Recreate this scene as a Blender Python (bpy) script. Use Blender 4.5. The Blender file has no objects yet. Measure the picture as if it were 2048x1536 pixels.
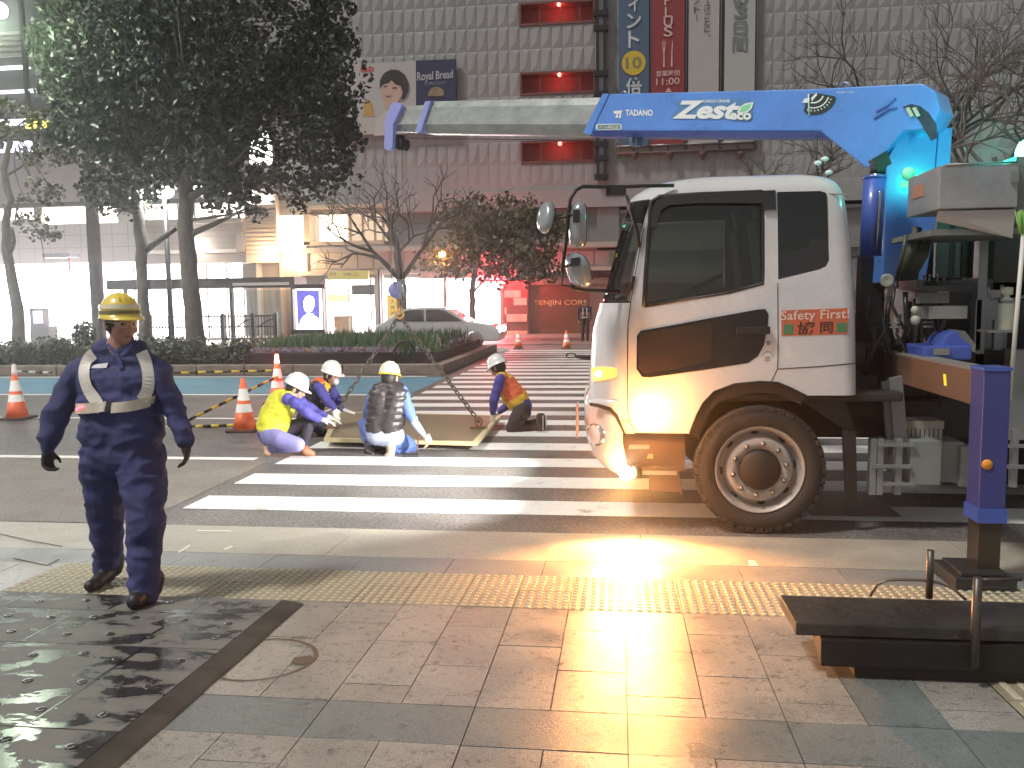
import bpy, bmesh, math, random
from mathutils import Vector, Matrix, noise
from mathutils.bvhtree import BVHTree
random.seed(11)
SC = bpy.context.scene
COL = SC.collection
R = math.radians

# ---------------------------------------------------------------- camera
F, YAW, PIT, ROL, CAMH = 1709.9, .12534, .09906, -.0133, 1.7108
_f0 = Vector((-math.sin(YAW), math.cos(YAW), 0)); _r0 = Vector((math.cos(YAW), math.sin(YAW), 0)); _u0 = Vector((0, 0, 1))
_fw = _f0*math.cos(PIT) - _u0*math.sin(PIT); _u1 = _u0*math.cos(PIT) + _f0*math.sin(PIT)
_rt = _r0*math.cos(ROL) + _u1*math.sin(ROL); _up = _u1*math.cos(ROL) - _r0*math.sin(ROL)
EYE = Vector((0, 0, CAMH))
cam = bpy.data.cameras.new('camera'); camo = bpy.data.objects.new('camera', cam); COL.objects.link(camo)
cam.sensor_width = 36.0; cam.lens = 36.0*F/2048; cam.clip_start = .05; cam.clip_end = 900
camo.matrix_world = Matrix(((_rt.x, _up.x, -_fw.x, 0), (_rt.y, _up.y, -_fw.y, 0), (_rt.z, _up.z, -_fw.z, CAMH), (0, 0, 0, 1)))
SC.camera = camo
SC.view_settings.view_transform = 'Standard'; SC.view_settings.look = 'None'
SC.view_settings.exposure = 1.2; SC.view_settings.gamma = 1
SC.cycles.use_denoising = True
SC.cycles.max_bounces = 8; SC.cycles.transparent_max_bounces = 12; SC.cycles.sample_clamp_indirect = 4

# ---------------------------------------------------------------- night sky and soft city light
w = bpy.data.worlds.new('World'); SC.world = w; w.use_nodes = True
nt = w.node_tree; nt.nodes.clear()
sky = nt.nodes.new('ShaderNodeTexSky'); sky.sky_type = 'NISHITA'; sky.sun_disc = False
SUN_EL, SUN_ROT = R(56), R(-124)
sky.sun_elevation = SUN_EL; sky.sun_rotation = SUN_ROT
hs = nt.nodes.new('ShaderNodeHueSaturation'); hs.inputs['Saturation'].default_value = .12
bg = nt.nodes.new('ShaderNodeBackground'); bg.inputs['Strength'].default_value = .034
ou = nt.nodes.new('ShaderNodeOutputWorld')
nt.links.new(sky.outputs[0], hs.inputs['Color']); nt.links.new(hs.outputs[0], bg.inputs[0]); nt.links.new(bg.outputs[0], ou.inputs[0])
sl = bpy.data.lights.new('sun', 'SUN'); sl.energy = 1.15; sl.angle = R(7); sl.color = (1, .95, .87)
so = bpy.data.objects.new('sun', sl); COL.objects.link(so)
# light comes from behind the camera on the left
so.rotation_euler = Vector((math.sin(SUN_ROT)*math.cos(SUN_EL), math.cos(SUN_ROT)*math.cos(SUN_EL), math.sin(SUN_EL))).to_track_quat('Z', 'Y').to_euler()

# ---------------------------------------------------------------- helpers
def ray(px, py):
    return _fw + _rt*((px-1024)/F) + _up*((768-py)/F)
def W(px, py, Y):                       # photo pixel -> point on the vertical plane y = Y
    d = ray(px, py); return EYE + d*(Y/d.y)
def G(px, py, z=0.0):                   # photo pixel -> point on the road
    d = ray(px, py); return EYE + d*((z-CAMH)/d.z)
SL, YK = .033, 6.2                      # the pavement ramps gently down to the road
def zs(y): return SL*(YK-y) if y < YK else 0.0
def S(px, py, dz=0.0):                  # photo pixel -> point on the near pavement
    d = ray(px, py); t = (SL*YK+dz-CAMH)/(d.z+SL*d.y); return EYE + d*t
def PL(px, py, p0, n):                  # photo pixel -> point on a plane
    d = ray(px, py); return EYE + d*((p0-EYE).dot(n)/d.dot(n))

MATS = {}
def M(name, col=(.5,.5,.5), rough=.6, metal=0., var=0., vs=6., bump=0., bs=40., emit=None, es=0., spec=.5, coat=0., dark=None, stretch=None, fine=0.):
    if name in MATS: return MATS[name]
    m = bpy.data.materials.new(name); m.use_nodes = True; n = m.node_tree; b = n.nodes['Principled BSDF']
    b.inputs['Base Color'].default_value = (*col, 1); b.inputs['Roughness'].default_value = rough
    b.inputs['Metallic'].default_value = metal; b.inputs['Specular IOR Level'].default_value = spec
    b.inputs['Coat Weight'].default_value = coat; b.inputs['Coat Roughness'].default_value = .08
    if emit:
        b.inputs['Emission Color'].default_value = (*emit, 1); b.inputs['Emission Strength'].default_value = es
    if var or bump or fine:
        tc = n.nodes.new('ShaderNodeTexCoord'); src = tc.outputs['Object']
        if stretch:
            mp = n.nodes.new('ShaderNodeMapping'); mp.inputs['Scale'].default_value = stretch
            n.links.new(src, mp.inputs[0]); src = mp.outputs[0]
    if var:
        t = n.nodes.new('ShaderNodeTexNoise'); t.inputs['Scale'].default_value = vs; t.inputs['Detail'].default_value = 8; t.inputs['Roughness'].default_value = .65
        n.links.new(src, t.inputs['Vector'])
        rp = n.nodes.new('ShaderNodeValToRGB'); rp.color_ramp.elements[0].position = .32; rp.color_ramp.elements[1].position = .68
        lo = dark or tuple(c*(1-var) for c in col); hi = tuple(min(1, c*(1+var*.6)) for c in col)
        rp.color_ramp.elements[0].color = (*lo, 1); rp.color_ramp.elements[1].color = (*hi, 1)
        n.links.new(t.outputs[0], rp.inputs[0]); last = rp.outputs[0]
        if fine:
            t3 = n.nodes.new('ShaderNodeTexNoise'); t3.inputs['Scale'].default_value = vs*28; t3.inputs['Detail'].default_value = 3
            n.links.new(src, t3.inputs['Vector'])
            r3 = n.nodes.new('ShaderNodeMapRange'); r3.inputs[1].default_value = .3; r3.inputs[2].default_value = .7; r3.inputs[3].default_value = 1-fine; r3.inputs[4].default_value = 1+fine
            n.links.new(t3.outputs[0], r3.inputs[0])
            mx = n.nodes.new('ShaderNodeMix'); mx.data_type = 'RGBA'; mx.blend_type = 'MULTIPLY'; mx.inputs[0].default_value = 1
            n.links.new(last, mx.inputs[6]); n.links.new(r3.outputs[0], mx.inputs[7]); last = mx.outputs[2]
        n.links.new(last, b.inputs['Base Color'])
        mr = n.nodes.new('ShaderNodeMapRange'); mr.inputs[3].default_value = max(0, rough-.12); mr.inputs[4].default_value = min(1, rough+.12)
        n.links.new(t.outputs[0], mr.inputs[0]); n.links.new(mr.outputs[0], b.inputs['Roughness'])
    if bump:
        t2 = n.nodes.new('ShaderNodeTexNoise'); t2.inputs['Scale'].default_value = bs; t2.inputs['Detail'].default_value = 5
        n.links.new(src, t2.inputs['Vector'])
        bp = n.nodes.new('ShaderNodeBump'); bp.inputs['Strength'].default_value = bump; bp.inputs['Distance'].default_value = .02
        n.links.new(t2.outputs[0], bp.inputs['Height']); n.links.new(bp.outputs[0], b.inputs['Normal'])
    MATS[name] = m; return m
def glass(name, tint=(.35,.38,.36), rough=.0, refl=1.0):
    if name in MATS: return MATS[name]
    m = bpy.data.materials.new(name); m.use_nodes = True; n = m.node_tree; n.nodes.clear()
    o = n.nodes.new('ShaderNodeOutputMaterial'); mx = n.nodes.new('ShaderNodeMixShader'); fr = n.nodes.new('ShaderNodeFresnel'); fr.inputs[0].default_value = 1.45
    t = n.nodes.new('ShaderNodeBsdfTransparent'); t.inputs[0].default_value = (*tint, 1); g = n.nodes.new('ShaderNodeBsdfGlossy'); g.inputs['Roughness'].default_value = rough
    g.inputs['Color'].default_value = (refl, refl, refl, 1)
    n.links.new(fr.outputs[0], mx.inputs[0]); n.links.new(t.outputs[0], mx.inputs[1]); n.links.new(g.outputs[0], mx.inputs[2]); n.links.new(mx.outputs[0], o.inputs[0])
    MATS[name] = m; return m

WL = {}                                  # world location of every object that parents others
def _reg(o, loc): WL[o.name] = Vector(loc)
def tag(o, label=None, cat=None, group=None, kind=None):
    if label: o['label'] = label
    if cat: o['category'] = cat
    if group: o['group'] = group
    if kind: o['kind'] = kind
    return o
def thing(name, label, cat, loc=(0,0,0), group=None):
    o = bpy.data.objects.new(name, None); o.empty_display_size = .1; COL.objects.link(o); o.location = loc; _reg(o, loc)
    return tag(o, label, cat, group)
class MB:
    def __init__(s): s.v = []; s.f = []; s.m = []; s.sm = []
    def add(s, vs, fs, mi=0, smooth=False):
        b = len(s.v); s.v += [Vector(v) for v in vs]
        for f in fs: s.f.append([i+b for i in f]); s.m.append(mi); s.sm.append(smooth)
        return s
    def quad(s, a, b, c, d, mi=0): return s.add([a,b,c,d], [(0,1,2,3)], mi)
    def box(s, a, b, mi=0):
        x0,y0,z0 = (min(a[i],b[i]) for i in range(3)); x1,y1,z1 = (max(a[i],b[i]) for i in range(3))
        return s.add([(x0,y0,z0),(x1,y0,z0),(x1,y1,z0),(x0,y1,z0),(x0,y0,z1),(x1,y0,z1),(x1,y1,z1),(x0,y1,z1)],
                     [(0,3,2,1),(4,5,6,7),(0,1,5,4),(1,2,6,5),(2,3,7,6),(3,0,4,7)], mi)
    def obox(s, c, x, y, z, mi=0):       # oriented box: centre and three half axes
        c, x, y, z = Vector(c), Vector(x), Vector(y), Vector(z)
        vs = [c+x*i+y*j+z*k for k in (-1,1) for j in (-1,1) for i in (-1,1)]
        return s.add(vs, [(0,2,3,1),(4,5,7,6),(0,1,5,4),(1,3,7,5),(3,2,6,7),(2,0,4,6)], mi)
    def prism(s, poly, d, mi=0, mi2=None):          # planar polygon extruded by the vector d
        n = len(poly); d = Vector(d); P = [Vector(p) for p in poly]
        nrm = Vector((0,0,0))
        for i in range(n): nrm += P[i].cross(P[(i+1) % n])
        if nrm.dot(d) > 0: P.reverse()
        vs = P + [p+d for p in P]
        s.add(vs, [tuple(range(n)), tuple(range(2*n-1, n-1, -1))], mi)
        b = len(s.v)-2*n
        for i in range(n):
            j = (i+1) % n; s.f.append([b+j, b+i, b+n+i, b+n+j]); s.m.append(mi if mi2 is None else mi2); s.sm.append(False)
        return s
    def tube(s, pts, r, n=8, mi=0, cap=True, smooth=True):
        P = [Vector(p) for p in pts]; rr = r if isinstance(r, (list, tuple)) else [r]*len(P)
        b = len(s.v); prev = None
        for i, p in enumerate(P):
            t = (P[min(i+1, len(P)-1)]-P[max(i-1, 0)])
            if t.length < 1e-9: t = Vector((0,0,1))
            t.normalize()
            if prev is None:
                a = Vector((0,0,1)) if abs(t.z) < .9 else Vector((1,0,0)); x = t.cross(a).normalized()
            else:
                x = prev - t*prev.dot(t); x = x.normalized() if x.length > 1e-6 else t.orthogonal().normalized()
            prev = x; y = t.cross(x)
            for k in range(n):
                an = 2*math.pi*k/n; s.v.append(p+(x*math.cos(an)+y*math.sin(an))*rr[i])
        for i in range(len(P)-1):
            for k in range(n):
                j = (k+1) % n; s.f.append([b+i*n+k, b+i*n+j, b+(i+1)*n+j, b+(i+1)*n+k]); s.m.append(mi); s.sm.append(smooth)
        if cap:
            s.f.append([b+k for k in range(n-1,-1,-1)]); s.m.append(mi); s.sm.append(False)
            e = b+(len(P)-1)*n; s.f.append([e+k for k in range(n)]); s.m.append(mi); s.sm.append(False)
        return s
    def lathe(s, c, axis, prof, n=24, mi=0, smooth=True, ref=None, caps=True):  # prof: (along axis, radius[, mat])
        c = Vector(c); a = Vector(axis).normalized(); x = (Vector(ref)-a*Vector(ref).dot(a)).normalized() if ref else a.orthogonal().normalized(); y = a.cross(x); b = len(s.v)
        for q in prof:
            for k in range(n):
                an = 2*math.pi*k/n; s.v.append(c+a*q[0]+(x*math.cos(an)+y*math.sin(an))*q[1])
        for i in range(len(prof)-1):
            mm = prof[i][2] if len(prof[i]) > 2 else mi
            for k in range(n):
                j = (k+1) % n; s.f.append([b+i*n+k, b+i*n+j, b+(i+1)*n+j, b+(i+1)*n+k]); s.m.append(mm); s.sm.append(smooth)
        if caps and prof[0][1] > 1e-6: s.f.append([b+k for k in range(n-1,-1,-1)]); s.m.append(prof[0][2] if len(prof[0]) > 2 else mi); s.sm.append(False)
        e = b+(len(prof)-1)*n
        if caps and prof[-1][1] > 1e-6: s.f.append([e+k for k in range(n)]); s.m.append(prof[-1][2] if len(prof[-1]) > 2 else mi); s.sm.append(False)
        return s
    def ball(s, c, r, n=12, mi=0, sc=(1,1,1)):
        c = Vector(c); b = len(s.v); h = n//2
        for i in range(h+1):
            th = math.pi*i/h
            for k in range(n):
                an = 2*math.pi*k/n
                s.v.append(c+Vector((r*sc[0]*math.sin(th)*math.cos(an), r*sc[1]*math.sin(th)*math.sin(an), r*sc[2]*math.cos(th))))
        for i in range(h):
            for k in range(n):
                j = (k+1) % n; s.f.append([b+i*n+k, b+(i+1)*n+k, b+(i+1)*n+j, b+i*n+j]); s.m.append(mi); s.sm.append(True)
        return s
    def build(s, name, mats, parent=None, loc=None, bevel=0., autosmooth=None, label=None):
        if not isinstance(mats, (list, tuple)): mats = [mats]
        base = WL[parent.name] if parent else Vector(loc or (0,0,0))
        me = bpy.data.meshes.new(name); me.from_pydata([v-base for v in s.v], [], s.f)
        for m in mats: me.materials.append(m)
        me.polygons.foreach_set('material_index', s.m); me.polygons.foreach_set('use_smooth', s.sm)
        me.update(); me.validate()
        if bevel:
            bm = bmesh.new(); bm.from_mesh(me); bmesh.ops.remove_doubles(bm, verts=bm.verts, dist=1e-5)
            bmesh.ops.recalc_face_normals(bm, faces=bm.faces)
            ed = [e for e in bm.edges if len(e.link_faces) == 2 and e.calc_face_angle(0) > .5]
            try: bmesh.ops.bevel(bm, geom=ed, offset=bevel, segments=2, profile=.6, affect='EDGES', clamp_overlap=True)
            except Exception: pass
            bm.to_mesh(me); bm.free()
        o = bpy.data.objects.new(name, me); COL.objects.link(o)
        if parent: o.parent = parent; _reg(o, base)
        else: o.location = base; _reg(o, base)
        if label: o['label'] = label
        return o
def parts(mb, name, mats, parent, bevel=0.):
    """every separate piece of the builder becomes a part of its own"""
    n = len(mb.v); up = list(range(n))
    def find(i):
        while up[i] != i: up[i] = up[up[i]]; i = up[i]
        return i
    for f in mb.f:
        a = find(f[0])
        for i in f[1:]: up[find(i)] = a
    grp = {}
    for k, f in enumerate(mb.f): grp.setdefault(find(f[0]), []).append(k)
    for g in grp.values():
        m = MB(); mp = {}
        for k in g:
            for i in mb.f[k]:
                if i not in mp: mp[i] = len(m.v); m.v.append(mb.v[i])
            m.f.append([mp[i] for i in mb.f[k]]); m.m.append(mb.m[k]); m.sm.append(mb.sm[k])
        o = m.build(name, mats, parent, bevel=bevel)
    return o
def structure(name, mb, mats): return tag(mb.build(name, mats), kind='structure')
def copy_tree(o, parent=None):
    c = o.copy(); COL.objects.link(c)
    if parent: c.parent = parent
    for ch in list(o.children): copy_tree(ch, c)
    return c
_tcache = {}
def text_geo(s, weight=0., align='CENTER', spacing=1.0, shear=0.):
    k = (s, weight, align, spacing, shear)
    if k not in _tcache:
        cu = bpy.data.curves.new('lettering', 'FONT'); cu.body = s; cu.align_x = align; cu.offset = weight; cu.space_character = spacing; cu.shear = shear; cu.resolution_u = 3
        ob = bpy.data.objects.new('lettering', cu); COL.objects.link(ob)
        dg = bpy.context.evaluated_depsgraph_get(); me = bpy.data.meshes.new_from_object(ob.evaluated_get(dg))
        _tcache[k] = ([v.co.copy() for v in me.vertices], [tuple(p.vertices) for p in me.polygons])
        bpy.data.objects.remove(ob); bpy.data.curves.remove(cu); bpy.data.meshes.remove(me)
    return _tcache[k]
def put_text(mb, s, o, x, y, height, width=None, mi=0, weight=0., align='CENTER', spacing=1., shear=0.):
    """letters in the plane o + x,y (world vectors); height = cap box in metres"""
    vs, fs = text_geo(s, weight, align, spacing, shear); x = Vector(x).normalized(); y = Vector(y).normalized(); o = Vector(o)
    y0 = min(v.y for v in vs); y1 = max(v.y for v in vs); x0 = min(v.x for v in vs); x1 = max(v.x for v in vs)
    k = height/(y1-y0); kx = k if width is None else width/(x1-x0)
    cx = (x0+x1)/2 if align == 'CENTER' else x0
    return mb.add([o + x*((v.x-cx)*kx) + y*((v.y-(y0+y1)/2)*k) for v in vs], fs, mi)
def lamp(name, loc, energy, color, parent=None, radius=.05, kind='POINT', spot=None, aim=None):
    l = bpy.data.lights.new(name, kind); l.energy = energy; l.color = color; l.shadow_soft_size = radius
    o = bpy.data.objects.new(name, l); COL.objects.link(o); base = WL[parent.name] if parent else Vector((0,0,0))
    o.location = Vector(loc)-base
    if parent: o.parent = parent
    if kind == 'SPOT': l.spot_size = spot; l.spot_blend = 1.0
    if aim is not None: o.rotation_euler = (Vector(loc)-Vector(aim)).to_track_quat('Z', 'Y').to_euler()
    return o
def emis(name, col, s):
    if name in MATS: return MATS[name]
    m = bpy.data.materials.new(name); m.use_nodes = True; n = m.node_tree; n.nodes.clear()
    o = n.nodes.new('ShaderNodeOutputMaterial'); e = n.nodes.new('ShaderNodeEmission'); e.inputs[0].default_value = (*col, 1); e.inputs[1].default_value = s
    n.links.new(e.outputs[0], o.inputs[0]); MATS[name] = m; return m
def evalmesh(o):
    dg = bpy.context.evaluated_depsgraph_get(); return bpy.data.meshes.new_from_object(o.evaluated_get(dg))
# ================================================================ ground, road, paving
X0 = .0302
asph = M('asphalt', (.165,.157,.15), .5, var=.4, vs=1.3, bump=.7, bs=150, fine=.55)
mb = MB(); mb.quad((-120,-60,-.12),(120,-60,-.12),(120,140,-.12),(-120,140,-.12)); structure('ground', mb, M('ground_concrete', (.12,.115,.11), .85, var=.3, vs=.5))
mb = MB()
for i in range(40):                      # the carriageway, in strips
    x0, x1 = -80+i*4, -76+i*4
    mb.quad((x0,6.112,0),(x1,6.112,0),(x1,33.0,0),(x0,33.0,0))
structure('road', mb, asph)
# worn white paint: crossing bars and lane lines
def paint(name, col):
    m = M(name, col, .5, var=.12, vs=2.6, bump=.25, bs=160, fine=.16, dark=(.30,.29,.275))
    for q in m.node_tree.nodes:
        if q.type == 'VALTORGB': q.color_ramp.elements[0].position = .27; q.color_ramp.elements[1].position = .40
    return m
white = paint('road_paint', (.78,.78,.75))
mb = MB()
for i in range(23):
    y = 6.858+.9654*i
    mb.quad((-3.63,y-.235,.004),(9,y-.235,.004),(9,y+.235,.004),(-3.63,y+.235,.004))
structure('crosswalk_markings', mb, white)
mb = MB()
for y, x1, wd in ((8.83,-3.95,.15),(11.95,-4.6,.12),(15.1,-3.75,.18),(18.75,-4.3,.16)):
    mb.quad((-70,y-wd/2,.004),(x1,y-wd/2,.004),(x1,y+wd/2,.004),(-70,y+wd/2,.004))
structure('lane_markings', mb, white)
mb = MB(); mb.quad((-70,15.25,.004),(-3.8,15.25,.004),(-3.8,18.5,.004),(-70,18.5,.004))
structure('blue_lane', mb, M('blue_road_paint', (.13,.28,.38), .6, var=.22, vs=1.6, bump=.3, bs=140, fine=.25))
# far pavement
mb = MB(); mb.quad((-80,31.6,.03),(80,31.6,.03),(80,46,.03),(-80,46,.03)); mb.quad((-80,31.6,-.02),(80,31.6,-.02),(80,31.6,.03),(-80,31.6,.03))
structure('far_pavement', mb, M('far_paving', (.22,.18,.16), .55, var=.25, vs=1.4, fine=.2))

# near pavement: bed and real slabs
def slab(mb, x0, x1, y0, y1, mi, gap=.0022, top=.0, jit=.0012):
    z = random.uniform(-jit, jit)+top
    a, b, c, d = (x0+gap,y0+gap),(x1-gap,y0+gap),(x1-gap,y1-gap),(x0+gap,y1-gap)
    t = [(p[0],p[1],zs(p[1])+z) for p in (a,b,c,d)]; bt = [(p[0],p[1],zs(p[1])-.03) for p in (a,b,c,d)]
    mb.add(t+bt, [(0,1,2,3),(0,4,5,1),(1,5,6,2),(2,6,7,3),(3,7,4,0)], mi)
def pave_mat(name, col, var, spots, rough, vs=9, isl=.10):
    m = bpy.data.materials.new(name); m.use_nodes = True; n = m.node_tree; b = n.nodes['Principled BSDF']; L = n.links.new
    tc = n.nodes.new('ShaderNodeTexCoord'); ge = n.nodes.new('ShaderNodeNewGeometry')
    t1 = n.nodes.new('ShaderNodeTexNoise'); t1.inputs['Scale'].default_value = 3.2; t1.inputs['Detail'].default_value = 7; L(tc.outputs['Object'], t1.inputs['Vector'])
    t2 = n.nodes.new('ShaderNodeTexNoise'); t2.inputs['Scale'].default_value = 170; t2.inputs['Detail'].default_value = 2; L(tc.outputs['Object'], t2.inputs['Vector'])
    t3 = n.nodes.new('ShaderNodeTexNoise'); t3.inputs['Scale'].default_value = vs*2.4; t3.inputs['Detail'].default_value = 6; t3.inputs['Roughness'].default_value = .75; L(tc.outputs['Object'], t3.inputs['Vector'])
    r1 = n.nodes.new('ShaderNodeValToRGB'); r1.color_ramp.elements[0].position = .3; r1.color_ramp.elements[1].position = .7
    r1.color_ramp.elements[0].color = (*[c*(1-var) for c in col],1); r1.color_ramp.elements[1].color = (*[c*(1+var*.5) for c in col],1); L(t1.outputs[0], r1.inputs[0])
    def mul(a, fac_out, lo, hi, p0, p1):
        mr = n.nodes.new('ShaderNodeMapRange'); mr.inputs[1].default_value = p0; mr.inputs[2].default_value = p1; mr.inputs[3].default_value = lo; mr.inputs[4].default_value = hi; L(fac_out, mr.inputs[0])
        x = n.nodes.new('ShaderNodeMix'); x.data_type = 'RGBA'; x.blend_type = 'MULTIPLY'; x.inputs[0].default_value = 1; L(a, x.inputs[6]); L(mr.outputs[0], x.inputs[7]); return x.outputs[2]
    o = mul(r1.outputs[0], t2.outputs[0], .72, 1.25, .35, .65)
    o = mul(o, t3.outputs[0], 1-spots, 1.0, .34, .46)
    o = mul(o, ge.outputs['Random Per Island'], 1-isl, 1+isl, 0, 1)
    L(o, b.inputs['Base Color'])
    mr = n.nodes.new('ShaderNodeMapRange'); mr.inputs[1].default_value = .35; mr.inputs[2].default_value = .65; mr.inputs[3].default_value = rough-.1; mr.inputs[4].default_value = rough+.1; L(t1.outputs[0], mr.inputs[0]); L(mr.outputs[0], b.inputs['Roughness'])
    bp = n.nodes.new('ShaderNodeBump'); bp.inputs['Strength'].default_value = .35; bp.inputs['Distance'].default_value = .006; L(t2.outputs[0], bp.inputs['Height']); L(bp.outputs[0], b.inputs['Normal'])
    return m
tile_m = [pave_mat('granite_tile', (.30,.285,.255), .2, .6, .36), pave_mat('slate_slab', (.17,.19,.185), .15, .35, .36), pave_mat('kerb_slab', (.24,.25,.245), .1, .2, .42, isl=.06), pave_mat('gutter_concrete', (.36,.34,.29), .12, .25, .45, isl=.03)]
mb = MB()
for i in range(-22, 22):
    xa, xb = X0+.3*i, X0+.3*(i+1)
    for lo, hi in ((.6,2.896),(3.21,4.418)):
        if i == 3 and lo > 3: slab(mb, xa, xb, 3.21, 3.78, 1); slab(mb, xa, xb, 3.78, 4.418, 1); continue
        off = .0 if i % 2 else .23
        ys = [lo]; y = hi - ((.31+off) if lo > 3 else (.2+off))
        cuts = []
        while y > lo+.06: cuts.append(y); y -= .5
        for y in sorted(cuts): ys.append(y)
        ys.append(hi)
        for a, b in zip(ys[:-1], ys[1:]): slab(mb, xa, xb, a, b, 0)
    if i % 2 == 0: slab(mb, xa+.0, xb+.3, 2.896, 3.21, 1); slab(mb, xa+.1, xb+.4, 5.017, 5.35, 2)
for i in range(-4, 5): slab(mb, -1.35+2.1*i-.6, -1.35+2.1*(i+1)-.6, 5.35, 6.112, 3, gap=.003)
for s in (-1, 1):                                             # beyond the detailed slabs
    xa, xb = (-60,-6.6) if s < 0 else (6.6,60)
    slab(mb, xa, xb, .6, 4.418, 0); slab(mb, xa if s > 0 else -60, xb if s > 0 else -12, 4.418, 5.35, 2)
    slab(mb, xa if s<0 else 6.6+2.0, -10.35 if s<0 else xb, 5.35, 6.112, 3)
slab(mb, -60, 60, -30, .6, 0)
for k in range(10): slab(mb, X0-3.6-.3*(k+1), X0-3.6-.3*k, 4.418, 5.017, 0); slab(mb, X0+4.5+.3*k, X0+4.8+.3*k, 4.418, 5.017, 0)
slab(mb, -12, -6.6, 5.017, 5.35, 2); slab(mb, -12, -8.0, 5.35, 6.112, 3)
structure('pavement', mb, tile_m)
mb = MB(); mb.add([(-60,-30,zs(-30)-.012),(60,-30,zs(-30)-.012),(60,6.1,zs(6.1)-.012),(-60,6.1,zs(6.1)-.012)], [(0,1,2,3)]); structure('pavement_bed', mb, M('mortar', (.07,.065,.06), .9, var=.2))
# tactile paving blocks with domes
mb = MB()
for row in range(2):
    for i in range(-12, 15):
        xa = X0+.3*i; ya = 4.418+.2995*row
        slab(mb, xa, xa+.3, ya, ya+.2995, 0, gap=.0018, top=.001)
        for a in range(6):
            for b in range(6):
                cx = xa+.025+.05*a; cy = ya+.025+.05*b; z = zs(cy)+.001; vs = []
                for rr, h in ((.0165,0),(.0095,.005)):
                    vs += [(cx+rr*math.cos(k*math.pi/4), cy+rr*math.sin(k*math.pi/4), z+h) for k in range(8)]
                mb.add(vs, [(k,(k+1)%8,8+(k+1)%8,8+k) for k in range(8)]+[tuple(range(8,16))], 1)
structure('tactile_paving', mb, [pave_mat('tactile_yellow', (.33,.295,.205), .15, .3, .5, isl=.1), M('tactile_dome', (.47,.43,.32), .45)])
mb = MB()
for k in range(8):
    ya = 3.78-.3*k; xa = X0+1.5
    slab(mb, xa, xa+.3, ya-.3, ya, 0, top=.003)
    for b in range(4):
        x = xa+.04+.07*b; mb.add([(x,ya-.28,zs(ya-.28)+.003),(x+.032,ya-.28,zs(ya-.28)+.003),(x+.032,ya-.02,zs(ya-.02)+.003),(x,ya-.02,zs(ya-.02)+.003),
            (x+.006,ya-.275,zs(ya-.275)+.009),(x+.026,ya-.275,zs(ya-.275)+.009),(x+.026,ya-.025,zs(ya-.025)+.009),(x+.006,ya-.025,zs(ya-.025)+.009)],
            [(0,1,5,4),(1,2,6,5),(2,3,7,6),(3,0,4,7),(4,5,6,7)], 1)
structure('tactile_guide_path', mb, [MATS.get('x') or bpy.data.materials['tactile_yellow'], bpy.data.materials['tactile_dome']])
# gutter marks, small white survey marks, ring stain on the slabs
mb = MB()
for (a,b,c,d) in (((393,1060),(462,1061),(462,1063),(393,1062)),((354,1105),(378,1089),(382,1090),(360,1105)),((447,1098),(464,1091),(466,1093),(450,1100)),((1496,1121),(1509,1121),(1516,1132),(1500,1132))):
    mb.quad(*[S(*p, .004) for p in (d,c,b,a)])
structure('chalk_markings', mb, M('chalk', (.7,.68,.6), .8))
mb = MB(); c = S(522,1318); n = 60; ring = []
for k in range(n):
    an = 2*math.pi*k/n; wv = .008*(1+.35*math.sin(an*2+.5))
    for rr in (.245-wv, .245+wv):
        x, y = c.x+rr*math.cos(an), c.y+rr*math.sin(an); ring.append((x,y,zs(y)+.0035))
mb.add(ring, [(2*k,2*k+1,(2*k+3)%(2*n),(2*k+2)%(2*n)) for k in range(n)])
mb.add([S(*p, .004) for p in ((582,1326),(588,1315),(622,1310),(628,1318),(606,1330))][::-1], [(0,1,2,3,4)])
structure('ring_stain_marking', mb, M('brown_stain', (.11,.085,.06), .7, var=.2))
mb = MB()                                                       # steel checker drain cover behind the wheel
a = S(1655,1000); mb.box((1.48,6.75,.002),(2.15,7.6,.012)); structure('drain_cover_road', mb, M('checker_steel', (.22,.22,.21), .45, .6, bump=1., bs=60))

mb = MB()
for a_, b_ in (((0,1068),(60,1081)),((60,1081),(125,1093)),((28,1117),(95,1131)),((95,1131),(118,1118))):
    p, q = S(*a_, .004), S(*b_, .004); n_ = Vector((-(q-p).y, (q-p).x, 0)).normalized()*.006; mb.quad(p-n_, q-n_, q+n_, p+n_)
structure('pavement_joint', mb, M('joint_black', (.02,.02,.018), .8))
mb = MB(); mb.quad((-60,6.13,.003),(-3.75,6.13,.003),(-3.75,8.72,.003),(-60,8.72,.003)); structure('road_lit_strip', mb, M('asphalt_lit', (.215,.195,.172), .55, var=.3, vs=1.8, bump=.5, bs=150, fine=.35))  # paler strip: bright light on the road painted into the asphalt colour
# wet steel cover plates on the left of the pavement
wet = bpy.data.materials.new('wet_steel'); wet.use_nodes = True; n_ = wet.node_tree; b_ = n_.nodes['Principled BSDF']; L_ = n_.links.new
tc = n_.nodes.new('ShaderNodeTexCoord'); t1 = n_.nodes.new('ShaderNodeTexNoise'); t1.inputs['Scale'].default_value = 4.2; t1.inputs['Detail'].default_value = 8; t1.inputs['Roughness'].default_value = .62; t1.inputs['Distortion'].default_value = .25
mp = n_.nodes.new('ShaderNodeMapping'); mp.inputs['Scale'].default_value = (.8,1.5,1.); L_(tc.outputs['Object'], mp.inputs[0]); L_(mp.outputs[0], t1.inputs['Vector'])
r1 = n_.nodes.new('ShaderNodeValToRGB'); e = r1.color_ramp.elements; e[0].position = .46; e[0].color = (.035,.034,.032,1); e[1].position = .50; e[1].color = (.15,.15,.14,1)
x_ = e.new(.72); x_.color = (.20,.19,.16,1); L_(t1.outputs[0], r1.inputs[0]); L_(r1.outputs[0], b_.inputs['Base Color'])
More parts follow.
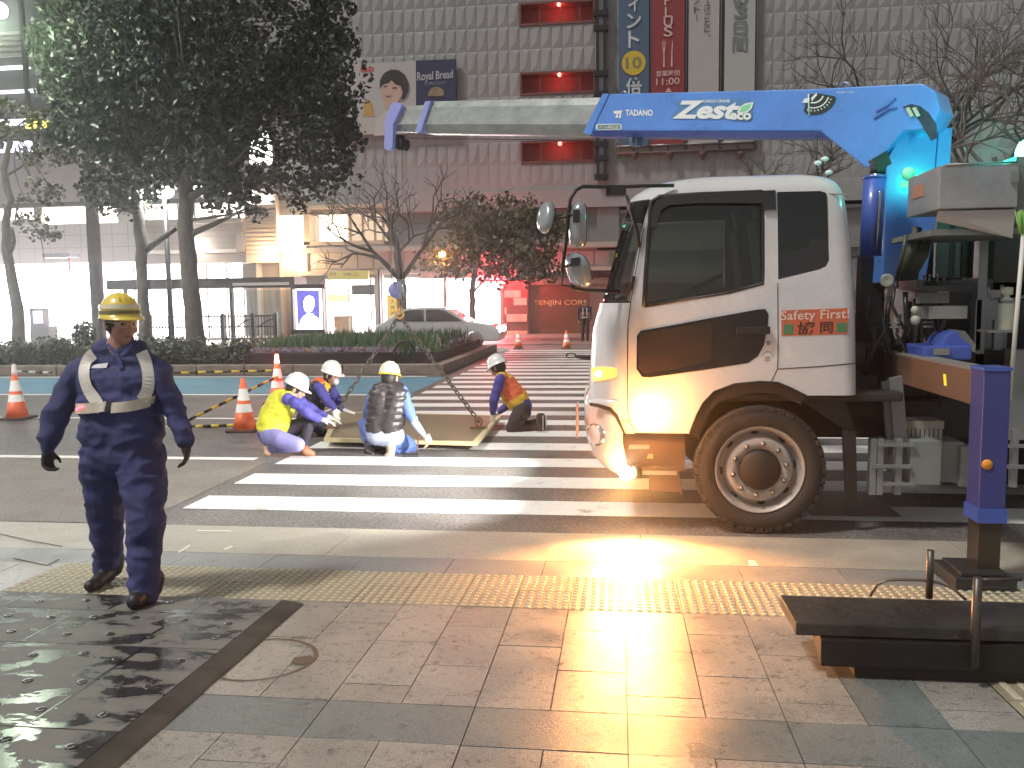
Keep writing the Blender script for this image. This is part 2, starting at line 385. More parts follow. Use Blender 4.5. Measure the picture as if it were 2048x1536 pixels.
r2 = n_.nodes.new('ShaderNodeMapRange'); r2.inputs[1].default_value = .45; r2.inputs[2].default_value = .5; r2.inputs[3].default_value = .2; r2.inputs[4].default_value = .6; L_(t1.outputs[0], r2.inputs[0]); L_(r2.outputs[0], b_.inputs['Roughness'])
t2 = n_.nodes.new('ShaderNodeTexNoise'); t2.inputs['Scale'].default_value = 22; L_(tc.outputs['Object'], t2.inputs['Vector']); bp = n_.nodes.new('ShaderNodeBump'); bp.inputs['Strength'].default_value = .06; bp.inputs['Distance'].default_value = .004; L_(t2.outputs[0], bp.inputs['Height']); L_(bp.outputs[0], b_.inputs['Normal'])
XE = S(572,1201).x
seams = [S(300,1199).y, S(300,1232).y, S(300,1303).y, S(300,1478).y, 1.6]
for k, (lab) in enumerate(('wet brown steel cover plate the walking man steps on', 'wet steel cover plate with puddles just in front of the walking man', 'wide wet grey steel cover plate beside the ring stain', 'wet steel cover plate with drain dimples nearest the camera')):
    y1, y0 = seams[k]-.004, seams[k+1]+.004; root = Vector((XE-1.6, (y0+y1)/2, zs((y0+y1)/2)))
    mb = MB()
    vs = [(XE-3.2,y0,zs(y0)+.004),(XE,y0,zs(y0)+.004),(XE,y1,zs(y1)+.004),(XE-3.2,y1,zs(y1)+.004)]
    vs += [(p[0],p[1],p[2]+.018) for p in vs]
    mb.add(vs, [(0,3,2,1),(4,5,6,7),(0,1,5,4),(1,2,6,5),(2,3,7,6),(3,0,4,7)])
    r = thing('cover_plate', lab, 'steel plate', root, 'wet steel cover plates on the pavement')
    mb.build('plate', wet, r)
    mb = MB(); random.seed(k+5)
    nx = 9; ny = max(1, int((y1-y0)/.22))
    for a in range(nx):
        for b in range(ny):
            cx = XE-.12-.25*a+random.uniform(-.05,.05); cy = y0+(b+.5)*(y1-y0)/ny+random.uniform(-.03,.03); z = zs(cy)+.0225
            mb.lathe((cx,cy,z), (0,0,1), [(0,.022),(.004,.02),(.004,.012),(.001,.008),(.001,0)], 12)
    parts(mb, 'stud', M('stud_steel', (.09,.09,.085), .22, .5), r)
    mb = MB(); x = XE-random.uniform(.35,.6)
    while x > XE-3.1:
        ya, yb = y0+random.uniform(0,.1)*(y1-y0), y1-random.uniform(0,.35)*(y1-y0); mb.add([(x,ya,zs(ya)+.0232),(x+.012,ya,zs(ya)+.0232),(x+.012+.01,yb,zs(yb)+.0232),(x+.008,yb,zs(yb)+.0232)], [(0,1,2,3)]); x -= random.uniform(.4,.75)
    parts(mb, 'seam', M('seam_black', (.012,.012,.012), .25), r)
mb = MB()
mb.add([(XE+.006,1.6,zs(1.6)+.003),(XE+.125,1.6,zs(1.6)+.003),(XE+.125,seams[0],zs(seams[0])+.003),(XE+.006,seams[0],zs(seams[0])+.003),
        (XE+.006,1.6,zs(1.6)+.024),(XE+.11,1.6,zs(1.6)+.008),(XE+.11,seams[0],zs(seams[0])+.008),(XE+.006,seams[0],zs(seams[0])+.024)],
       [(0,1,5,4),(1,2,6,5),(2,3,7,6),(3,0,4,7),(4,5,6,7),(3,2,1,0)])
o = mb.build('edge_strip', M('edge_rubber', (.06,.055,.045), .4, var=.5, vs=5), loc=(XE+.06,3,zs(3))); tag(o, 'dark sloping edge strip along the wet steel cover plates', 'edge strip')
# ================================================================ buildings across the street
YB = 41.0
def B(px, py, dy=0.0):
    p = W(px, py, YB); p.y += dy; return p
def bbox(mb, x0, y0, x1, y1, d0, d1, mi=0):          # box seen as the pixel rectangle, from depth YB+d0 to YB+d1
    a = W(x0, (y0+y1)/2, YB); b = W(x1, (y0+y1)/2, YB); zc = (x0+x1)/2
    mb.box((a.x, YB+d0, W(zc, y1, YB).z), (b.x, YB+d1, W(zc, y0, YB).z), mi)
stone = M('facade_stone', (.305,.302,.297), .65, var=.16, vs=.35, bump=.1, bs=20, fine=.06)
stone2 = M('beige_panel', (.42,.37,.33), .55, var=.1, vs=.5, fine=.05)
darkm = M('dark_fascia', (.035,.032,.03), .6, var=.3, vs=2)
tilew = M('white_wall_tile', (.47,.44,.42), .45, var=.07, vs=.6, fine=.04)
metal = M('grey_metal', (.28,.28,.28), .4, .6)
blackm = M('black_metal', (.02,.02,.022), .45, .2)
shopw = emis('shop_white', (1,.985,.97), 6)
shopw2 = emis('shop_white_dim', (1,.96,.9), 1.1)
warm = emis('window_warm', (1,.83,.6), 2.6)
warm2 = emis('window_warm_dim', (1,.74,.5), .42)
glz = glass('shop_glass', (.9,.92,.92))

root = thing('department_store', 'pale grey department store clad in relief panels across the street', 'building', (0, YB, 0))
# -- relief cladding
cw = .5; st = (B(1110,25).z-B(1110,302.5).z)/6; zc = B(1110,165.5).z
xw0 = B(1040,165).x; xL = B(556,200).x; xR = B(2420,200).x
c0 = math.floor((xL-xw0)/cw); c1 = math.ceil((xR-xw0)/cw)
r0 = -5; r1 = 8; mb = MB(); random.seed(3)
for r in range(r0, r1+1):
    for c in range(c0, c1):
        if 0 <= c < 7 and r in (-3, 0, 3): continue
        x0, z0 = xw0+c*cw, zc+(r-.5)*st
        g = .002; a = (x0+g,YB,z0+g); b = (x0+cw-g,YB,z0+g); d = (x0+cw-g,YB,z0+st-g); e = (x0+g,YB,z0+st-g)
        dp = .042 if r > -4 else .02
        p = (x0+cw*(.55+random.uniform(-.02,.02)), YB-dp, z0+st*.30); q = (x0+cw*.80, YB-dp*.8, z0+st*.86)
        mb.add([a,b,d,e,p,q], [(0,1,4),(1,2,5),(1,5,4),(2,3,5),(3,0,4),(3,4,5)])
    mb.box((xw0+c0*cw, YB+.03, zc+(r-.5)*st-.02), (xw0+7*0, YB+.25, zc+(r-.5)*st+st+.0))
    if r in (-3,0,3): mb.box((xw0+7*cw, YB+.03, zc+(r-.5)*st), (xw0+c1*cw, YB+.25, zc+(r+.5)*st))
    else: mb.box((xw0, YB+.03, zc+(r-.5)*st), (xw0+c1*cw, YB+.25, zc+(r+.5)*st))
mb.build('facade_wall', stone, root)
zbot = zc+(r0-.5)*st
# -- red lit stair windows
redglass = M('red_lit_room', (.22,.13,.11), .7)
redb = emis('red_lamp', (1,.07,.05), 14)
for k, r in enumerate((3, 0, -3)):
    z0, z1 = zc+(r-.5)*st, zc+(r+.5)*st; xa, xb = xw0, xw0+7*cw
    mb = MB(); t = .06
    mb.box((xa,YB-.06,z1-.1),(xb,YB+.2,z1)); mb.box((xa,YB-.06,z0),(xb,YB+.2,z0+.1)); mb.box((xa,YB-.06,z0+.1),(xa+.08,YB+.2,z1-.1)); mb.box((xb-.08,YB-.06,z0+.1),(xb,YB+.2,z1-.1))
    for u in (.27,.55,.8): mb.box((xa+3.5*u-.03,YB+.05,z0+.1),(xa+3.5*u+.03,YB+.12,z1-.1))
    wf = mb.build('window', M('red_window_frame', (.16,.06,.05), .5), root)
    mb = MB(); mb.box((xa,YB+1.1,z0),(xb,YB+1.15,z1)); mb.box((xa,YB+.2,z0-.05),(xb,YB+1.1,z0)); mb.box((xa,YB+.2,z1),(xb,YB+1.1,z1+.05)); mb.box((xa-.05,YB+.2,z0),(xa,YB+1.1,z1)); mb.box((xb,YB+.2,z0),(xb+.05,YB+1.1,z1))
    mb.build('recess', redglass, wf)
    mb = MB(); lx = xa+1.85; lz = z1-.17; mb.ball((lx,YB-.02,lz), .085, 12); mb.build('red_lamp', redb, wf)
    lamp('red_light', (lx,YB+.4,lz-.1), 11, (1,.06,.05), wf, .1)
# -- dark drain pipe with brackets
mb = MB()
pa, pb = B(1192,0), B(1212,0); zt = zc+9*st; zb = B(1201,362).z
mb.box((pa.x,YB-.32,zb),(pa.x+.13,YB-.12,zt)); mb.box((pb.x-.13,YB-.32,zb),(pb.x,YB-.12,zt)); mb.box((pa.x+.13,YB-.2,zb),(pb.x-.13,YB-.1,zt), 1)
for y in (30,60,150,190,290,318,355): z = B(1200,y).z; mb.box((pa.x-.1,YB-.36,z-.12),(pb.x+.1,YB-.1,z+.12))
mb.build('service_duct', [blackm, metal], root)
# -- lower storeys
mb = MB(); xa = B(600,400).x; xz = B(2420,400).x
mb.box((xa, YB-.05, B(900,386).z), (xz, YB+.3, zbot))                                     # plain band
mb.build('wall', stone, root)
mb = MB(); bbox(mb, 612, 386, 1194, 411, .55, 1.0); mb.box((B(1240,400).x,YB+.7,B(1240,500).z),(B(1330,400).x,YB+1,B(1240,390).z)); mb.build('soffit_band', darkm, root)
mb = MB()
bbox(mb, 772, 411, 1194, 492, .3, .9)
for k in range(13): x = B(790+32*k,450).x; mb.box((x,YB+.27,B(900,492).z),(x+.03,YB+.3,B(900,411).z), 1)
bbox(mb, 1194, 386, 1238, 500, .1, .9); bbox(mb, 1238, 411, 2420, 560, .35, .9)
mb.box((B(1240,500).x,YB+.1,B(1300,425).z),(xz,YB+.345,B(1300,418).z)); mb.box((B(1240,500).x,YB+.1,B(1300,502).z),(xz,YB+.345,B(1300,496).z))
mb.build('panel_wall', [M('greenish_tile', (.22,.215,.2), .5, var=.15, vs=.6), metal], root)
mb = MB(); bbox(mb, 600, 491, 1235, 501, -.5, .6); bbox(mb, 600, 538, 1235, 546, -.3, .6); bbox(mb, 840, 541, 1060, 556, -.35, .5); parts(mb, 'ledge', stone2, root)
mb = MB()
for k in range(19):
    x0 = 622+31.5*k; bbox(mb, x0, 502, x0+29.5, 537, -.02, .5)
bbox(mb, 600, 500, 1240, 540, .1, .6); parts(mb, 'panel_row', M('pale_panel', (.5,.46,.43), .5, var=.06, vs=.4), root)
# lit corner window box
mb = MB(); bbox(mb, 612, 411, 624, 491, -.4, .5); bbox(mb, 612, 411, 772, 418, -.4, .5); bbox(mb, 612, 483, 772, 491, -.4, .5)
for x in (697,722,746,763): bbox(mb, x, 418, x+3, 483, .1, .3)
wf = mb.build('window', M('warm_beige_frame', (.55,.43,.32), .5, var=.05), root)
mb = MB(); bbox(mb, 634, 418, 690, 483, .36, .4); mb.build('lit_pane', warm, wf)
mb = MB(); bbox(mb, 690, 418, 772, 483, .36, .4); bbox(mb, 624, 418, 634, 483, .36, .4); parts(mb, 'curtain', warm2, wf)
# ground floor: shops
mb = MB(); bbox(mb, 600, 546, 645, 700, .6, 1.2); bbox(mb, 752, 546, 768, 700, -.2, .8); bbox(mb, 1000, 556, 1008, 690, .0, .6); bbox(mb, 645,546,840,556,.3,.6)
parts(mb, 'shop_pillar', M('shop_grey', (.3,.28,.27), .5), root)
mb = MB(); bbox(mb, 645, 556, 752, 700, 1.3, 1.34); bbox(mb, 768, 556, 1000, 700, 1.0, 1.04); parts(mb, 'lit_shop_window', shopw, root)
mb = MB(); bbox(mb, 640, 700, 1010, 672, -.02, .9); 
for x in (690, 735, 812, 897, 958): bbox(mb, x, 556, x+3, 690, .5, .6)
parts(mb, 'shop_frame', M('shop_white_frame', (.6,.58,.55), .5), root)
mb = MB(); bbox(mb, 698, 569, 748, 590, .4, .6); bbox(mb, 1086, 0, 1087, 1, .4, .5); mb.build('shop_screen', darkm, root)
mb = MB(); bbox(mb, 648, 588, 690, 604, .5, .55); mb.build('orange_notice', emis('orange_notice', (1,.5,.28), .8), root)
mb = MB(); bbox(mb, 660, 632, 698, 680, .6, .9); mb.build('counter', M('wood_counter', (.45,.33,.22), .5, var=.2), root)
mb = MB(); put_text(mb, 'しいなくイイ', B(672,620,.45), (1,0,0), (0,0,1), .3, 1.0, weight=.01); mb.build('red_lettering', emis('red_text', (.8,.12,.1), .5), root)
# brick pillar with cream blocks
mb = MB(); bbox(mb, 1008, 560, 1058, 669, -.3, .6)
for (a,b,c,d) in ((1010,581,1043,595),(1029,596,1055,610),(1011,615,1015,628),(1015,628,1055,643),(1011,646,1015,660),(1015,661,1056,668)): bbox(mb, a, b, c, d, -.34, -.2, 1)
mb.build('block_pillar', [M('brown_brick', (.2,.1,.075), .7, var=.25, vs=3), M('cream_block', (.72,.6,.42), .6, var=.08)], root)
# roller shutter
mb = MB(); x0, x1 = B(1060,600).x, B(1180,600).x; z0, z1 = B(1110,667).z, B(1110,560).z; n = 34
for k in range(n):
    za = z0+(z1-z0)*k/n; zb_ = z0+(z1-z0)*(k+1)/n; mb.quad((x0,YB+.1,za),(x1,YB+.1,za),(x1,YB+.05,zb_),(x0,YB+.05,zb_)); mb.quad((x0,YB+.05,zb_),(x1,YB+.05,zb_),(x1,YB+.1,zb_),(x0,YB+.1,zb_))
sh = mb.build('roller_shutter', M('shutter_bronze', (.36,.22,.15), .5, .2, var=.06, vs=.5), root)
mb = MB(); put_text(mb, 'TENJIN CORE', B(1120.5,606.5,.03), (1,0,0), (0,0,1), B(1110,600).z-B(1110,613).z, B(1175,606).x-B(1067,606).x, weight=.012); mb.build('lettering', M('gold_paint', (.75,.5,.2), .4, .3), sh)
mb = MB(); bbox(mb, 1180, 560, 1215, 669, -.1, .6); bbox(mb, 1058, 546, 2420, 560, -.15, .6); bbox(mb, 1215,560,2420,690,.2,.8); mb.build('ground_wall', M('brown_wall', (.2,.145,.12), .6, var=.15, vs=1), root)
mb = MB(); mb.box((B(560,0).x, YB+2.2, 0), (xz, YB+26, zt)); mb.box((B(560,0).x,YB+1.2,B(0,385).z),(xz,YB+2.2,zt)) ; mb.build('building_core', M('core_grey', (.2,.19,.18), .8), root)
mb = MB(); bbox(mb, 1000, 571, 1008, 577, -1.2,-.1); o = bbox(mb, 958, 551, 1014, 568, -.62, -.5) ; mb.build('red_sign', emis('red_sign', (1,.05,.06), 14), root)
p = B(1000,556); lamp('red_glow', (p.x, YB-1.3, p.z), 380, (1,.04,.06), root, .3)

# -- billboard on the facade
r = thing('billboard', 'wide billboard with a short haired woman and a dark blue bread panel', 'billboard', B(800,200,-.2))
def bp(x, y, d=0): p = W(x, y, YB-.3-d); return p
def flat(mb, poly, d, mi=0, th=.02):
    mb.prism([bp(x,y,d) for x, y in poly], (0,th,0), mi)
mb = MB(); mb.prism([bp(*q) for q in ((687,130),(832,121),(832,262),(687,272))], (0,.15,0)); mb.build('poster', M('billboard_grey', (.44,.42,.40), .6), r)
mb = MB(); mb.prism([bp(*q) for q in ((831.5,121),(911,118),(914,262),(832.5,264))], (0,.15,0)); pn = mb.build('blue_panel', M('billboard_navy', (.02,.025,.075), .5), r)
mb = MB(); put_text(mb, 'Royal Bread', bp(870,153,.03), (1,0,.03), (0,0,1), .5, 1.72, weight=.02); put_text(mb, 'ロイヤルブレッド', bp(870,166,.03), (1,0,.03), (0,0,1), .18, 1.0); mb.build('lettering', M('billboard_text', (.42,.42,.47), .5), pn)
mb = MB(); flat(mb, [(856,192),(858,182),(864,176),(872,173),(880,175),(887,181),(888,192)], .04); parts(mb, 'bread_picture', M('bread', (.30,.22,.13), .6, var=.3, vs=3), pn)
mb = MB()
flat(mb, [(748,272),(752,240),(770,222),(790,216),(806,226),(818,262),(818,266)], .02, 0)
mb.build('blouse', M('blouse_white', (.52,.49,.46), .6), r)
mb = MB(); flat(mb, [(768,215),(770,190),(795,195),(798,218),(785,226)], .03); flat(mb, [(760,178),(762,162),(775,152),(795,155),(806,170),(805,188),(798,202),(786,210),(776,207),(766,198)], .04); mb.build('face', M('poster_skin', (.52,.35,.28), .6), r)
mb = MB(); flat(mb, [(759,178),(760,160),(768,146),(782,139),(797,140),(810,150),(817,166),(816,182),(810,195),(803,200),(805,185),(801,172),(790,168),(783,160),(777,166),(768,168),(763,172)], .05); mb.build('hair', M('poster_hair', (.018,.014,.012), .6), r)
mb = MB()
for q in ([(767,172),(774,171),(774,173),(767,174)],[(784,175),(793,174),(793,176.5),(784,177)],[(768,190.5),(776,192),(782,191),(776,194.5)]): flat(mb, q, .06)
parts(mb, 'features', M('poster_dark', (.16,.06,.05), .6), r)
mb = MB(); flat(mb, [(726,232),(730,202),(738,198),(744,210),(748,232)], .02); mb.build('bread_bag', M('poster_orange', (.5,.28,.08), .6), r)
mb = MB(); flat(mb, [(721,135),(747,134),(747,142),(721,143)], .02); put_text(mb, 'ヤマザキ', bp(734,138.5,.05), (1,0,.03), (0,0,1), .12, .5, mi=1); mb.build('red_label', [M('poster_red', (.5,.05,.05), .6), M('poster_white', (.6,.58,.56), .6)], r)
# -- hanging vertical banners
def banner(x0, x1, col, label, draw, name):
    a = W(x0, 100, YB-.35); b = W(x1, 100, YB-.35); zt_ = zc+9*st; zb_ = W(1370, 288, YB-.35).z
    r = thing('vertical_banner', label, 'banner', ((a.x+b.x)/2, YB-.35, zb_), 'vertical banners on the department store')
    mb = MB(); n = 24
    for k in range(n):
        za = zb_+(zt_-zb_)*k/n; zd = zb_+(zt_-zb_)*(k+1)/n; f = lambda q: .03*math.sin(q*9+a.x)
        for u in range(4):
            xa = a.x+(b.x-a.x)*u/4; xb = a.x+(b.x-a.x)*(u+1)/4; g = lambda t: .02*math.sin(t*math.pi/2*2)
            mb.add([(xa,YB-.35+.012*math.sin(za*1.7+u),za),(xb,YB-.35+.012*math.sin(za*1.7+u+1),za),(xb,YB-.35+.012*math.sin(zd*1.7+u+1),zd),(xa,YB-.35+.012*math.sin(zd*1.7+u),zd)], [(0,1,2,3)], 0, True)
    mb.build('cloth', M(name, col, .7, var=.05, vs=.8), r)
    mb = MB(); mats = draw(mb, (a.x+b.x)/2, b.x-a.x); mb.build('lettering', mats, r)
    mb = MB(); mb.tube([(a.x-.1,YB-.33,zb_),(b.x+.1,YB-.33,zb_)], .04, 8); mb.tube([(b.x+.09,YB-.2,zb_-.2),(b.x+.09,YB-.2,zt_)], .07, 8); mb.build('pole', metal, r)
def zz(y): return W(1370, y, YB-.38).z
def T(mb, s, x, y, h, w=None, mi=0, weight=.01): put_text(mb, s, (x, YB-.385, zz(y)), (1,0,0), (0,0,1), h, w, mi, weight)
def d1(mb, x, wd):
    T(mb, 'イ', x, 3, .62, .5, weight=.02); T(mb, 'ン', x, 36, .66, .66, weight=.02); T(mb, 'ト', x, 73, .76, .5, weight=.02); T(mb, '倍', x, 168, .78, .72, weight=.02)
    mb.lathe((x,YB-.375,zz(121)), (0,-1,0), [(0,.54),(.004,.54)], 40, 1); T(mb, '10', x, 121, .52, .72, 2, .02)
    return [M('banner_white', (.55,.56,.57), .7), M('banner_yellow', (.6,.42,.04), .7), M('banner_olive', (.2,.2,.1), .7)]
def d2(mb, x, wd):
    T(mb, 'P', x-.02, -2, .45, .3); T(mb, 'L', x, 22, .45, .3); T(mb, 'U', x, 41, .45, .4); T(mb, 'S', x, 61, .45, .4)
    T(mb, '営業時間', x, 145, .26, 1.05); T(mb, '11:00', x, 161, .3, 1.05)
    f = lambda pts: mb.prism([(x+px_*.001, YB-.385, zz(py_)) for px_, py_ in pts], (0,.004,0))
    f([(-220,132),(-140,132),(-155,102),(-120,97),(-100,80),(-130,80),(-140,95),(-160,95),(-165,80),(-190,80),(-195,95),(-215,95),(-225,80),(-255,80),(-240,97),(-205,102)])
    f([(130,132),(210,132),(200,104),(215,90),(205,78),(170,86),(150,104)])
    T(mb, '▲', x+.03, 178, .2, .3)
    return [M('banner_pink', (.62,.42,.40), .7)]
def d3(mb, x, wd):
    for k, ch in enumerate('上げごとに、'): T(mb, ch, x+.14+(.1 if ch == '、' else 0), 8+13.2*k, .26 if ch != '、' else .1, .26 if ch != '、' else .1)
    for k, ch in enumerate('ント！'): T(mb, ch, x-.32, 3+17*k, .3, .26 if ch != '！' else .05)
    return [M('banner_ink', (.05,.045,.045), .7)]
def d4(mb, x, wd):
    T(mb, 'の', x, 2, .62, .66, weight=.02); T(mb, '3', x, 28, .66, .55, weight=.03); T(mb, '日', x, 62, .6, .58, weight=.02); T(mb, '間', x, 94, .66, .66, weight=.015)
    return [M('banner_grey', (.17,.19,.18), .7)]
banner(1237, 1298, (.07,.12,.19), 'blue vertical banner with a yellow disc reading 10', d1, 'banner_blue')
banner(1303, 1369, (.26,.035,.04), 'red vertical banner with fork and knife reading 11:00', d2, 'banner_red')
banner(1377, 1438, (.42,.39,.37), 'white vertical banner with small black vertical writing', d3, 'banner_cream')
banner(1449, 1510, (.41,.41,.39), 'white vertical banner with large grey characters and numeral 3', d4, 'banner_pale')
r = thing('banner_rail', 'dark rusty rail with four pointed weights below the banners', 'rail', B(1370,300,-.3))
mb = MB(); za, zd = B(1370,284).z, B(1370,305).z; xa, xb = B(1232,300).x, B(1510,300).x
mb.tube([(xa,YB-.3,za),(xb,YB-.3,za)], .05); mb.tube([(xa,YB-.3,zd),(xb,YB-.3,zd)], .05)
for k in range(9): x = xa+(xb-xa)*k/8; mb.tube([(x,YB-.3,za),(x,YB-.3,zd)], .035)
mb.box((xa,YB-.2,zd),(xb,YB-.03,za), 1)
mb.build('frame', [M('rusty_steel', (.12,.085,.075), .7, var=.3), M('rust_pink', (.3,.24,.22), .7)], r)
for x in (1270,1340,1405,1480):
    p = B(x,306,-.3); mb = MB(); mb.lathe(p, (0,0,-1), [(0,.17),(.08,.17),(.36,.03),(.36,0)], 10); parts(mb, 'weight', M('rusty_steel'), r)

# ---------------------------------------------------------------- left building
root = thing('shop_building', 'low wide building whose white lit shop fronts glow behind the hedge', 'building', (B(300,600).x, YB, 0))
xa = B(-700,400).x; xb = B(600,400).x
mb = MB()
mb.box((xa,YB,B(150,526).z),(B(290,500).x,YB+.4,B(150,447).z)); mb.box((B(235,430).x,YB,B(150,447).z),(B(290,430).x,YB+.4,B(150,413).z))
for k in range(60):
    x = xa+.86*k
    if x < B(288,480).x: mb.box((x,YB-.006,B(150,526).z),(x+.03,YB,B(150,447).z), 1)
for y in (470,495): mb.box((xa,YB-.006,B(150,y).z-.02),(B(290,480).x,YB,B(150,y).z+.01), 1)
mb.build('tile_wall', [tilew, M('tile_joint', (.3,.28,.27), .7)], root)
mb = MB(); mb.box((xa,YB-.15,B(150,413).z),(xb,YB+.5,B(150,404).z)); mb.box((xa,YB-.1,B(150,404).z),(B(560,400).x,YB+.5,B(150,292).z), 1); mb.build('upper_wall', [darkm, M('mauve_wall', (.28,.25,.24), .7, var=.1, vs=.4)], root)
mb = MB(); bbox(mb, -700, 413, 66, 447, .3, .35); bbox(mb, 78, 413, 235, 447, .3, .35); bbox(mb, 290, 406, 492, 440, .3, .35); parts(mb, 'lit_strip_window', emis('strip_warm', (1,.9,.74), 3.2), root)
mb = MB(); bbox(mb, 66, 413, 78, 447, .05, .5); bbox(mb, 290, 440, 495, 449, -.7, .4); bbox(mb, 290, 449, 480, 500, -.05, .4, 1); bbox(mb, 290, 500, 495, 507, -.25, .4, 2); bbox(mb, 480, 447, 497, 505, -.5, .3); bbox(mb,290,507,600,526,-.1,.4,1)
for y in (462,474,486): bbox(mb, 290, y, 480, y+1.2, -.065, 0)
for x in (330,352,385,420,455): bbox(mb, x, 407, x+3, 440, .1, .2)
parts(mb, 'fascia', [M('fascia_grey', (.3,.28,.26), .5), stone2, M('light_trough', (.75,.72,.68), .5)], root)
p = B(400,450); lamp('trough_light', (p.x, YB-.6, B(0,503).z-.1), 40, (1,.9,.8), root, .4)
mb = MB(); bbox(mb, 497, 380, 561, 526, -.45, .4)
for k in range(16): y = 388+8*k; bbox(mb, 500, y, 558, y+1.6, -.5, -.45, 1)
mb.build('louvre_tower', [M('louvre_warm', (.55,.45,.36), .5), M('louvre_line', (.25,.19,.15), .6)], root)
mb = MB(); bbox(mb, 505, 392, 552, 408, -.62, -.5); bbox(mb, 510, 380, 520, 392, -.6,-.5); mb.build('white_sign', emis('sign_white', (1,1,1), 4), root)
mb = MB(); bbox(mb, 566, 412, 611, 532, .1, .2); mb.build('lit_column', emis('column_warm', (1,.86,.68), 7), root)
mb = MB(); bbox(mb, 561, 405, 566, 690, -.1, .4); bbox(mb, 611, 405, 614, 545, -.1, .4); mb.build('column_edge', M('warm_beige_frame'), root)
p = B(590,520); lamp('warm_wall_light', (p.x, YB-1.0, p.z), 150, (1,.6,.3), root, .3); p = B(545,505); lamp('warm_wall_light', (p.x, YB-1.0, p.z), 60, (1,.68,.4), root, .2)
# shop fronts
mb = MB(); bbox(mb, -700, 514, 198, 690, .6, .65); bbox(mb, 198, 528, 330, 690, .6, .65); parts(mb, 'lit_shop_window', emis('shop_blown', (1,.985,1), 8), root)
mb = MB(); bbox(mb, 330, 528, 482, 690, .6, .65); parts(mb, 'lit_shop_window', shopw, root)
mb = MB()
for x in (198, 262, 408, 448): bbox(mb, x, 520, x+4, 690, .3, .5)
bbox(mb, 482, 526, 600, 690, .3, .6, 1); bbox(mb, 515, 526, 522, 690, .0, .3); bbox(mb, 330, 562, 482, 566, .3, .5)
parts(mb, 'mullion', [M('shop_white_frame'), M('shop_grey')], root)
mb = MB(); mb.box((xa,YB+1.0,0),(xb,YB+20,B(0,292).z)); mb.build('building_core', M('core_grey'), root)
mb = MB(); bbox(mb, 118, 509, 172, 517, -1.3, -.5); mb.tube([B(158,517,-.8), B(160,548,-.8)], .06, 8, 1); mb.build('awning', [M('awning_grey', (.12,.11,.14), .6), M('awning_red', (.6,.06,.05), .5)], root)
lamp('wall_lamp', B(395,487,-.4), 14, (1,.97,.92), root, .15); mb = MB(); mb.ball(B(392,487,-.3), .28, 14); parts(mb, 'wall_lamp', emis('sign_white', (1,1,1), 4), root)
# neon signs above the left building and a dark tower behind it
for (x0,y0,x1,y1,c,s,lab) in ((-30,238,55,252,(.75,.7,1),2.2,'upper violet white neon strip beside the yellow neon sign'),(52,236,92,256,(1,.85,.1),2.4,'yellow neon sign strip between two violet ones'),(-30,282,60,306,(.7,.65,1),2.2,'lower violet neon sign strip just above the mauve wall'),
    (425,212,450,240,(.1,1,.45),2.2,'green neon sign glimpsed through the leaves'),(441,214,463,236,(.8,1,1),3.0,'small white square sign lit among the leaves'),(470,190,487,240,(1,.12,.12),2.2,'red neon sign glimpsed through the leaves'),(500,262,540,330,(1,.98,.95),2.2,'tall white lit sign board seen through the crown'),
    (410,285,455,298,(1,.9,.1),2.0,'yellow neon sign low in the crown'),(296,266,320,276,(.2,1,.7),2.0,'small turquoise sign behind the dense leaves'),(385,370,460,392,(.95,1,1),3.0,'white lit sign beside the lamp and the trunk')):
    a = W(x0,y1,YB-.35); b = W(x1,y0,YB-.35); mb = MB(); mb.box((a.x,YB-.4,a.z),(b.x,YB-.2,b.z)); mb.box((a.x-.05,YB-.2,a.z-.05),(b.x+.05,YB+.1,b.z+.05), 1)
    o = mb.build('neon_sign', [emis('neon_%02d%02d%02d' % tuple(int(q*99) for q in c), c, s), darkm], loc=((a.x+b.x)/2,YB-.3,a.z)); tag(o, lab, 'neon sign', 'neon signs above the shops')
root = thing('tower_building', 'dark tower with pale horizontal louvres above the neon signs', 'building', (W(-100,100,55).x, 55, 0))
mb = MB(); mb.box((W(-900,0,55).x,55,0),(W(570,0,55).x,75,40)); mb.build('wall', M('tower_dark', (.10,.10,.105), .7, var=.3, vs=.3), root)
mb = MB()
for y in (66,76,87,98,109): a = W(-600,y,54.8); b = W(560,y,54.8); zq = W(40,y,54.8).z; mb.box((a.x,54.7,zq-.1),(b.x,55,zq+.1))
parts(mb, 'louvre', M('louvre_pale', (.3,.28,.27), .6), root)
mb = MB(); a = W(-600,135,54.8); b = W(58,135,54.8); zq = W(30,136,54.8).z; mb.box((a.x,54.4,zq-.05),(b.x,55,zq+.05)); zq = W(30,184,54.8).z; b = W(88,184,54.8); mb.box((a.x,54.4,zq-.04),(b.x,55,zq+.04)); parts(mb, 'light_line', emis('line_white', (.95,1,1), 1.2), root)
for x in (52,): a = W(x,100,54.6); mb = MB(); mb.box((a.x-.12,54.3,0),(a.x+.12,54.6,38)); mb.build('mast', blackm, root)
p = W(0,20,54); mb = MB(); mb.ball(p, .5, 12); mb.build('roof_lamp', emis('lamp_cool', (.85,1,.95), 3), root)
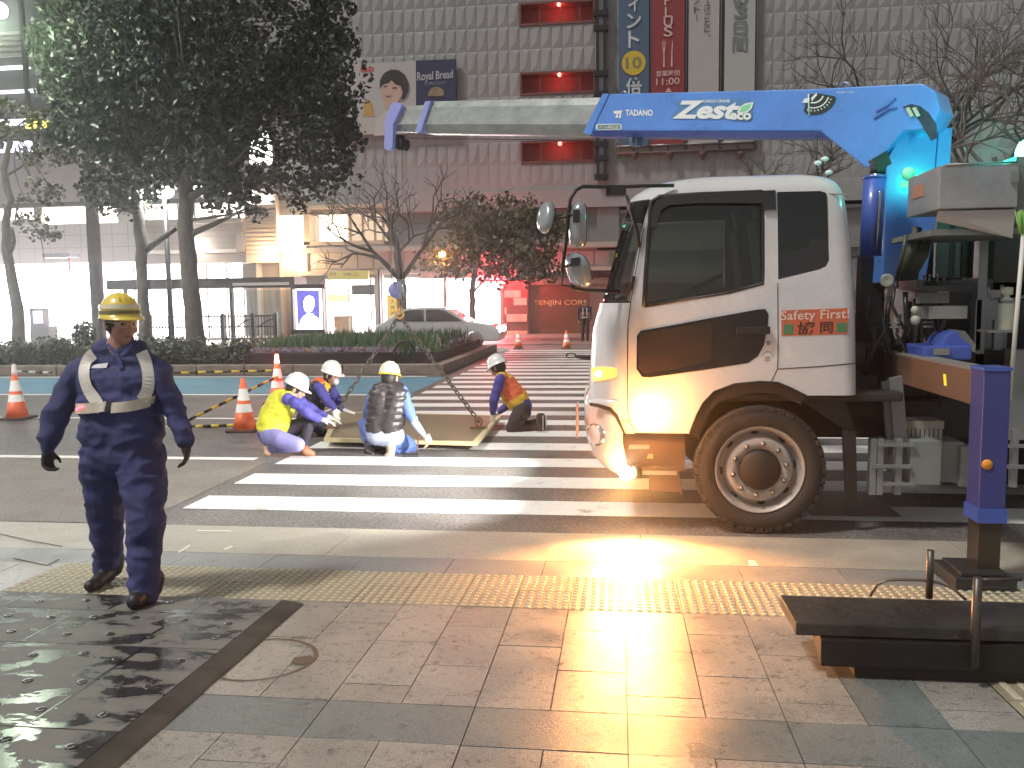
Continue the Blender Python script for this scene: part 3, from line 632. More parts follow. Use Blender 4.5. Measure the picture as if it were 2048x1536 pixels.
# ================================================================ planting in the median, trees
bark = M('bark', (.16,.14,.115), .85, var=.4, vs=7, bump=.8, bs=30, stretch=(1,1,.35))
barkd = M('bark_dark', (.105,.088,.08), .85, var=.35, vs=7, bump=.6, bs=30)
def leafmat(name, col, sp=.5):
    m = M(name, col, .42, spec=sp); n = m.node_tree; b = n.nodes['Principled BSDF']; ge = n.nodes.new('ShaderNodeNewGeometry')
    r = n.nodes.new('ShaderNodeValToRGB'); r.color_ramp.elements[0].color = (*[c*.5 for c in col],1); r.color_ramp.elements[1].color = (*[min(1,c*1.7) for c in col],1)
    n.links.new(ge.outputs['Random Per Island'], r.inputs[0]); n.links.new(r.outputs[0], b.inputs['Base Color']); return m
leafd = leafmat('leaf_dark', (.026,.034,.025)); leafg = leafmat('leaf_green', (.03,.042,.026)); leafo = leafmat('leaf_olive', (.075,.075,.04))
rnd = random.Random(21)
def leaf(mb, c, s, mi=0, flat=.0):
    a = Vector((rnd.gauss(0,1), rnd.gauss(0,1), rnd.gauss(0,1)*(1-flat))).normalized(); b = a.orthogonal().normalized()
    b.rotate(Matrix.Rotation(rnd.random()*6.28, 3, a)); n = a.cross(b); w_ = s*rnd.uniform(.3,.42)
    mb.add([c-a*s*.5, c-b*w_+n*s*.12, c+a*s*.5, c+b*w_+n*s*.12], [(0,1,2),(0,2,3)], mi)
def clump(mb, c, r, n, s, mi=0):
    for _ in range(n):
        d = Vector((rnd.gauss(0,1), rnd.gauss(0,1), rnd.gauss(0,.8))); d = d.normalized()*r*rnd.random()**.45
        leaf(mb, c+d, s*rnd.uniform(.5,1.4), mi)
def limb(mb, a, b, r0, r1, wob=.12, n=6, seg=6):
    a, b = Vector(a), Vector(b); pts = []; L = (b-a).length
    o1 = Vector((rnd.gauss(0,1), rnd.gauss(0,1), rnd.gauss(0,.5)))*wob*L*.4
    for i in range(seg+1):
        t = i/seg; pts.append(a.lerp(b, t)+o1*math.sin(t*math.pi)+Vector((rnd.gauss(0,1),rnd.gauss(0,1),0))*wob*L*.03)
    mb.tube(pts, [r0+(r1-r0)*i/seg for i in range(seg+1)], n); return pts
def tree(label, trunk, radii, limbs, ells, Y, nclump, lpc, ls, mat, group, holes=(), cr=.42, name='street_tree', bk=None, dy=1.6):
    base = W(*trunk[0], Y); r = thing(name, label, 'tree', (base.x, base.y, 0), group)
    mb = MB(); pts = [W(*p, Y) for p in trunk]; pts[0].z = .1
    fine = []
    for i in range(len(pts)-1):
        for k in range(4): fine.append(pts[i].lerp(pts[i+1], k/4))
    fine.append(pts[-1]); rr = []
    for i in range(len(radii)-1):
        for k in range(4): rr.append(radii[i]+(radii[i+1]-radii[i])*k/4)
    rr.append(radii[-1]); fine = [p+Vector((rnd.gauss(0,.012),rnd.gauss(0,.012),0)) for p in fine]
    mb.tube(fine, rr, 12)
    for (a, b, r0, r1) in limbs: limb(mb, W(*a, Y), W(*b, Y)+Vector((0,rnd.uniform(-.8,.8),0)), r0, r1, n=7)
    cs = []; tries = 0
    while len(cs) < nclump and tries < nclump*30:
        tries += 1; e = rnd.choices(ells, [q[2]*q[3] for q in ells])[0]
        u, v = rnd.uniform(-1,1), rnd.uniform(-1,1)
        if u*u+v*v > 1: continue
        px, py = e[0]+u*e[2], e[1]+v*e[3]
        if rnd.random() < .25*max(0, math.sin(px*.045+1.3)*math.sin(py*.06+px*.02)): continue
        if any((px-h[0])**2+(py-h[1])**2 < h[2]**2 for h in holes) and rnd.random() < .93: continue
        th = math.sqrt(max(.05, 1-u*u-v*v)); yy = Y+rnd.uniform(-1,1)*dy*th
        q = W(px, py, Y); q = EYE+(W(px, py, yy)-EYE); cs.append(q)
    for q in cs[::5]: limb(mb, fine[-1].lerp(q, .25), q, .035, .008, n=4, seg=4)
    mb.build('trunk', bk or bark, r)
    mb = MB()
    for q in cs: clump(mb, q, cr*rnd.uniform(.7,1.3), lpc, ls)
    mb.build('crown', mat, r)
    return r
GT = 'evergreen street trees in the median'
tree('big dark evergreen tree with the thick pale trunk nearest the poster panel', [(393,712),(388,640),(378,540),(370,450),(372,380),(385,250)], [.29,.235,.225,.2,.19,.12],
     [((378,470),(470,410),.09,.03),((372,400),(520,300),.12,.03),((380,330),(300,180),.1,.03),((383,300),(600,200),.1,.02),((375,440),(560,420),.05,.015)],
     [(480,60,220,190),(575,235,140,115),(560,345,150,62),(430,300,110,100),(640,150,72,120),(480,408,100,22),(420,150,160,160)], 22.0, 430, 58, .165, leafd, GT, holes=((516,50,26),(545,85,20),(528,150,22),(475,228,16),(545,235,20),(520,302,38),(545,395,30),(600,335,24),(655,238,16),(476,335,18),(620,120,14),(375,305,12),(334,384,34)))
tree('tall evergreen tree with a forked dark trunk, green lit on its outer side', [(292,712),(290,640),(283,560),(284,500),(276,420),(268,300)], [.2,.17,.15,.16,.15,.09],
     [((286,505),(345,455),.1,.075),((278,430),(180,385),.06,.02),((272,360),(150,230),.07,.02)],
     [(235,70,165,150),(200,215,125,95),(250,330,100,62),(215,395,75,30),(320,180,110,170),(150,110,78,130),(310,345,80,60)], 23.0, 380, 56, .165, leafg, GT, holes=((90,245,22),(305,270,12),(180,185,14),(140,300,18),(334,384,34),(120,350,30)))
tree('slim evergreen with a crooked, mostly bare trunk and sparse leaves', [(40,712),(35,620),(14,500),(12,440),(22,400),(8,340),(24,260)], [.2,.17,.13,.11,.1,.09,.06],
     [((20,505),(58,460),.07,.05),((58,460),(112,462),.03,.015),((30,440),(70,395),.03,.012),((15,350),(85,300),.04,.012),((80,465),(72,530),.02,.008),((45,590),(74,535),.02,.008)],
     [(60,425,42,26),(90,465,30,12),(75,390,40,16),(20,250,70,50),(110,300,60,30)], 23.5, 46, 40, .14, leafo, GT, cr=.3)
tree('leafy tree with a thin trunk glowing red from the sign beside the shutter', [(950,690),(946,640),(944,590),(948,550),(960,500)], [.16,.13,.12,.1,.06],
     [((946,585),(1000,520),.05,.02),((944,590),(905,530),.04,.015),((950,560),(1060,560),.04,.015)],
     [(990,455,105,62),(1032,508,85,46),(895,512,55,32),(965,540,65,16),(1070,540,42,16),(1060,470,60,55)], 34.0, 170, 42, .19, leafo, 'trees along the far pavement', cr=.55, bk=barkd)
# bare trees
def bare(label, base, Y, top, r0, depth, spread, group, mats=barkd, seed=1, lean=0., n0=4, ln=.78, height=None, start=.45):
    rr = random.Random(seed); b = W(*base, Y); b.z = .05; t = W(*top, Y); r = thing('bare_tree', label, 'tree', (b.x,b.y,0), group)
    mb = MB(); H = t.z
    def grow(p, d, L, rad, k):
        seg = 4; pts = [p]; q = p.copy(); dd = d.copy()
        for i in range(seg):
            dd = (dd+Vector((rr.gauss(0,.16),rr.gauss(0,.16),rr.gauss(0,.10)+.03))).normalized(); q = q+dd*L/seg; pts.append(q.copy())
        mb.tube(pts, [max(.006, rad*(1-.4*i/seg)) for i in range(seg+1)], 7 if k > 2 else 4, cap=False)
        if k <= 0: return
        for c in range(rr.choice((2,3,3)) if k > 1 else rr.choice((2,3))):
            a = dd.orthogonal().normalized(); a.rotate(Matrix.Rotation(rr.random()*6.283, 3, dd))
            nd = (dd*1.0+a*rr.uniform(.45,1.0)*spread); nd.z = nd.z*.85+.12; nd.normalize()
            grow(pts[rr.choice((-1,-1,-2))], nd, L*ln*rr.uniform(.8,1.15), rad*.6, k-1)
    fork = b.lerp(Vector((b.x+lean*.5, b.y, H)), start)
    mb.tube([b, b.lerp(fork,.5)+Vector((.03,0,0)), fork], [r0*1.3, r0*1.05, r0], 10)
    L0 = (H-fork.z)*.42
    for i in range(n0):
        an = 6.283*i/n0+rr.random()*.6; grow(fork, Vector((math.cos(an)*.6*spread+lean*.1, math.sin(an)*.45*spread, 1)).normalized(), L0, r0*.62, depth)
    mb.build('trunk', mats, r); return r
bare('bare spreading tree behind the hanging hook block', (805,700), 30.0, (790,368), .17, 4, 1.25, 'bare winter trees', seed=4, n0=4, start=.42)
bare('bare winter tree rising behind the crane column', (1810,700), 24.0, (1860,95), .16, 5, .95, 'bare winter trees', seed=9, n0=4, start=.5)
bare('tangled bare tree rising above the grey stowage box of the truck', (1985,700), 22.0, (2000,110), .15, 5, 1.2, 'bare winter trees', mats=M('bark_brown', (.13,.10,.085), .85, var=.3, vs=6), seed=15, n0=5, start=.45)
bare('low bare tree behind the cab roof under the crane boom', (1560,700), 30.0, (1600,275), .12, 4, 1.2, 'bare winter trees', seed=23, n0=4, start=.5)
# ---------------------------------------------------------------- median planter
kerbm = M('granite_kerb', (.27,.22,.18), .75, var=.3, vs=4, fine=.25)
mb = MB(); XR = -4.0
r = thing('median_kerb', 'long low granite kerb edging the planted median', 'kerb', (-12,19.3,0)); x = XR
while x > -60: mb.box((x-1.18,19.2,0),(x,19.5,.24)); x -= 1.2
y = 19.5
while y < 27: mb.box((XR-.3,y+.01,0),(XR,y+1.19,.24)); y += 1.2
mb.build('kerb_stone', kerbm, r, bevel=.015)
mb = MB(); mb.box((-60,19.5,0),(XR-.3,27.9,.2)); structure('median_ground', mb, M('soil', (.07,.055,.04), .95, var=.4, vs=3))
xs = W(497,720,19.75).x
r = thing('planter_box', 'long dark timber planter full of flowers at the end of the median', 'planter', ((xs+XR)/2,19.7,.2))
mb = MB(); zt = W(700,707,19.7).z
for a, b in ((xs,W(790,720,19.7).x),(W(827,720,19.7).x,XR-.34)): mb.box((a,19.65,.2),(b,19.75,zt)); mb.box((a-.02,19.62,zt-.02),(b+.02,19.78,zt+.03))
a, b = W(795,720,19.7).x, W(822,720,19.7).x
mb.box((XR-.42,19.75,.2),(XR-.34,26.6,zt)); mb.box((xs,19.75,.2),(xs+.08,26.6,zt))
mb.build('box_wall', M('dark_timber', (.045,.037,.035), .7, var=.35, vs=5, stretch=(.3,1,3)), r)
mb = MB(); cx = (a+b)/2
mb.tube([(cx+.3*math.cos(t*math.pi/10), 19.7, .2+.55*math.sin(t*math.pi/10)) for t in range(11)], .035, 8); mb.build('hoop', blackm, r)
# hedge
r = thing('hedge', 'dark clipped hedge running along the median up to the planter box', 'hedge', (-12,20.4,.2)); mb = MB()
for _ in range(2600):
    x = rnd.uniform(-26, xs); yy = 19.62+abs(rnd.gauss(0,.75)); z = rnd.uniform(.22, .72+.1*math.sin(x*2.1)+.08*math.sin(x*5.3)-.1*max(0, .2-(yy-19.6)))
    for _k in range(9): leaf(mb, Vector((x+rnd.gauss(0,.09), yy+rnd.gauss(0,.08), z+rnd.gauss(0,.07))), rnd.uniform(.07,.12))
mb.build('foliage', leafmat('hedge_leaf', (.055,.07,.035)), r)
mb = MB()
for _ in range(3600):                                          # iris blades and small winter flowers
    x = rnd.uniform(xs+.1, XR-.45); yy = rnd.uniform(19.95, 22.5) if rnd.random() < .75 else rnd.uniform(22.5,26.4); h = rnd.uniform(.3,.62)*(1.0 if x < W(850,700,20).x else .45)
    d = Vector((rnd.gauss(0,.13), rnd.gauss(0,.1), h)); s_ = Vector((.018,rnd.uniform(-.01,.01),0)); p = Vector((x,yy,zt-.12))
    mb.add([p-s_, p+s_, p+d*.6+s_*.9, p+d*.6-s_*.9, p+d], [(0,1,2,3),(3,2,4)])
o = mb.build('iris_leaves', leafmat('iris_leaf', (.06,.13,.05))); tag(o, 'upright green iris leaves standing in the planter', 'plants', kind='stuff')
mb = MB()
for _ in range(900):
    x = rnd.uniform(xs+.05, XR-.42); yy = rnd.uniform(19.78, 20.05) if x < W(800,700,20).x else rnd.uniform(19.8,25.5); z = zt+rnd.uniform(.0,.12)
    mi = rnd.choices((0,1,2,3), (5,2.2,.3 if x < W(840,700,20).x else 1.6,.25))[0]; rr_ = rnd.uniform(.025,.045)
    for k in range(4):
        an = rnd.random()*6.28; c = Vector((x+rr_*.7*math.cos(an+k*1.57), yy+rnd.gauss(0,.01), z+rr_*.7*math.sin(an+k*1.57)))
        mb.add([c+Vector((rr_*.6*math.cos(q*1.256),-.01*(q%2),rr_*.6*math.sin(q*1.256))) for q in range(5)], [(0,1,2,3,4)], mi)
    for k in range(3): leaf(mb, Vector((x+rnd.gauss(0,.05),yy+.03,z-.05)), .07, 4)
o = mb.build('flower_bed', [M('flower_white', (.42,.38,.42), .7), M('flower_mauve', (.22,.15,.3), .7), M('flower_red', (.4,.06,.05), .7), M('flower_yellow', (.75,.6,.05), .7), leafd]); tag(o, 'low white and mauve flowers along the planter edge', 'flowers', kind='stuff')
o = thing('plant_label', 'small slanted grey plant label on a stake in the flowers', 'sign', W(880,692,21.0)); p = W(880,695,21.0)
mb = MB(); mb.tube([p, p+Vector((0,0,.25))], .012); mb.build('stake', metal, o); mb = MB(); q = W(876,678,20.9); mb.obox(q, (.05,0,-.03), (0,.01,0), (-.06,.02,.13)); mb.build('plate', M('label_grey', (.2,.19,.18), .5), o)
# ---------------------------------------------------------------- lamp posts, shelter, fence
def post(name, label, cat, x, ybase, ytop, Y, r0, r1, mat, group=None):
    b = W(x, ybase, Y); t = W(x, ytop, Y); b.z = .1; r = thing(name, label, cat, (b.x,b.y,0), group)
    mb = MB(); mb.tube([b, Vector((b.x,b.y,b.z+.6)), Vector((b.x,b.y,t.z))], [r0*1.25, r0, r1], 12); mb.build('pole', mat, r); return r, Vector((b.x,b.y,t.z))
r, t = post('street_lamp', 'slim dark street lamp with a glaring white head between two trunks', 'lamp', 345, 700, 393, 23.5, .085, .06, M('lamp_pole', (.09,.085,.08), .5, .3))
mb = MB(); mb.ball(t+Vector((0,0,.12)), .22, 14, sc=(1.3,1,.8)); mb.build('lamp_head', emis('lamp_white', (.95,1,1), 9), r); lamp('lamp_light', t+Vector((0,-.3,-.1)), 70, (.93,1,.97), r, .15)
r, t = post('utility_pole', 'thick brown utility pole beside the forked evergreen trunk', 'pole', 201, 700, 150, 24.5, .2, .17, M('concrete_pole', (.14,.12,.11), .8, var=.25, vs=4))
r, t = post('street_lamp', 'tall street lamp lighting the green side of the forked tree', 'lamp', -62, 700, 15, 21.0, .1, .07, MATS['lamp_pole'])
mb = MB(); hd = W(-8, 28, 21.0); mb.tube([t, hd+Vector((0,0,.1))], .045); mb.build('arm', MATS['lamp_pole'], r); mb = MB(); mb.ball(hd, .22, 14, sc=(1.3,1,.5)); mb.build('lamp_head', emis('lamp_green', (.82,1,.86), 6), r); lamp('lamp_light', hd+Vector((.2,-.3,-.3)), 300, (.82,1,.74), r, .2)
r, t = post('street_lamp', 'small orange street lamp in front of the white shop', 'lamp', 892, 690, 518, 33.2, .07, .05, M('orange_pole', (.45,.22,.13), .5))
mb = MB(); mb.ball(t+Vector((-.08,0,.2)), .14, 12); mb.build('lamp_head', emis('lamp_orange', (1,.5,.14), 9), r); lamp('lamp_light', t+Vector((-.05,-.4,.1)), 40, (1,.45,.15), r, .15)
r = thing('bus_shelter', 'black framed bus shelter with a flat roof behind the hedge', 'bus shelter', W(460,690,32))
P = lambda x, y, d=0: W(x, y, 32.0+d)
mb = MB(); a, b = P(215,560), P(591,574); mb.box((a.x,31.9,b.z),(b.x,33.2,a.z)); mb.build('roof', blackm, r)
mb = MB()
for x, wd in ((464,.12),(588,.16),(252,.1)): q = P(x,600); mb.box((q.x-wd/2,31.9,.03),(q.x+wd/2,32.1,b.z))
q = P(330,572); parts(mb, 'post', blackm, r)
mb = MB(); q0, q1 = P(468,575), P(583,690); mb.box((q0.x,33.0,.4),(q1.x,33.03,2.2)); parts(mb, 'glass_panel', glass('pane', (.8,.86,.86)), r)
mb = MB(); q0, q1 = P(575,575), P(578,690); mb.box((q0.x,32.6,.03),(q1.x,32.7,b.z)); q0,q1 = P(468,566),P(580,570); mb.box((q0.x,31.86,q1.z),(q1.x,31.9,q0.z)); mb.build('white_trim', M('shop_white_frame'), r)
r = thing('poster_panel', 'backlit violet poster of a pale figure in a black freestanding frame', 'advert panel', W(617,690,31.5))
P = lambda x, y, d=0: W(x, y, 31.5+d)
mb = MB(); a, b = P(584,569), P(651,664)
for (x0,y0,x1,y1) in ((584,569,651,577),(584,659,651,667),(584,577,591,694),(645,577,651,694)): c0_, c1_ = P(x0,y0), P(x1,y1); mb.box((c0_.x,31.4,c1_.z),(c1_.x,31.65,c0_.z))
mb.build('frame', M('panel_navy', (.02,.02,.035), .4), r)
mb = MB(); c0_, c1_ = P(591,577), P(645,659); mb.box((c0_.x,31.46,c1_.z),(c1_.x,31.6,c0_.z)); mb.build('lightbox', emis('poster_edge', (.93,.93,1), 2.2), r)
mb = MB(); c0_, c1_ = P(594,581), P(641,648); mb.box((c0_.x,31.44,c1_.z),(c1_.x,31.46,c0_.z)); mb.build('poster', emis('poster_violet', (.12,.11,.52), .75), r)
mb = MB(); f = lambda pts: mb.prism([W(x,y,31.43) for x, y in pts], (0,.008,0))
f([(598,656),(601,640),(607,632),(612,630),(613,627),(626,627),(627,631),(634,634),(640,641),(642,656)]); f([(610,622),(607,612),(607,602),(611,594),(618,591),(625,593),(629,601),(628,613),(624,622),(617,626)])
mb.build('figure', emis('poster_figure', (.97,.96,1), 1.6), r)
r = thing('railing', 'black iron railing of thin bars in front of the lit shops', 'fence', W(420,690,33)); mb = MB(); P = lambda x, y, d=0: W(x, y, 33.0+d)
xa, xb = P(296,650).x, P(556,650).x; z1, z2, z0 = P(420,633).z, P(420,654).z, .25
for z in (z1, z2, z0): mb.box((xa,32.97,z-.03),(xb,33.03,z+.03))
x = xa
while x < xb: mb.box((x-.014,32.98,z0),(x+.014,33.02,z1+.06)); x += .125
mb.build('bars', blackm, r); mb = MB()
for px_ in (300,400,447,507,553): q = P(px_,650).x; mb.box((q-.06,32.9,.03),(q+.06,33.1,z1+.12))
parts(mb, 'post', blackm, r)
mb = MB()
for x0, x1 in ((472,505),(515,550)): mb.tube([P(x0,655),P(x0+18,642),P(x1,636)], .035, 6)
parts(mb, 'handrail', blackm, r)
# yellow signs by the shop entrance
r = thing('shop_sign', 'horizontal yellow sign above the small lit shop', 'sign', W(698,552,39.5)); P = lambda x, y: W(x,y,39.5)
mb = MB(); a, b = P(657,543), P(738,559); mb.box((a.x,39.4,b.z),(b.x,39.6,a.z)); mb.build('board', M('sign_yellow', (.5,.42,.1), .5, emit=(.6,.5,.1), es=.12), r)
mb = MB(); put_text(mb, '地下鉄', P(667,548)-Vector((0,.13,0)), (1,0,0), (0,0,1), .14, .34); put_text(mb, '天神駅 入口', P(703,549)-Vector((0,.13,0)), (1,0,0), (0,0,1), .17, .75); mb.build('lettering', M('sign_ink', (.06,.05,.03), .6), r)
r = thing('shop_sign', 'upright yellow sign board beside the bare tree trunk', 'sign', W(786,650,38.0)); P = lambda x, y: W(x,y,38.0)
mb = MB(); a, b = P(775,590), P(798,650); mb.box((a.x,37.9,b.z),(b.x,38.1,a.z)); mb.build('board', M('sign_amber', (.62,.42,.06), .5, emit=(.8,.5,.05), es=.22), r)
mb = MB()
for k, ch in enumerate('天神地下'): put_text(mb, ch, P(786.5,603+12*k)-Vector((0,.13,0)), (1,0,0), (0,0,1), .19, .19)
mb.build('lettering', MATS['sign_ink'], r); mb = MB(); a, b = P(757,540), P(763,655); mb.box((a.x,37.9,.03),(b.x,38.1,a.z)); parts(mb, 'post', blackm, r)
r = thing('info_kiosk', 'grey street kiosk with a violet screen in front of the white shop', 'kiosk', W(88,690,31.5)); P = lambda x, y: W(x,y,31.5)
mb = MB(); a, b = P(69,652), P(108,690); mb.box((a.x,31.2,.03),(b.x,31.8,a.z)); a, b = P(66,616), P(97,652); mb.box((a.x,31.25,b.z),(b.x,31.6,a.z)); mb.build('body', M('kiosk_grey', (.3,.3,.31), .5), r, bevel=.03)
mb = MB(); a, b = P(75,622), P(95,646); mb.box((a.x,31.22,b.z),(b.x,31.25,a.z)); mb.build('screen', emis('kiosk_screen', (.6,.58,1), 1.2), r)
r = thing('bench', 'low dark bench beside the poster panel', 'bench', W(680,690,32.5)); P = lambda x, y: W(x,y,32.5)
mb = MB(); a, b = P(655,668), P(704,671); mb.box((a.x,32.3,a.z-.07),(b.x,32.7,a.z)); parts(mb, 'seat', blackm, r)
for x in (662,698): q = P(x,680); mb = MB(); mb.box((q.x-.03,32.35,.03),(q.x+.03,32.65,a.z-.07)); mb.build('leg', blackm, r)
# ---------------------------------------------------------------- white car on the side street
YC = 30.3; r = thing('parked_car', 'white car with bright headlights behind the flower planter', 'car', W(880,698,YC)); xc = W(882,690,YC).x; Lc = 4.5
prof = [(-2.22,.28),(-2.25,.62),(-2.15,.86),(-1.9,.93),(-1.35,1.36),(-.95,1.45),(.1,1.46),(.45,1.38),(1.12,.96),(1.95,.84),(2.2,.7),(2.27,.45),(2.22,.26)]
carw = M('car_white', (.62,.64,.63), .25, coat=1.); mb = MB()
def csec(off, sc): return [(xc+p[0]*sc, p[1]) for p in prof]
mb.prism([(x, YC-.82, z) for x, z in csec(0,1)], (0,1.64,0)); mb.build('body', carw, r, bevel=.06)
mb = MB()
for w_ in ([(-1.55,.97),(-1.22,1.31),(-.9,1.37),(-.42,1.38),(-.42,.97)],[(-.34,.97),(-.34,1.38),(.12,1.38),(.4,1.31),(.95,.97)]): mb.prism([(xc+x, YC-.832, z) for x, z in w_], (0,.008,0))
mb.build('window', M('car_glass', (.05,.06,.06), .05, spec=.8), r)
for x in (-1.35,1.35):
    mb = MB(); mb.lathe((xc+x,YC-.86,.32), (0,1,0), [(0,.2,1),(.01,.3,0),(.2,.32,0),(.22,.0,0)], 24); mb.build('wheel', [M('tyre_far', (.02,.02,.02), .8), M('rim_far', (.45,.45,.45), .35, .7)], r)
for s_ in (-1, 1): mb = MB(); mb.ball((xc+2.2, YC+.6*s_, .66), .11, 12); mb.build('headlight', emis('headlight', (1,1,.97), 14), r)
lamp('headlight_beam', (xc+2.45, YC-.5, .65), 120, (1,.98,.92), r, .08, 'SPOT', R(75), (xc+9, YC-2.5, .2))
# ---------------------------------------------------------------- cones and striped bars
conem = [M('cone_orange', (.85,.17,.06), .45, var=.08, vs=4), M('cone_white', (.82,.80,.76), .35), M('cone_base', (.09,.05,.04), .7), emis('cone_lamp', (1,.12,.1), 10)]
def cone(p, h, label, group, lit=False, tilt=0):
    r = thing('traffic_cone', label, 'traffic cone', p, group); p = Vector(p); k = h/.7
    mb = MB(); b = .19*k; mb.box((p.x-b,p.y-b,p.z+.003),(p.x+b,p.y+b,p.z+.035*k)); mb.build('base', conem[2], r, bevel=.01)
    mb = MB(); z = lambda t: .03*k+(h-.03*k)*t; rr_ = lambda t: (.15+(.028-.15)*t)*k
    bands = [(0,.34,0),(.34,.50,1),(.50,.57,0),(.57,.80,1),(.80,1,0)]
    pr = []
    for a, c, m in bands: pr += [(z(a), rr_(a), m), (z(c), rr_(c), m)]
    mb.lathe(p, (0,0,1), pr+[(h,0,0)], 28); mb.build('body', conem[:2], r)
    if lit:
        mb = MB(); mb.lathe(p+Vector((0,0,h-.05)), (0,0,1), [(0,.042),(.05,.042),(.05,.036),(.14,.032),(.155,.02),(.155,0)], 14); mb.build('warning_lamp', conem[3] if lit > 1 else M('lamp_housing', (.8,.7,.68), .4), r)
        if lit > 1: lamp('red_light', p+Vector((0,-.12,h+.1)), 9, (1,.05,.05), r, .06)
    return r
cone(G(35,838), .73, 'orange cone with white bands standing alone behind the arm of the walking man', 'road cones', 1)
cone(G(490,862), .71, 'orange cone with white bands at the end of the striped bar', 'road cones')
cone(G(557,806), .73, 'orange cone with a lit red lamp behind the crouching worker', 'road cones', 2)
cone(G(1037,697), .62, 'far orange cone near the block pillar', 'road cones')
cone(G(1133,697), .62, 'far orange cone in front of the roller shutter', 'road cones')
for (x, y, h, lab) in ((672,682,.6,'red cone behind the poster panel bench'),(739,684,.6,'red cone in front of the small lit shop'),(604,684,.45,'short red cone under the poster panel')):
    p = W(x,y,35); p.z = .03; cone(p, h+.15, lab, 'road cones')
barm = [M('bar_yellow', (.72,.52,.04), .45), M('bar_black', (.02,.02,.02), .5)]
def bar(a, b, label, n=12, rad=.018, name='striped_bar', mats=barm):
    a, b = Vector(a), Vector(b); mb = MB()
    for k in range(n): mb.tube([a.lerp(b,k/n), a.lerp(b,(k+1)/n)], rad, 8, k % 2)
    for q in (a, b): mb.lathe(q, (0,0,1), [(-.012,.05),(.012,.05)], 12, 1)
    o = mb.build(name, mats, loc=(a+b)/2); tag(o, label, 'barrier bar', 'cone bars')
a = W(557,752,G(557,806).y); q = G(490,862)
bar(W(357,850,G(490,862).y-.4), a, 'yellow and black bar sloping up to the lamp cone', 15, .022)
bar(W(300,856,11.2), W(487,850,11.0), 'low yellow and black bar reaching the middle cone', 12, .022)
bar(W(30,742,18.9), W(100,745,18.9), 'short white and black bar by the lone cone along the kerb', 5, .022, mats=[M('bar_white', (.75,.73,.72), .5), barm[1]])
bar(W(330,746,18.9), W(548,741,18.9), 'yellow and black bar lying along the median kerb', 13, .025)
# ================================================================ crane truck
YN, YF = 6.2, 8.5
truck = thing('crane_truck', 'white cab truck with a blue cargo crane reaching over the workers', 'truck', (1.0, 7.35, 0))
paintw = M('cab_white', (.62,.61,.615), .24, var=.10, vs=1.1, coat=.6, fine=.03)
trim = M('black_trim', (.018,.018,.018), .45)
dark = M('chassis_black', (.022,.02,.02), .6, var=.4, vs=4)
blue = M('crane_blue', (.105,.27,.72), .3, var=.13, vs=3, coat=.4, fine=.05)
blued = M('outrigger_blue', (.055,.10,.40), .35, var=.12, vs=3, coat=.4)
chrome = M('chrome', (.75,.75,.75), .12, 1.)
alu = M('dull_aluminium', (.30,.31,.31), .42, .5, var=.18, vs=3)
tinted = glass('cab_glass', (.80,.83,.80), 0, .9)
darkglass = M('dark_glass', (.012,.012,.012), .03, spec=.7)
def N(px, py, d=0.0): return W(px, py, YN+d)
# -- shell of the cab: plan sections stacked from the sill to the roof
secs = [(868,1176,1719,0,.22,.09),(835,1174,1719,0,.24,.1),(790,1175,1719,0,.26,.1),(720,1178,1719,0,.28,.11),(660,1184,1718,0,.30,.11),(613,1196,1717,.004,.32,.11),(573,1206,1715,.008,.32,.12),(500,1224,1711,.02,.32,.12),(430,1242,1705,.034,.32,.13),
        (395,1254,1700,.045,.32,.14),(380,1266,1696,.058,.32,.15),(366,1286,1690,.085,.32,.17),(354,1312,1678,.135,.32,.2),(346,1345,1655,.22,.3,.2),(342.5,1385,1630,.36,.28,.2)]
def section(py, xf, xr, ins, rf, rr, sh=0.0):
    z = N(1400, py).z; a = N(xf, py).x+sh; b = N(xr, py).x-sh; y0 = YN+ins+sh; y1 = YF-ins-sh; pts = []
    rf = max(.05, rf-sh*.5); rr = max(.03, rr-sh*.5)
    for (cx, cy, r, s) in ((a+rf,y0+rf,rf,180),(b-rr,y0+rr,rr,270),(b-rr,y1-rr,rr,0),(a+rf,y1-rf,rf,90)):
        for k in range(9): an = R(s+90*k/8); pts.append(Vector((cx+r*math.cos(an), cy+r*math.sin(an), z)))
    return pts
def loft(mb, rows, flip=False, mi=0):
    n = len(rows[0]); b = len(mb.v); mb.v += [p for r_ in rows for p in r_]
    for i in range(len(rows)-1):
        for k in range(n):
            j = (k+1) % n; f = [b+i*n+k, b+i*n+j, b+(i+1)*n+j, b+(i+1)*n+k]; mb.f.append(f[::-1] if flip else f); mb.m.append(mi); mb.sm.append(True)
    f0 = [b+k for k in range(n)][::-1]; f1 = [b+(len(rows)-1)*n+k for k in range(n)]
    for f in (f0, f1): mb.f.append(f[::-1] if flip else f); mb.m.append(mi); mb.sm.append(False)
mb = MB(); loft(mb, [section(*s) for s in secs])
inn = [section(*s, sh=.05) for s in secs[:-1]]
for p in inn[0]: p.z += .06
for p in inn[-1]: p.z -= .03
loft(mb, inn, True, 1)
cab = mb.build('cab', [paintw, M('cab_inside', (.05,.048,.045), .8)], truck)
def cutter(mb):
    o = mb.build('cutter', trim); return o
WIN = [(1303,402),(1318,393),(1400,388),(1527,383),(1527,566),(1460,584),(1288,612),(1292,540)]
QTR = [(1557,382),(1645,380),(1656,384),(1659,394),(1660,520),(1654,532),(1640,539),(1557,559)]
arch = [(1370,900),(1379,866),(1392,832),(1406,806),(1428,783),(1468,768),(1520,763),(1556,765),(1580,775),(1612,791),(1740,791),(1740,900)]
cuts = []
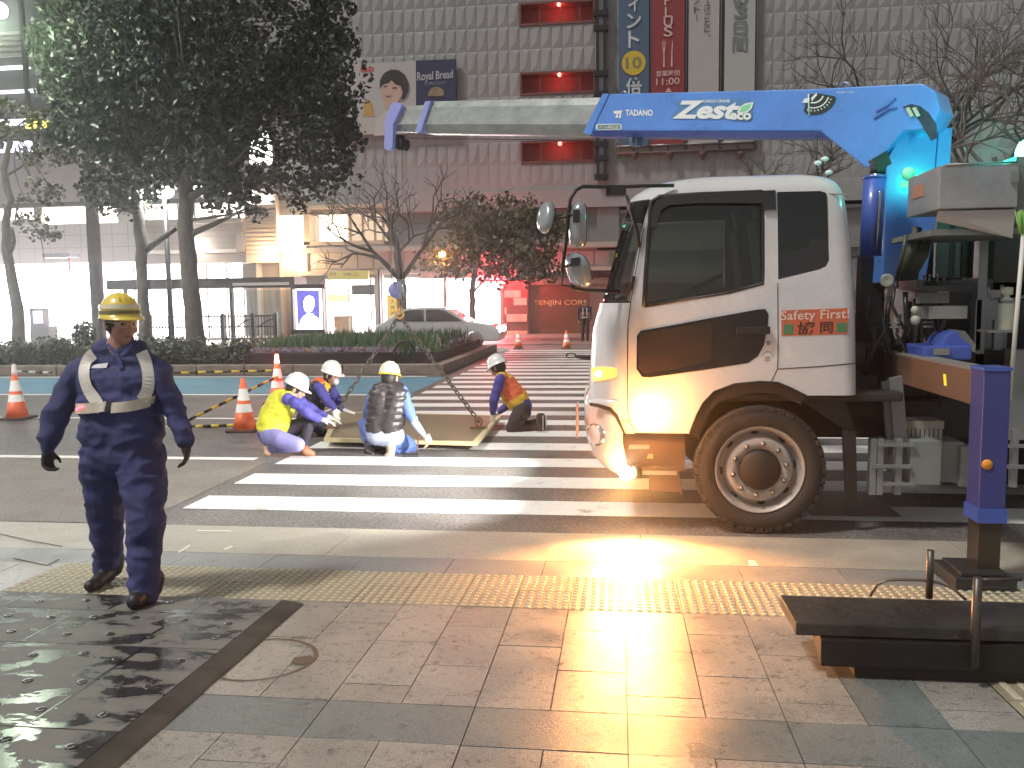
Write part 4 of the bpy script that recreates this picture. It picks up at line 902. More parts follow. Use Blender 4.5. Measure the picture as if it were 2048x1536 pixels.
for poly, y0, y1 in ((WIN,5.9,9),(QTR,5.9,6.6),(arch,5.9,9)):
    m_ = MB(); m_.prism([Vector((N(x,y).x, y0, N(x,y).z)) for x, y in poly], (0,y1-y0,0)); cuts.append(cutter(m_))
m_ = MB(); z0, z1 = N(1240,606).z, N(1240,397).z; m_.prism([(-.6,6.222,z0),(-.6,8.478,z0),(-.6,8.42,z1),(-.6,6.285,z1)], (.82,0,0)); cuts.append(cutter(m_))
for c_ in cuts:
    md = cab.modifiers.new('b', 'BOOLEAN'); md.object = c_; md.operation = 'DIFFERENCE'; md.solver = 'EXACT'
nm = evalmesh(cab); cab.modifiers.clear(); cab.data = nm; nm.polygons.foreach_set('use_smooth', [True]*len(nm.polygons)); nm.set_sharp_from_angle(angle=R(32))
for c_ in cuts: bpy.data.objects.remove(c_)
def ysurf(py):                                         # how far the cab side leans in at that height
    for (p0, *_a), (p1, *_b) in zip(secs[:-1], secs[1:]):
        if p1 <= py <= p0: t = (p0-py)/(p0-p1); return _a[2]+(_b[2]-_a[2])*t
    return secs[0][3]
def NS(px, py, lift=0.):
    p = N(px, py); return Vector((p.x, YN+ysurf(min(py, 860))-lift, p.z))
# -- glass
mb = MB(); rows = [section(*s, sh=.018) for s in secs[5:10]]
zz0, zz1 = N(1240,611).z, N(1240,392).z
b = 0
for i in range(len(rows)-1):
    for k in list(range(0,9))+list(range(26,35)): mb.quad(rows[i][k], rows[i][k+1], rows[i+1][k+1], rows[i+1][k])
    mb.quad(rows[i][35], rows[i][0], rows[i+1][0], rows[i+1][35])
for i in range(len(mb.sm)): mb.sm[i] = True
ws = mb.build('windscreen', glass('windscreen_glass', (.66,.70,.68), .0), cab)
mb = MB(); mb.prism([NS(x,y,-.03) for x, y in [(1298,398),(1532,380),(1532,570),(1284,616)]], (0,.006,0)); w1 = mb.build('window', tinted, cab)
mb = MB(); mb.prism([Vector((N(x,y).x,8.46,N(x,y).z)) for x, y in [(1298,398),(1532,380),(1532,570),(1284,616)]], (0,.006,0)); mb.build('window', tinted, cab)
mb = MB(); mb.prism([NS(x,y,-.012) for x, y in [(1554,380),(1661,379),(1662,520),(1656,536),(1640,543),(1554,562)]], (0,.01,0)); mb.build('quarter_window', darkglass, cab)
def strip(mb, pts, wd, d=-.002, mi=0, th=.004):        # thin strip following pixels on the cab side
    P_ = [Vector((N(x,y).x, N(x,y).y, N(x,y).z)) for x, y in pts]
    for a, b_ in zip(P_[:-1], P_[1:]):
        t = (b_-a).normalized(); n_ = Vector((0,1,0)).cross(t).normalized()*wd/2; o_ = Vector((0,d,0)); e_ = t*wd*.25
        mb.add([a-n_+o_-e_, b_-n_+o_+e_, b_+n_+o_+e_, a+n_+o_-e_], [(0,1,2,3)], mi)
def sstrip(mb, pts, wd, lift=.003, mi=0):
    P_ = []
    for (x0,y0),(x1,y1) in zip(pts[:-1], pts[1:]):
        k = max(1, int(abs(y1-y0)/25))
        for i in range(k): P_.append((x0+(x1-x0)*i/k, y0+(y1-y0)*i/k))
    P_.append(pts[-1]); Q = []
    for x, y in P_: p = N(x, y); Q.append(Vector((p.x, YN+ysurf(y)-lift, p.z)))
    mb.tube(Q, wd/2, 6, mi)
mb = MB()
sstrip(mb, [(1288,455),(1272,540),(1262,600),(1256,650),(1255,760),(1255,820),(1260,842),(1270,867)], .007, 0.0)
sstrip(mb, [(1556,566),(1556,700),(1555,738),(1543,762)], .007, 0.0); sstrip(mb, [(1556,738),(1640,733),(1719,726)], .008, 0.0)
sstrip(mb, [(1270,866),(1375,868)], .008, 0); sstrip(mb, [(1262,843),(1250,842),(1240,838)], .006, 0)
parts(mb, 'door_seam', trim, cab)
mb = MB()
sstrip(mb, [(1288,613),(1292,540),(1303,402),(1320,392),(1400,387),(1528,382)], .035, -.004); sstrip(mb, [(1288,613),(1460,585),(1527,567),(1528,383)], .022, -.004)
parts(mb, 'window_seal', trim, cab)
mb = MB(); vis = [(1301,455),(1303,424),(1311,402),(1328,392),(1400,386),(1553,379),(1553,419),(1527,419),(1526,406),(1400,405),(1340,409),(1322,420),(1312,455)]
for (x,y) in (): pass
mb.prism([NS(x,y,.028) for x, y in vis], (0,.02,0)); mb.build('rain_visor', M('visor_smoke', (.03,.028,.027), .12), cab)
low = [(1274,672),(1281,662),(1400,640),(1515,619),(1531,618),(1537,628),(1536,646),(1528,690),(1516,712),(1496,726),(1400,741),(1300,755),(1284,754),(1273,738)]
mb = MB(); mb.prism([N(x,y,-.003) for x, y in low], (0,.02,0)); dw = mb.build('lower_door_window', darkglass, cab)
mb = MB(); mb.prism([N(x,y,-.005) for x, y in [(1276,682),(1281,667),(1400,646),(1423,642),(1423,722),(1400,727),(1290,747),(1277,736)]], (0,.004,0)); mb.build('pane', M('brown_glass', (.03,.018,.012), .04, spec=.7), dw)
mb = MB(); a = N(1472,662,-.03); c = N(1540,660,-.03); mb.obox((a+c)/2, (c-a)/2, (0,.025,0), (0,0,.028)); mb.build('door_handle', trim, cab, bevel=.012)
mb = MB(); mb.lathe(N(1536,686,-.004), (0,-1,0), [(0,.016),(.004,.016),(.004,.009),(.002,0)], 16); mb.build('door_lock', metal, cab)
mb = MB(); c = N(1535,713,-.003)
for k in range(12):
    a0, a1 = math.pi*k/12, math.pi*(k+1)/12
    mb.quad(*[c+Vector((rr_*math.cos(a_),0,rr_*math.sin(a_)-.004)) for rr_, a_ in ((.036,a0),(.040,a0),(.040,a1),(.036,a1))])
for k in range(3): mb.quad(*[c+Vector((x,0,z)) for x, z in ((-.02,-.03+.012*k),(.02,-.03+.012*k),(.02,-.026+.012*k),(-.02,-.026+.012*k))])
mb.build('round_badge', M('badge_grey', (.15,.15,.15), .5), cab)
# safety sticker
mb = MB(); st_ = [(1563,621),(1697,616),(1696,668),(1563,672)]; mb.prism([N(x,y,-.003) for x, y in st_], (0,.006,0)); sk = mb.build('sticker', M('sticker_orange', (.55,.14,.07), .5, var=.06, vs=5), cab)
sx = N(1697,616)-N(1563,621); o_ = (0,-.006,0)
mb = MB(); put_text(mb, 'Safety First!', N(1630,632,-.006), sx, (0,0,1), .085, .46, weight=.015, spacing=1.05); mb.build('lettering', M('sticker_text', (.75,.55,.48), .5), sk)
mb = MB(); put_text(mb, '協', N(1612,656,-.006), sx, (0,0,1), .09, .12, weight=.012, shear=.1); put_text(mb, '同', N(1653,655,-.006), sx, (0,0,1), .078, .085, weight=.014); mb.build('brush_lettering', M('sticker_ink', (.05,.03,.025), .6), sk)
mb = MB()
for q in ([(1567,649),(1587,648.5),(1587,668.5),(1567,669)],[(1673,646),(1694,645),(1694,664),(1673,665)]): mb.prism([N(x,y,-.005) for x, y in q], (0,.004,0))
parts(mb, 'green_square', M('sticker_green', (.07,.20,.10), .5), sk)
# roof edge, sun visor bar and gutter
mb = MB(); sstrip(mb, [(1700,392),(1690,386),(1662,386)], .012, 0.002); mb.build('roof_seam', M('seam_grey', (.3,.3,.3), .6), cab)
# rear lower panel highlights and corner post
# -- front panel, bumper, lamps
mb = MB(); brow = [(955,1235,.16),(945,1212,.2),(920,1186,.22),(890,1173,.24),(850,1166,.26),(815,1166,.26),(804,1170,.26),(800,1180,.24)]
rows = []
for py, xf, rf in brow:
    z = N(1200,py).z; a = N(xf,py).x; b_ = N(1252-(0 if py > 900 else 6)-max(0,(860-py)*.14),py).x; pts = []
    for s_ in (0, 1):
        for k in range(9):
            an = R(180+90*k/8) if s_ == 0 else R(90+90*(k)/8); cx = a+rf; cy = (YN-.01+rf) if s_ == 0 else (YF+.01-rf)
            pts.append(Vector((min(cx+rf*math.cos(an), b_), cy+rf*math.sin(an), z)))
    p0 = pts[:9]; p1 = pts[9:]
    rows.append([Vector((max(b_,p0[-1].x), YN-.01, z))]+p0[::-1]+p1[::-1]+[Vector((max(b_,p1[0].x), YF+.01, z))])
mbf = MB(); loft(mbf, rows[::-1]); mbf.build('bumper', paintw, truck)
mb = MB(); mb.prism([N(x,y,-.012) for x, y in [(1178,806),(1196,808),(1222,815),(1236,830),(1252,870),(1255,885),(1249,872),(1231,835),(1218,822),(1196,815),(1180,812)]], (0,.03,0)); mb.build('bumper_gap', trim, truck)
mb = MB(); c = Vector((N(1186,875).x+.06, YN+.10, N(1186,872).z)); mb.lathe(c, (-.75,-.66,0), [(-.02,.085,1),(.07,.085,1),(.075,.07,0),(.09,0,0)], 20); mb.build('fog_lamp', [M('lamp_clear', (.7,.7,.72), .08, spec=.8), chrome], truck)
mb = MB(); mb.box((N(1167,830).x-.03, 7.1, N(1167,865).z), (N(1167,830).x-.015, 7.6, N(1167,812).z)); mb.build('number_plate', M('plate_white', (.7,.7,.68), .5), truck)
mb = MB(); mb.obox(N(1166,842,-.0)+Vector((-.045,.08,0)), (.004,0,0), (0,.14,0), (0,0,.12)); mb.build('marker_pole', M('red_white', (.5,.3,.27), .5), truck)
_cb = BVHTree.FromPolygons([v.co+WL['crane_truck'] for v in cab.data.vertices], [tuple(p.vertices) for p in cab.data.polygons])
def cabpt(px, py, lift):
    d = ray(px, py).normalized(); h_ = _cb.ray_cast(EYE, d)
    return h_[0]-d*lift if h_[0] else N(px, py, .15)
top_ = [(1184,737),(1194,735.5),(1205,735),(1216,735.5),(1226,736.5),(1233,739)]; bot_ = [(1188,762),(1196,761),(1206,759),(1216,757),(1226,754.5),(1232,752)]
mb = MB()
for i in range(5):
    for t0 in (0,.5):
        q_ = lambda k, t: (top_[k][0]+(bot_[k][0]-top_[k][0])*t, top_[k][1]+(bot_[k][1]-top_[k][1])*t)
        mb.add([cabpt(*q_(i,t0),.008), cabpt(*q_(i+1,t0),.008), cabpt(*q_(i+1,t0+.5),.008), cabpt(*q_(i,t0+.5),.008)], [(0,1,2,3)], 0, True)
rim_ = [cabpt(x,y,.008) for x, y in top_+bot_[::-1]]; mb.tube(rim_+[rim_[0]], .006, 5, cap=False)
tl = mb.build('turn_signal', M('lens_orange', (.9,.3,.06), .2, emit=(1,.4,.08), es=.9), truck)
mb = MB(); mb.ball(cabpt(1200,748,.0), .03, 10, sc=(1.3,.6,.8)); mb.build('bulb', emis('bulb_orange', (1,.72,.35), 14), tl)
# side lamp burning against the lower door, and the low lamp under the bumper
mb = MB(); c = N(1301,822,-.004); mb.lathe(c, (0,-1,0), [(0,.055),(.012,.052),(.03,.04),(.04,.02),(.042,0)], 20, sc if False else 0); sl_ = mb.build('side_lamp', emis('side_lamp_glow', (1,.66,.22), 24), truck)
lamp('side_lamp_light', c+Vector((0,-.15,0)), 13.0, (1,.36,.07), sl_, .03)
mb = MB(); c = N(1252,946,-.03); mb.ball(c, .052, 14); ll = mb.build('low_lamp', emis('low_lamp_glow', (1,.86,.62), 30), truck); mb = MB(); mb.lathe(c+Vector((.05,.03,0)), (1,.5,0), [(0,.05),(.05,.05),(.05,0)], 14); mb.build('housing', trim, ll)
lamp('low_lamp_light', c+Vector((-.01,-.07,-.02)), 5, (1,.5,.16), ll, .05); lamp('low_lamp_beam', c+Vector((0,-.08,-.03)), 310, (1,.38,.10), ll, .05, 'SPOT', R(128), S(1285,1150))
for y_ in (6.62, 8.08):                                   # headlights burning towards the crew
    c = Vector((N(1177,800).x+.05, y_, .80)); mb = MB(); mb.lathe(c, (-1,0,0), [(-.06,.1,1),(.0,.105,1),(.012,.095,0),(.035,.06,0),(.04,0,0)], 20); hl = mb.build('headlight', [emis('headlight_white', (1,.97,.92), 12), chrome], truck)
    lamp('headlight_beam', c+Vector((-.12,0,0)), 430, (1,.96,.9), hl, .07, 'SPOT', R(110), c+Vector((-8,1.6,-.55)))
# step well under the door
mb = MB(); a, b_ = N(1240,868), N(1385,945); mb.box((a.x,YN+.05,b_.z),(b_.x-.05,YN+.5,a.z)); mb.box((N(1255,900).x,YN+.0,N(1255,941).z),(N(1362,900).x,YN+.3,N(1255,934).z)); mb.prism([N(x,y,.02) for x, y in [(1298,941),(1358,941),(1366,992),(1358,984),(1298,982)]], (0,.02,0))
sw = mb.build('step', M('step_dark', (.07,.045,.035), .6, var=.3, vs=4), truck)
mb = MB(); mb.prism([N(x,y,-.002) for x, y in [(1259,890),(1300,890),(1298,898),(1257,898)]], (0,.01,0)); mb.prism([N(x,y,.0) for x, y in [(1255,938),(1352,938),(1354,950),(1255,949)]], (0,.04,0)); mb.build('tread', metal, sw)
mb = MB(); mb.prism([N(x,y,.045) for x, y in [(1296,908),(1306,908),(1306,917),(1294,917)]], (0,.01,0)); mb.build('reflector', M('dull_reflector', (.4,.2,.1), .4), sw)
# wheel arch liner and mud flap
mb = MB(); arc = [N(x,y,.03) for x, y in arch[1:10]]; inner = [N(1520+(x-1520)*.88, 950+(y-950)*.88, .03) for x, y in arch[1:10]]
for i in range(len(arc)-1):
    mb.quad(arc[i], arc[i+1], inner[i+1], inner[i]); mb.quad(arc[i], arc[i+1], arc[i+1]+Vector((0,.7,0)), arc[i]+Vector((0,.7,0))); mb.quad(inner[i], inner[i+1], inner[i+1]+Vector((0,.5,0)), inner[i]+Vector((0,.5,0)))
mb.build('wheel_arch', M('arch_plastic', (.035,.028,.026), .6, var=.2, vs=3), truck)
mb = MB(); sstrip(mb, [(1379,866),(1392,832),(1406,806),(1428,783),(1468,768),(1520,763),(1556,765),(1580,775),(1612,791)], .012, .0); mb.build('arch_lip', trim, truck)
mb = MB(); mb.prism([N(x,y,.1) for x, y in [(1684,858),(1712,862),(1715,1022),(1692,1022)]], (0,.02,0)); mb.prism([N(x,y,.12) for x, y in [(1600,800),(1690,800),(1712,862),(1690,860)]], (0,.4,0)); mb.build('mud_flap', dark, truck)
# wheels
def wheel(c, side):
    ax = Vector((0,-side,0)); mb = MB()
    Rr = c.z-.004
    mb.lathe(c, ax, [(-.235,.28),(-.235,Rr*.9),(-.21,Rr*.985),(-.05,Rr),(-.02,Rr*.985),(.0,Rr*.93),(.012,Rr*.84),(.006,Rr*.72),(-.015,.318)], 56, caps=False)
    t_ = mb.build('wheel', M('tyre_rubber', (.024,.023,.023), .75, var=.2, vs=6, bump=.15, bs=60), truck)
    mb = MB()
    mb.lathe(c, ax, [(-.015,.318),(-.004,.315),(-.006,.306),(-.045,.288),(-.10,.27),(-.12,.262),(-.095,.25),(-.05,.235),(-.03,.225),(-.028,.150),(-.035,.148)], 48, caps=False)
    mb.build('rim', M('rim_steel', (.36,.345,.335), .45, .15, var=.15, vs=8), t_)
    mb = MB(); mb.lathe(c, ax, [(-.06,.150),(-.01,.146),(.01,.13),(.012,0)], 32); mb.build('hub_cap', M('hub_dark', (.016,.014,.014), .55, .0, var=.2, vs=6), t_)
    mb = MB()
    for k in range(10):
        an = 2*math.pi*k/10+.2; p = c+Vector((.188*math.cos(an),0,.188*math.sin(an)))+ax*-.028; mb.lathe(p, ax, [(0,.02),(.012,.019),(.014,.013),(.036,.011),(.036,0)], 8)
    mb.build('nut', M('nut_steel', (.2,.18,.17), .4, .6), t_)
    mb = MB()
    for k in range(8):
        an = 2*math.pi*k/8+.1; p = c+Vector((.262*math.cos(an),0,.262*math.sin(an)))+ax*-.108; mb.ball(p, .03, 8, sc=(1,.55,1))
    parts(mb, 'hand_hole', trim, t_)
    mb = MB()                                            # shoulder lugs of the tread
    for k in range(40):
        an = 2*math.pi*k/40; e1 = Vector((math.cos(an),0,math.sin(an))); e2 = Vector((-math.sin(an),0,math.cos(an))); p = c+e1*(Rr*.955)+ax*-.006
        mb.obox(p, e2*.026, ax*.012, e1*Rr*.03)
    mb.build('tread_lug', M('tyre_rubber'), t_)
cw_ = N(1520,950); cw_.z = .468
wheel(Vector((cw_.x, YN, cw_.z)), 1); wheel(Vector((cw_.x, YF, cw_.z)), -1)
mb = MB(); mb.tube([(cw_.x,YN+.2,.46),(cw_.x,YF-.2,.46)], .07, 10); mb.build('axle', dark, truck)
# interior: seats, steering wheel, dash
intm = M('cab_fabric', (.06,.055,.05), .85); mb = MB(); z1 = N(1300,612).z
for y in (6.75, 7.85): mb.box((N(1450,600).x,y-.25,z1-.35),(N(1570,600).x,y+.25,z1-.15)); mb.obox((N(1560,540).x,y,z1+.22), (.07,0,.015), (0,.23,0), (-.06,0,.42)); mb.obox((N(1545,440).x-.0,y,z1+.72), (.05,0,.01), (0,.13,0), (-.02,0,.1))
parts(mb, 'seat', intm, cab, bevel=.03)
mb = MB(); mb.box((N(1215,640).x+.08,6.4,z1-.5),(N(1330,640).x,8.3,z1-.02)); mb.box((.15,6.3,.95),(2.0,8.4,1.02)); mb.box((N(1640,640).x,6.3,1.0),(N(1660,640).x,8.4,2.5)); mb.build('dashboard', M('dash_dark', (.03,.028,.026), .6), cab, bevel=.02)
mb = MB(); c = N(1385,590,.6)+Vector((.02,0,.05)); ax = Vector((-.45,0,.9)).normalized(); u = ax.cross(Vector((0,1,0))).normalized(); v = Vector((0,1,0)); ring = [c+u*.22*math.cos(k*math.pi/16)+v*.22*math.sin(k*math.pi/16) for k in range(33)]
mb.tube(ring, .015, 8, cap=False); mb.tube([c-u*.2, c, c+u*.2], .014, 6); mb.tube([c, c-ax*.5+Vector((-.1,0,0))], .025, 8); mb.build('steering_wheel', trim, cab)
# mirrors
def mtube(pts, r_=.012, d=-.28): return [N(x,y,d if not isinstance(d,(list,tuple)) else d[i]) for i, (x,y) in enumerate(pts)]
mb = MB()
mb.tube(mtube([(1348,371),(1285,372),(1240,374),(1215,374),(1166,373),(1152,380),(1141,398),(1136,430),(1133,480),(1127,520),(1124,545)], d=[.05,.02,-.02,-.1,-.25,-.28,-.3,-.3,-.3,-.3,-.3]), .013, 8)
mb.tube(mtube([(1238,583),(1200,582),(1165,581),(1150,578),(1142,570)], d=[.05,-.05,-.22,-.28,-.3]), .015, 8)
mb.tube(mtube([(1126,545),(1124,570),(1142,574)], d=-.3), .006, 6)
mb.tube(mtube([(1253,392),(1265,430),(1276,468),(1278,495)], d=[.1,.05,.03,.02]), .014, 6); mb.tube(mtube([(1266,552),(1262,575),(1250,590),(1232,596)], d=[.02,.02,.05,.1]), .02, 6)
mb.obox(N(1232,382,-.05), (.07,0,.0), (0,.05,0), (0,0,.035)); parts(mb, 'mirror_arm', trim, truck)
mirm = M('mirror_shell', (.30,.32,.33), .2, .35, coat=.6)
def mir(name, c, ax, rx, rz, th, rot=0.0, sq=2.0):
    ax = Vector(ax).normalized(); u = ax.cross(Vector((0,0,1))).normalized(); v = u.cross(ax); uu = u*math.cos(rot)+v*math.sin(rot); vv = -u*math.sin(rot)+v*math.cos(rot)
    mb = MB(); n = 28; rows = []
    for t, s_ in ((0,.96),(.15,1.0),(.45,.98),(.75,.85),(.92,.55),(1.,.12)):
        row = []
        for k in range(n):
            an = 2*math.pi*k/n; cx, sy = math.cos(an), math.sin(an); f = (abs(cx)**sq+abs(sy)**sq)**(-1/sq)
            row.append(c+uu*rx*s_*f*cx+vv*rz*s_*f*sy+ax*th*t)
        rows.append(row)
    b = len(mb.v)
    loft(mb, rows); o = mb.build(name, mirm, truck)
    mb = MB(); mb.add([p-ax*.003 for p in rows[0]], [tuple(range(n))]); mb.build('glass', M('mirror_glass', (.6,.62,.62), .02, 1.), o)
    return o
o = mir('round_mirror', N(1096,436,-.3), (-.75,-.55,.25), .085, .12, .06, -.35)
mb = MB(); mb.obox(N(1108,438,-.35), (.035,0,.005), (0,.012,0), (0,0,.022)); mb.tube([N(1112,437,-.34), N(1135,434,-.3)], .006, 6); mb.build('bracket', trim, o)
o = mir('rear_mirror', N(1164,450,-.27), (-.9,-.42,0), .085, .155, .09, 0, 3.6); mb = MB(); mb.obox(N(1153,432,-.37), (.022,0,.0), (0,.03,0), (0,0,.04)); mb.tube([N(1153,430,-.36), N(1136,428,-.3)], .01, 6); mb.build('bracket', trim, o)
o = mir('lower_mirror', N(1164,537,-.25), (-.8,-.45,-.35), .12, .12, .09, .25, 3.2); mb = MB(); mb.obox(N(1151,524,-.36), (.03,0,.004), (0,.03,0), (0,0,.028)); mb.tube([N(1148,527,-.36), N(1126,535,-.3)], .009, 6); mb.build('bracket', trim, o)
mb = MB(); mb.tube([N(1184,716,.5), N(1160,714,.5), N(1150,713,.5)], [.02,.016,.012], 8); c = N(1142,711,.5); mb.tube([c+Vector((.038*math.cos(k*.393),0,.018*math.sin(k*.393))) for k in range(17)], .006, 6, cap=False); mb.build('tow_loop', trim, truck)
mb = MB()
for (x,y) in ((1636,326),(1650,318),(1658,345)): mb.ball(N(x,y,1.), .03, 8, sc=(1.1,.6,.7))
parts(mb, 'roof_marker', M('marker_white', (.8,.8,.8), .5), truck); mb = MB(); mb.tube([N(1645,343,1.), N(1644,325,1.)], .012, 6); mb.tube([N(1634,341,1.1), N(1634,270,1.1)], .006, 5); mb.build('aerial', trim, truck)
# -- chassis and machinery behind the cab
mb = MB(); mb.box((.3,6.75,.62),(9,7.0,.9)); mb.box((.3,7.7,.62),(9,7.95,.9)); mb.box((.2,6.6,.8),(1.9,8.1,1.1)); mb.build('chassis_rail', dark, truck)
def R2(x0,y0,x1,y1,Ya,Yb): a = W(x0,y0,Ya); b_ = W(x1,y1,Ya); return (a.x,Ya,b_.z),(b_.x,Yb,a.z)
mb = MB()
mb.box(*R2(1716,508,1768,700,7.45,7.9)); mb.box(*R2(1735,690,1900,800,6.9,7.9)); mb.box(*R2(1722,800,1860,850,6.95,7.6)); mb.box(*R2(1835,560,2060,700,7.3,7.9)); mb.box(*R2(1900,700,2060,820,6.9,7.8))
parts(mb, 'crane_base', M('machinery_dark', (.013,.013,.016), .5, var=.4, vs=5), truck, bevel=.03)
mb = MB(); mb.box(*R2(1856,448,2110,980,8.0,8.08)); mb.box(*R2(1846,640,2060,700,7.2,7.25)); mb.box(*R2(1948,470,1975,700,7.4,7.6)); mb.box(*R2(1990,480,2060,600,7.3,7.6)); parts(mb, 'back_plate', M('back_black', (.012,.0125,.0125), .6, var=.4, vs=4), truck)
mb = MB(); mb.box(*R2(1838,572,1946,582,6.35,6.7)); mb.box(*R2(1834,560,1846,580,6.3,6.7)); 
for x in (1846,1857,1873,1886): p = W(x,572,6.36); mb.tube([p, p+Vector((0,-.02,.06))], .007, 6); mb.ball(p+Vector((0,-.02,.07)), .013, 8)
parts(mb, 'control_bank', M('control_black', (.02,.02,.02), .35), truck)
mb = MB(); mb.box(*R2(1834,585,1898,606,6.38,6.4)); mb.box(*R2(1834,612,1935,637,6.38,6.4)); 
for y in (630,640): pass
parts(mb, 'control_label', M('label_panel', (.13,.13,.127), .5, var=.12, vs=8), truck)
mb = MB(); mb.box(*R2(1858,613,1934,637,6.36,6.38)); mb.box(*R2(1874,581,1897,586,6.36,6.38)); 
for (x,y) in ((1790,646),(1858,645)): mb.box(*R2(x-9,y-2,x+8,y+1,6.5,6.52)); mb.box(*R2(x-9,y+6,x+8,y+10,6.5,6.52))
mb.box(*R2(1868,697,1899,710,6.18,6.19)); parts(mb, 'warning_plate', M('plate_pale', (.22,.22,.205), .5), truck)
mb = MB()
for (x,y,rz) in ((1830,620,.03),(1831,640,.035)): mb.ball(W(x,y,6.3), rz, 10)
c = W(1773,561,6.6); mb.lathe(c, (0,-1,0), [(0,.048),(.02,.048),(.02,.036),(.012,0)], 24); mb.tube([c+Vector((0,0,-.05)), c+Vector((0,0,-.13))], .012, 6); parts(mb, 'gauge', M('gauge_grey', (.35,.37,.34), .35), truck)
mb = MB(); mb.box(*R2(1848,692,1944,720,6.2,6.6)); mb.prism([W(x,y,6.25) for x, y in [(1880,692),(1890,672),(1904,662),(1916,662),(1924,676),(1944,690),(1944,720),(1880,720)]], (0,.3,0)); mb.build('outrigger_box', blued, truck, bevel=.015)
mb = MB(); mb.prism([W(x,y,6.5) for x, y in [(1886,664),(1900,658),(1930,662),(1952,690),(1950,705),(1920,690)]], (0,.03,0)); mb.build('cable_guard', M('guard_cream', (.42,.42,.36), .5), truck)
mb = MB(); rnd2 = random.Random(8)
for k in range(16):
    x = 1740+10*k; y = 585+rnd2.uniform(-20,90); Ya = rnd2.uniform(6.5,6.9); mb.tube([W(x,y,Ya), W(x+rnd2.uniform(-8,14),y+40,Ya-.05), W(x+rnd2.uniform(-24,24),y+90,Ya), W(x+rnd2.uniform(-14,24),y+150,Ya+.1)], rnd2.choice((.012,.016,.02)), 6)
parts(mb, 'hose', M('hose_black', (.03,.03,.032), .4), truck)
mb = MB()
for k in range(7): x = 1815+6*k; mb.tube([W(x+12,470,6.75), W(x+4,510,6.7), W(x-16,545,6.75), W(x-20,575,6.8)], .011, 6)
mb.tube([W(1835,455,6.7), W(1822,500,6.7), W(1800,545,6.7)], .035, 8); mb.tube([W(1812,470,6.6), W(1806,505,6.6), W(1792,560,6.7)], .014, 6); parts(mb, 'hydraulic_line', M('hose_olive', (.07,.075,.05), .4), truck)
mb = MB()
for x0, x1, c_ in ((1874,1896,0),(1900,1908,1),(1911,1922,0),(1924,1936,1),(1938,1950,0)): mb.box(*R2(x0,440,x1,555,7.5,7.55), c_)
mb.build('rear_panel', [M('panel_green', (.10,.14,.125), .5), M('panel_dark', (.03,.04,.038), .5)], truck)
mb = MB(); mb.box(*R2(1960,470,1966,760,6.9,7.0)); mb.box(*R2(1952,600,1960,700,6.9,7.0)); mb.box(*R2(1967,580,2010,770,7.1,7.15)); mb.box(*R2(2022,700,2060,880,6.6,6.7)); mb.box(*R2(1990,640,2004,700,6.85,6.9)); parts(mb, 'bed_frame', alu, truck)
mb = MB(); mb.tube([W(1976,572,6.5),W(1979,592,6.5),W(1984,598,6.5),W(2030,598,6.5),W(2060,590,6.5)], .012, 6); mb.tube([W(2003,570,6.5),W(2006,590,6.5),W(2012,600,6.5)], .012, 6); mb.box(*R2(1976,660,2028,665,6.4,6.6)); parts(mb, 'hook_rack', metal, truck)
# side guard, tanks and boxes under the deck
mb = MB()
for x in (1742,1756,1793): mb.box(*R2(x,878,x+9,990,6.35,6.42))
mb.box(*R2(1745,930,1822,937,6.32,6.36)); mb.box(*R2(1757,888,1830,894,6.32,6.36)); mb.box(*R2(2012,890,2070,896,6.3,6.34)); mb.box(*R2(2012,931,2070,938,6.3,6.34)); mb.box(*R2(2026,860,2034,975,6.34,6.38)); mb.box(*R2(1766,966,1830,972,6.32,6.36)); parts(mb, 'side_guard', alu, truck)
mb = MB(); mb.box(*R2(1822,880,1882,972,6.35,7.0)); mb.box(*R2(1882,884,1926,966,6.45,7.0)); mb.box(*R2(1922,893,1945,975,6.4,6.9)); parts(mb, 'tool_box', M('box_grey', (.20,.215,.205), .5, var=.12, vs=4), truck, bevel=.012)
mb = MB(); mb.box(*R2(1803,842,1888,858,6.5,6.9)); 
for k in range(9): mb.box(*R2(1806+9*k,858,1812+9*k,882,6.5,6.6))
parts(mb, 'radiator_guard', M('guard_tan', (.28,.26,.22), .5), truck)
mb = MB(); mb.obox(W(1779,835,6.5), (.035,0,.01), (0,.02,0), (-.03,0,.27)); mb.obox(W(1796,828,6.45), (.045,0,.01), (0,.02,0), (-.03,0,.27)); mb.prism([W(x,y,6.4) for x, y in [(1758,890),(1776,880),(1800,884),(1838,886),(1822,892),(1776,894)]], (0,.2,0)); parts(mb, 'fender_stay', M('stay_grey', (.2,.2,.2), .5), truck)
# -- load bed and rear wheels, beyond the edge of the photograph
mb = MB(); mb.box((3.08,6.36,.98),(8.2,8.46,1.08)); mb.box((3.08,6.36,1.08),(8.2,6.40,1.48)); mb.box((3.08,8.42,1.08),(8.2,8.46,1.48)); mb.box((8.16,6.40,1.08),(8.2,8.42,1.48)); parts(mb, 'load_bed', alu, truck)
for q in (1, -1): wheel(Vector((6.3, YN+.06 if q > 0 else YF-.06, .468)), q)
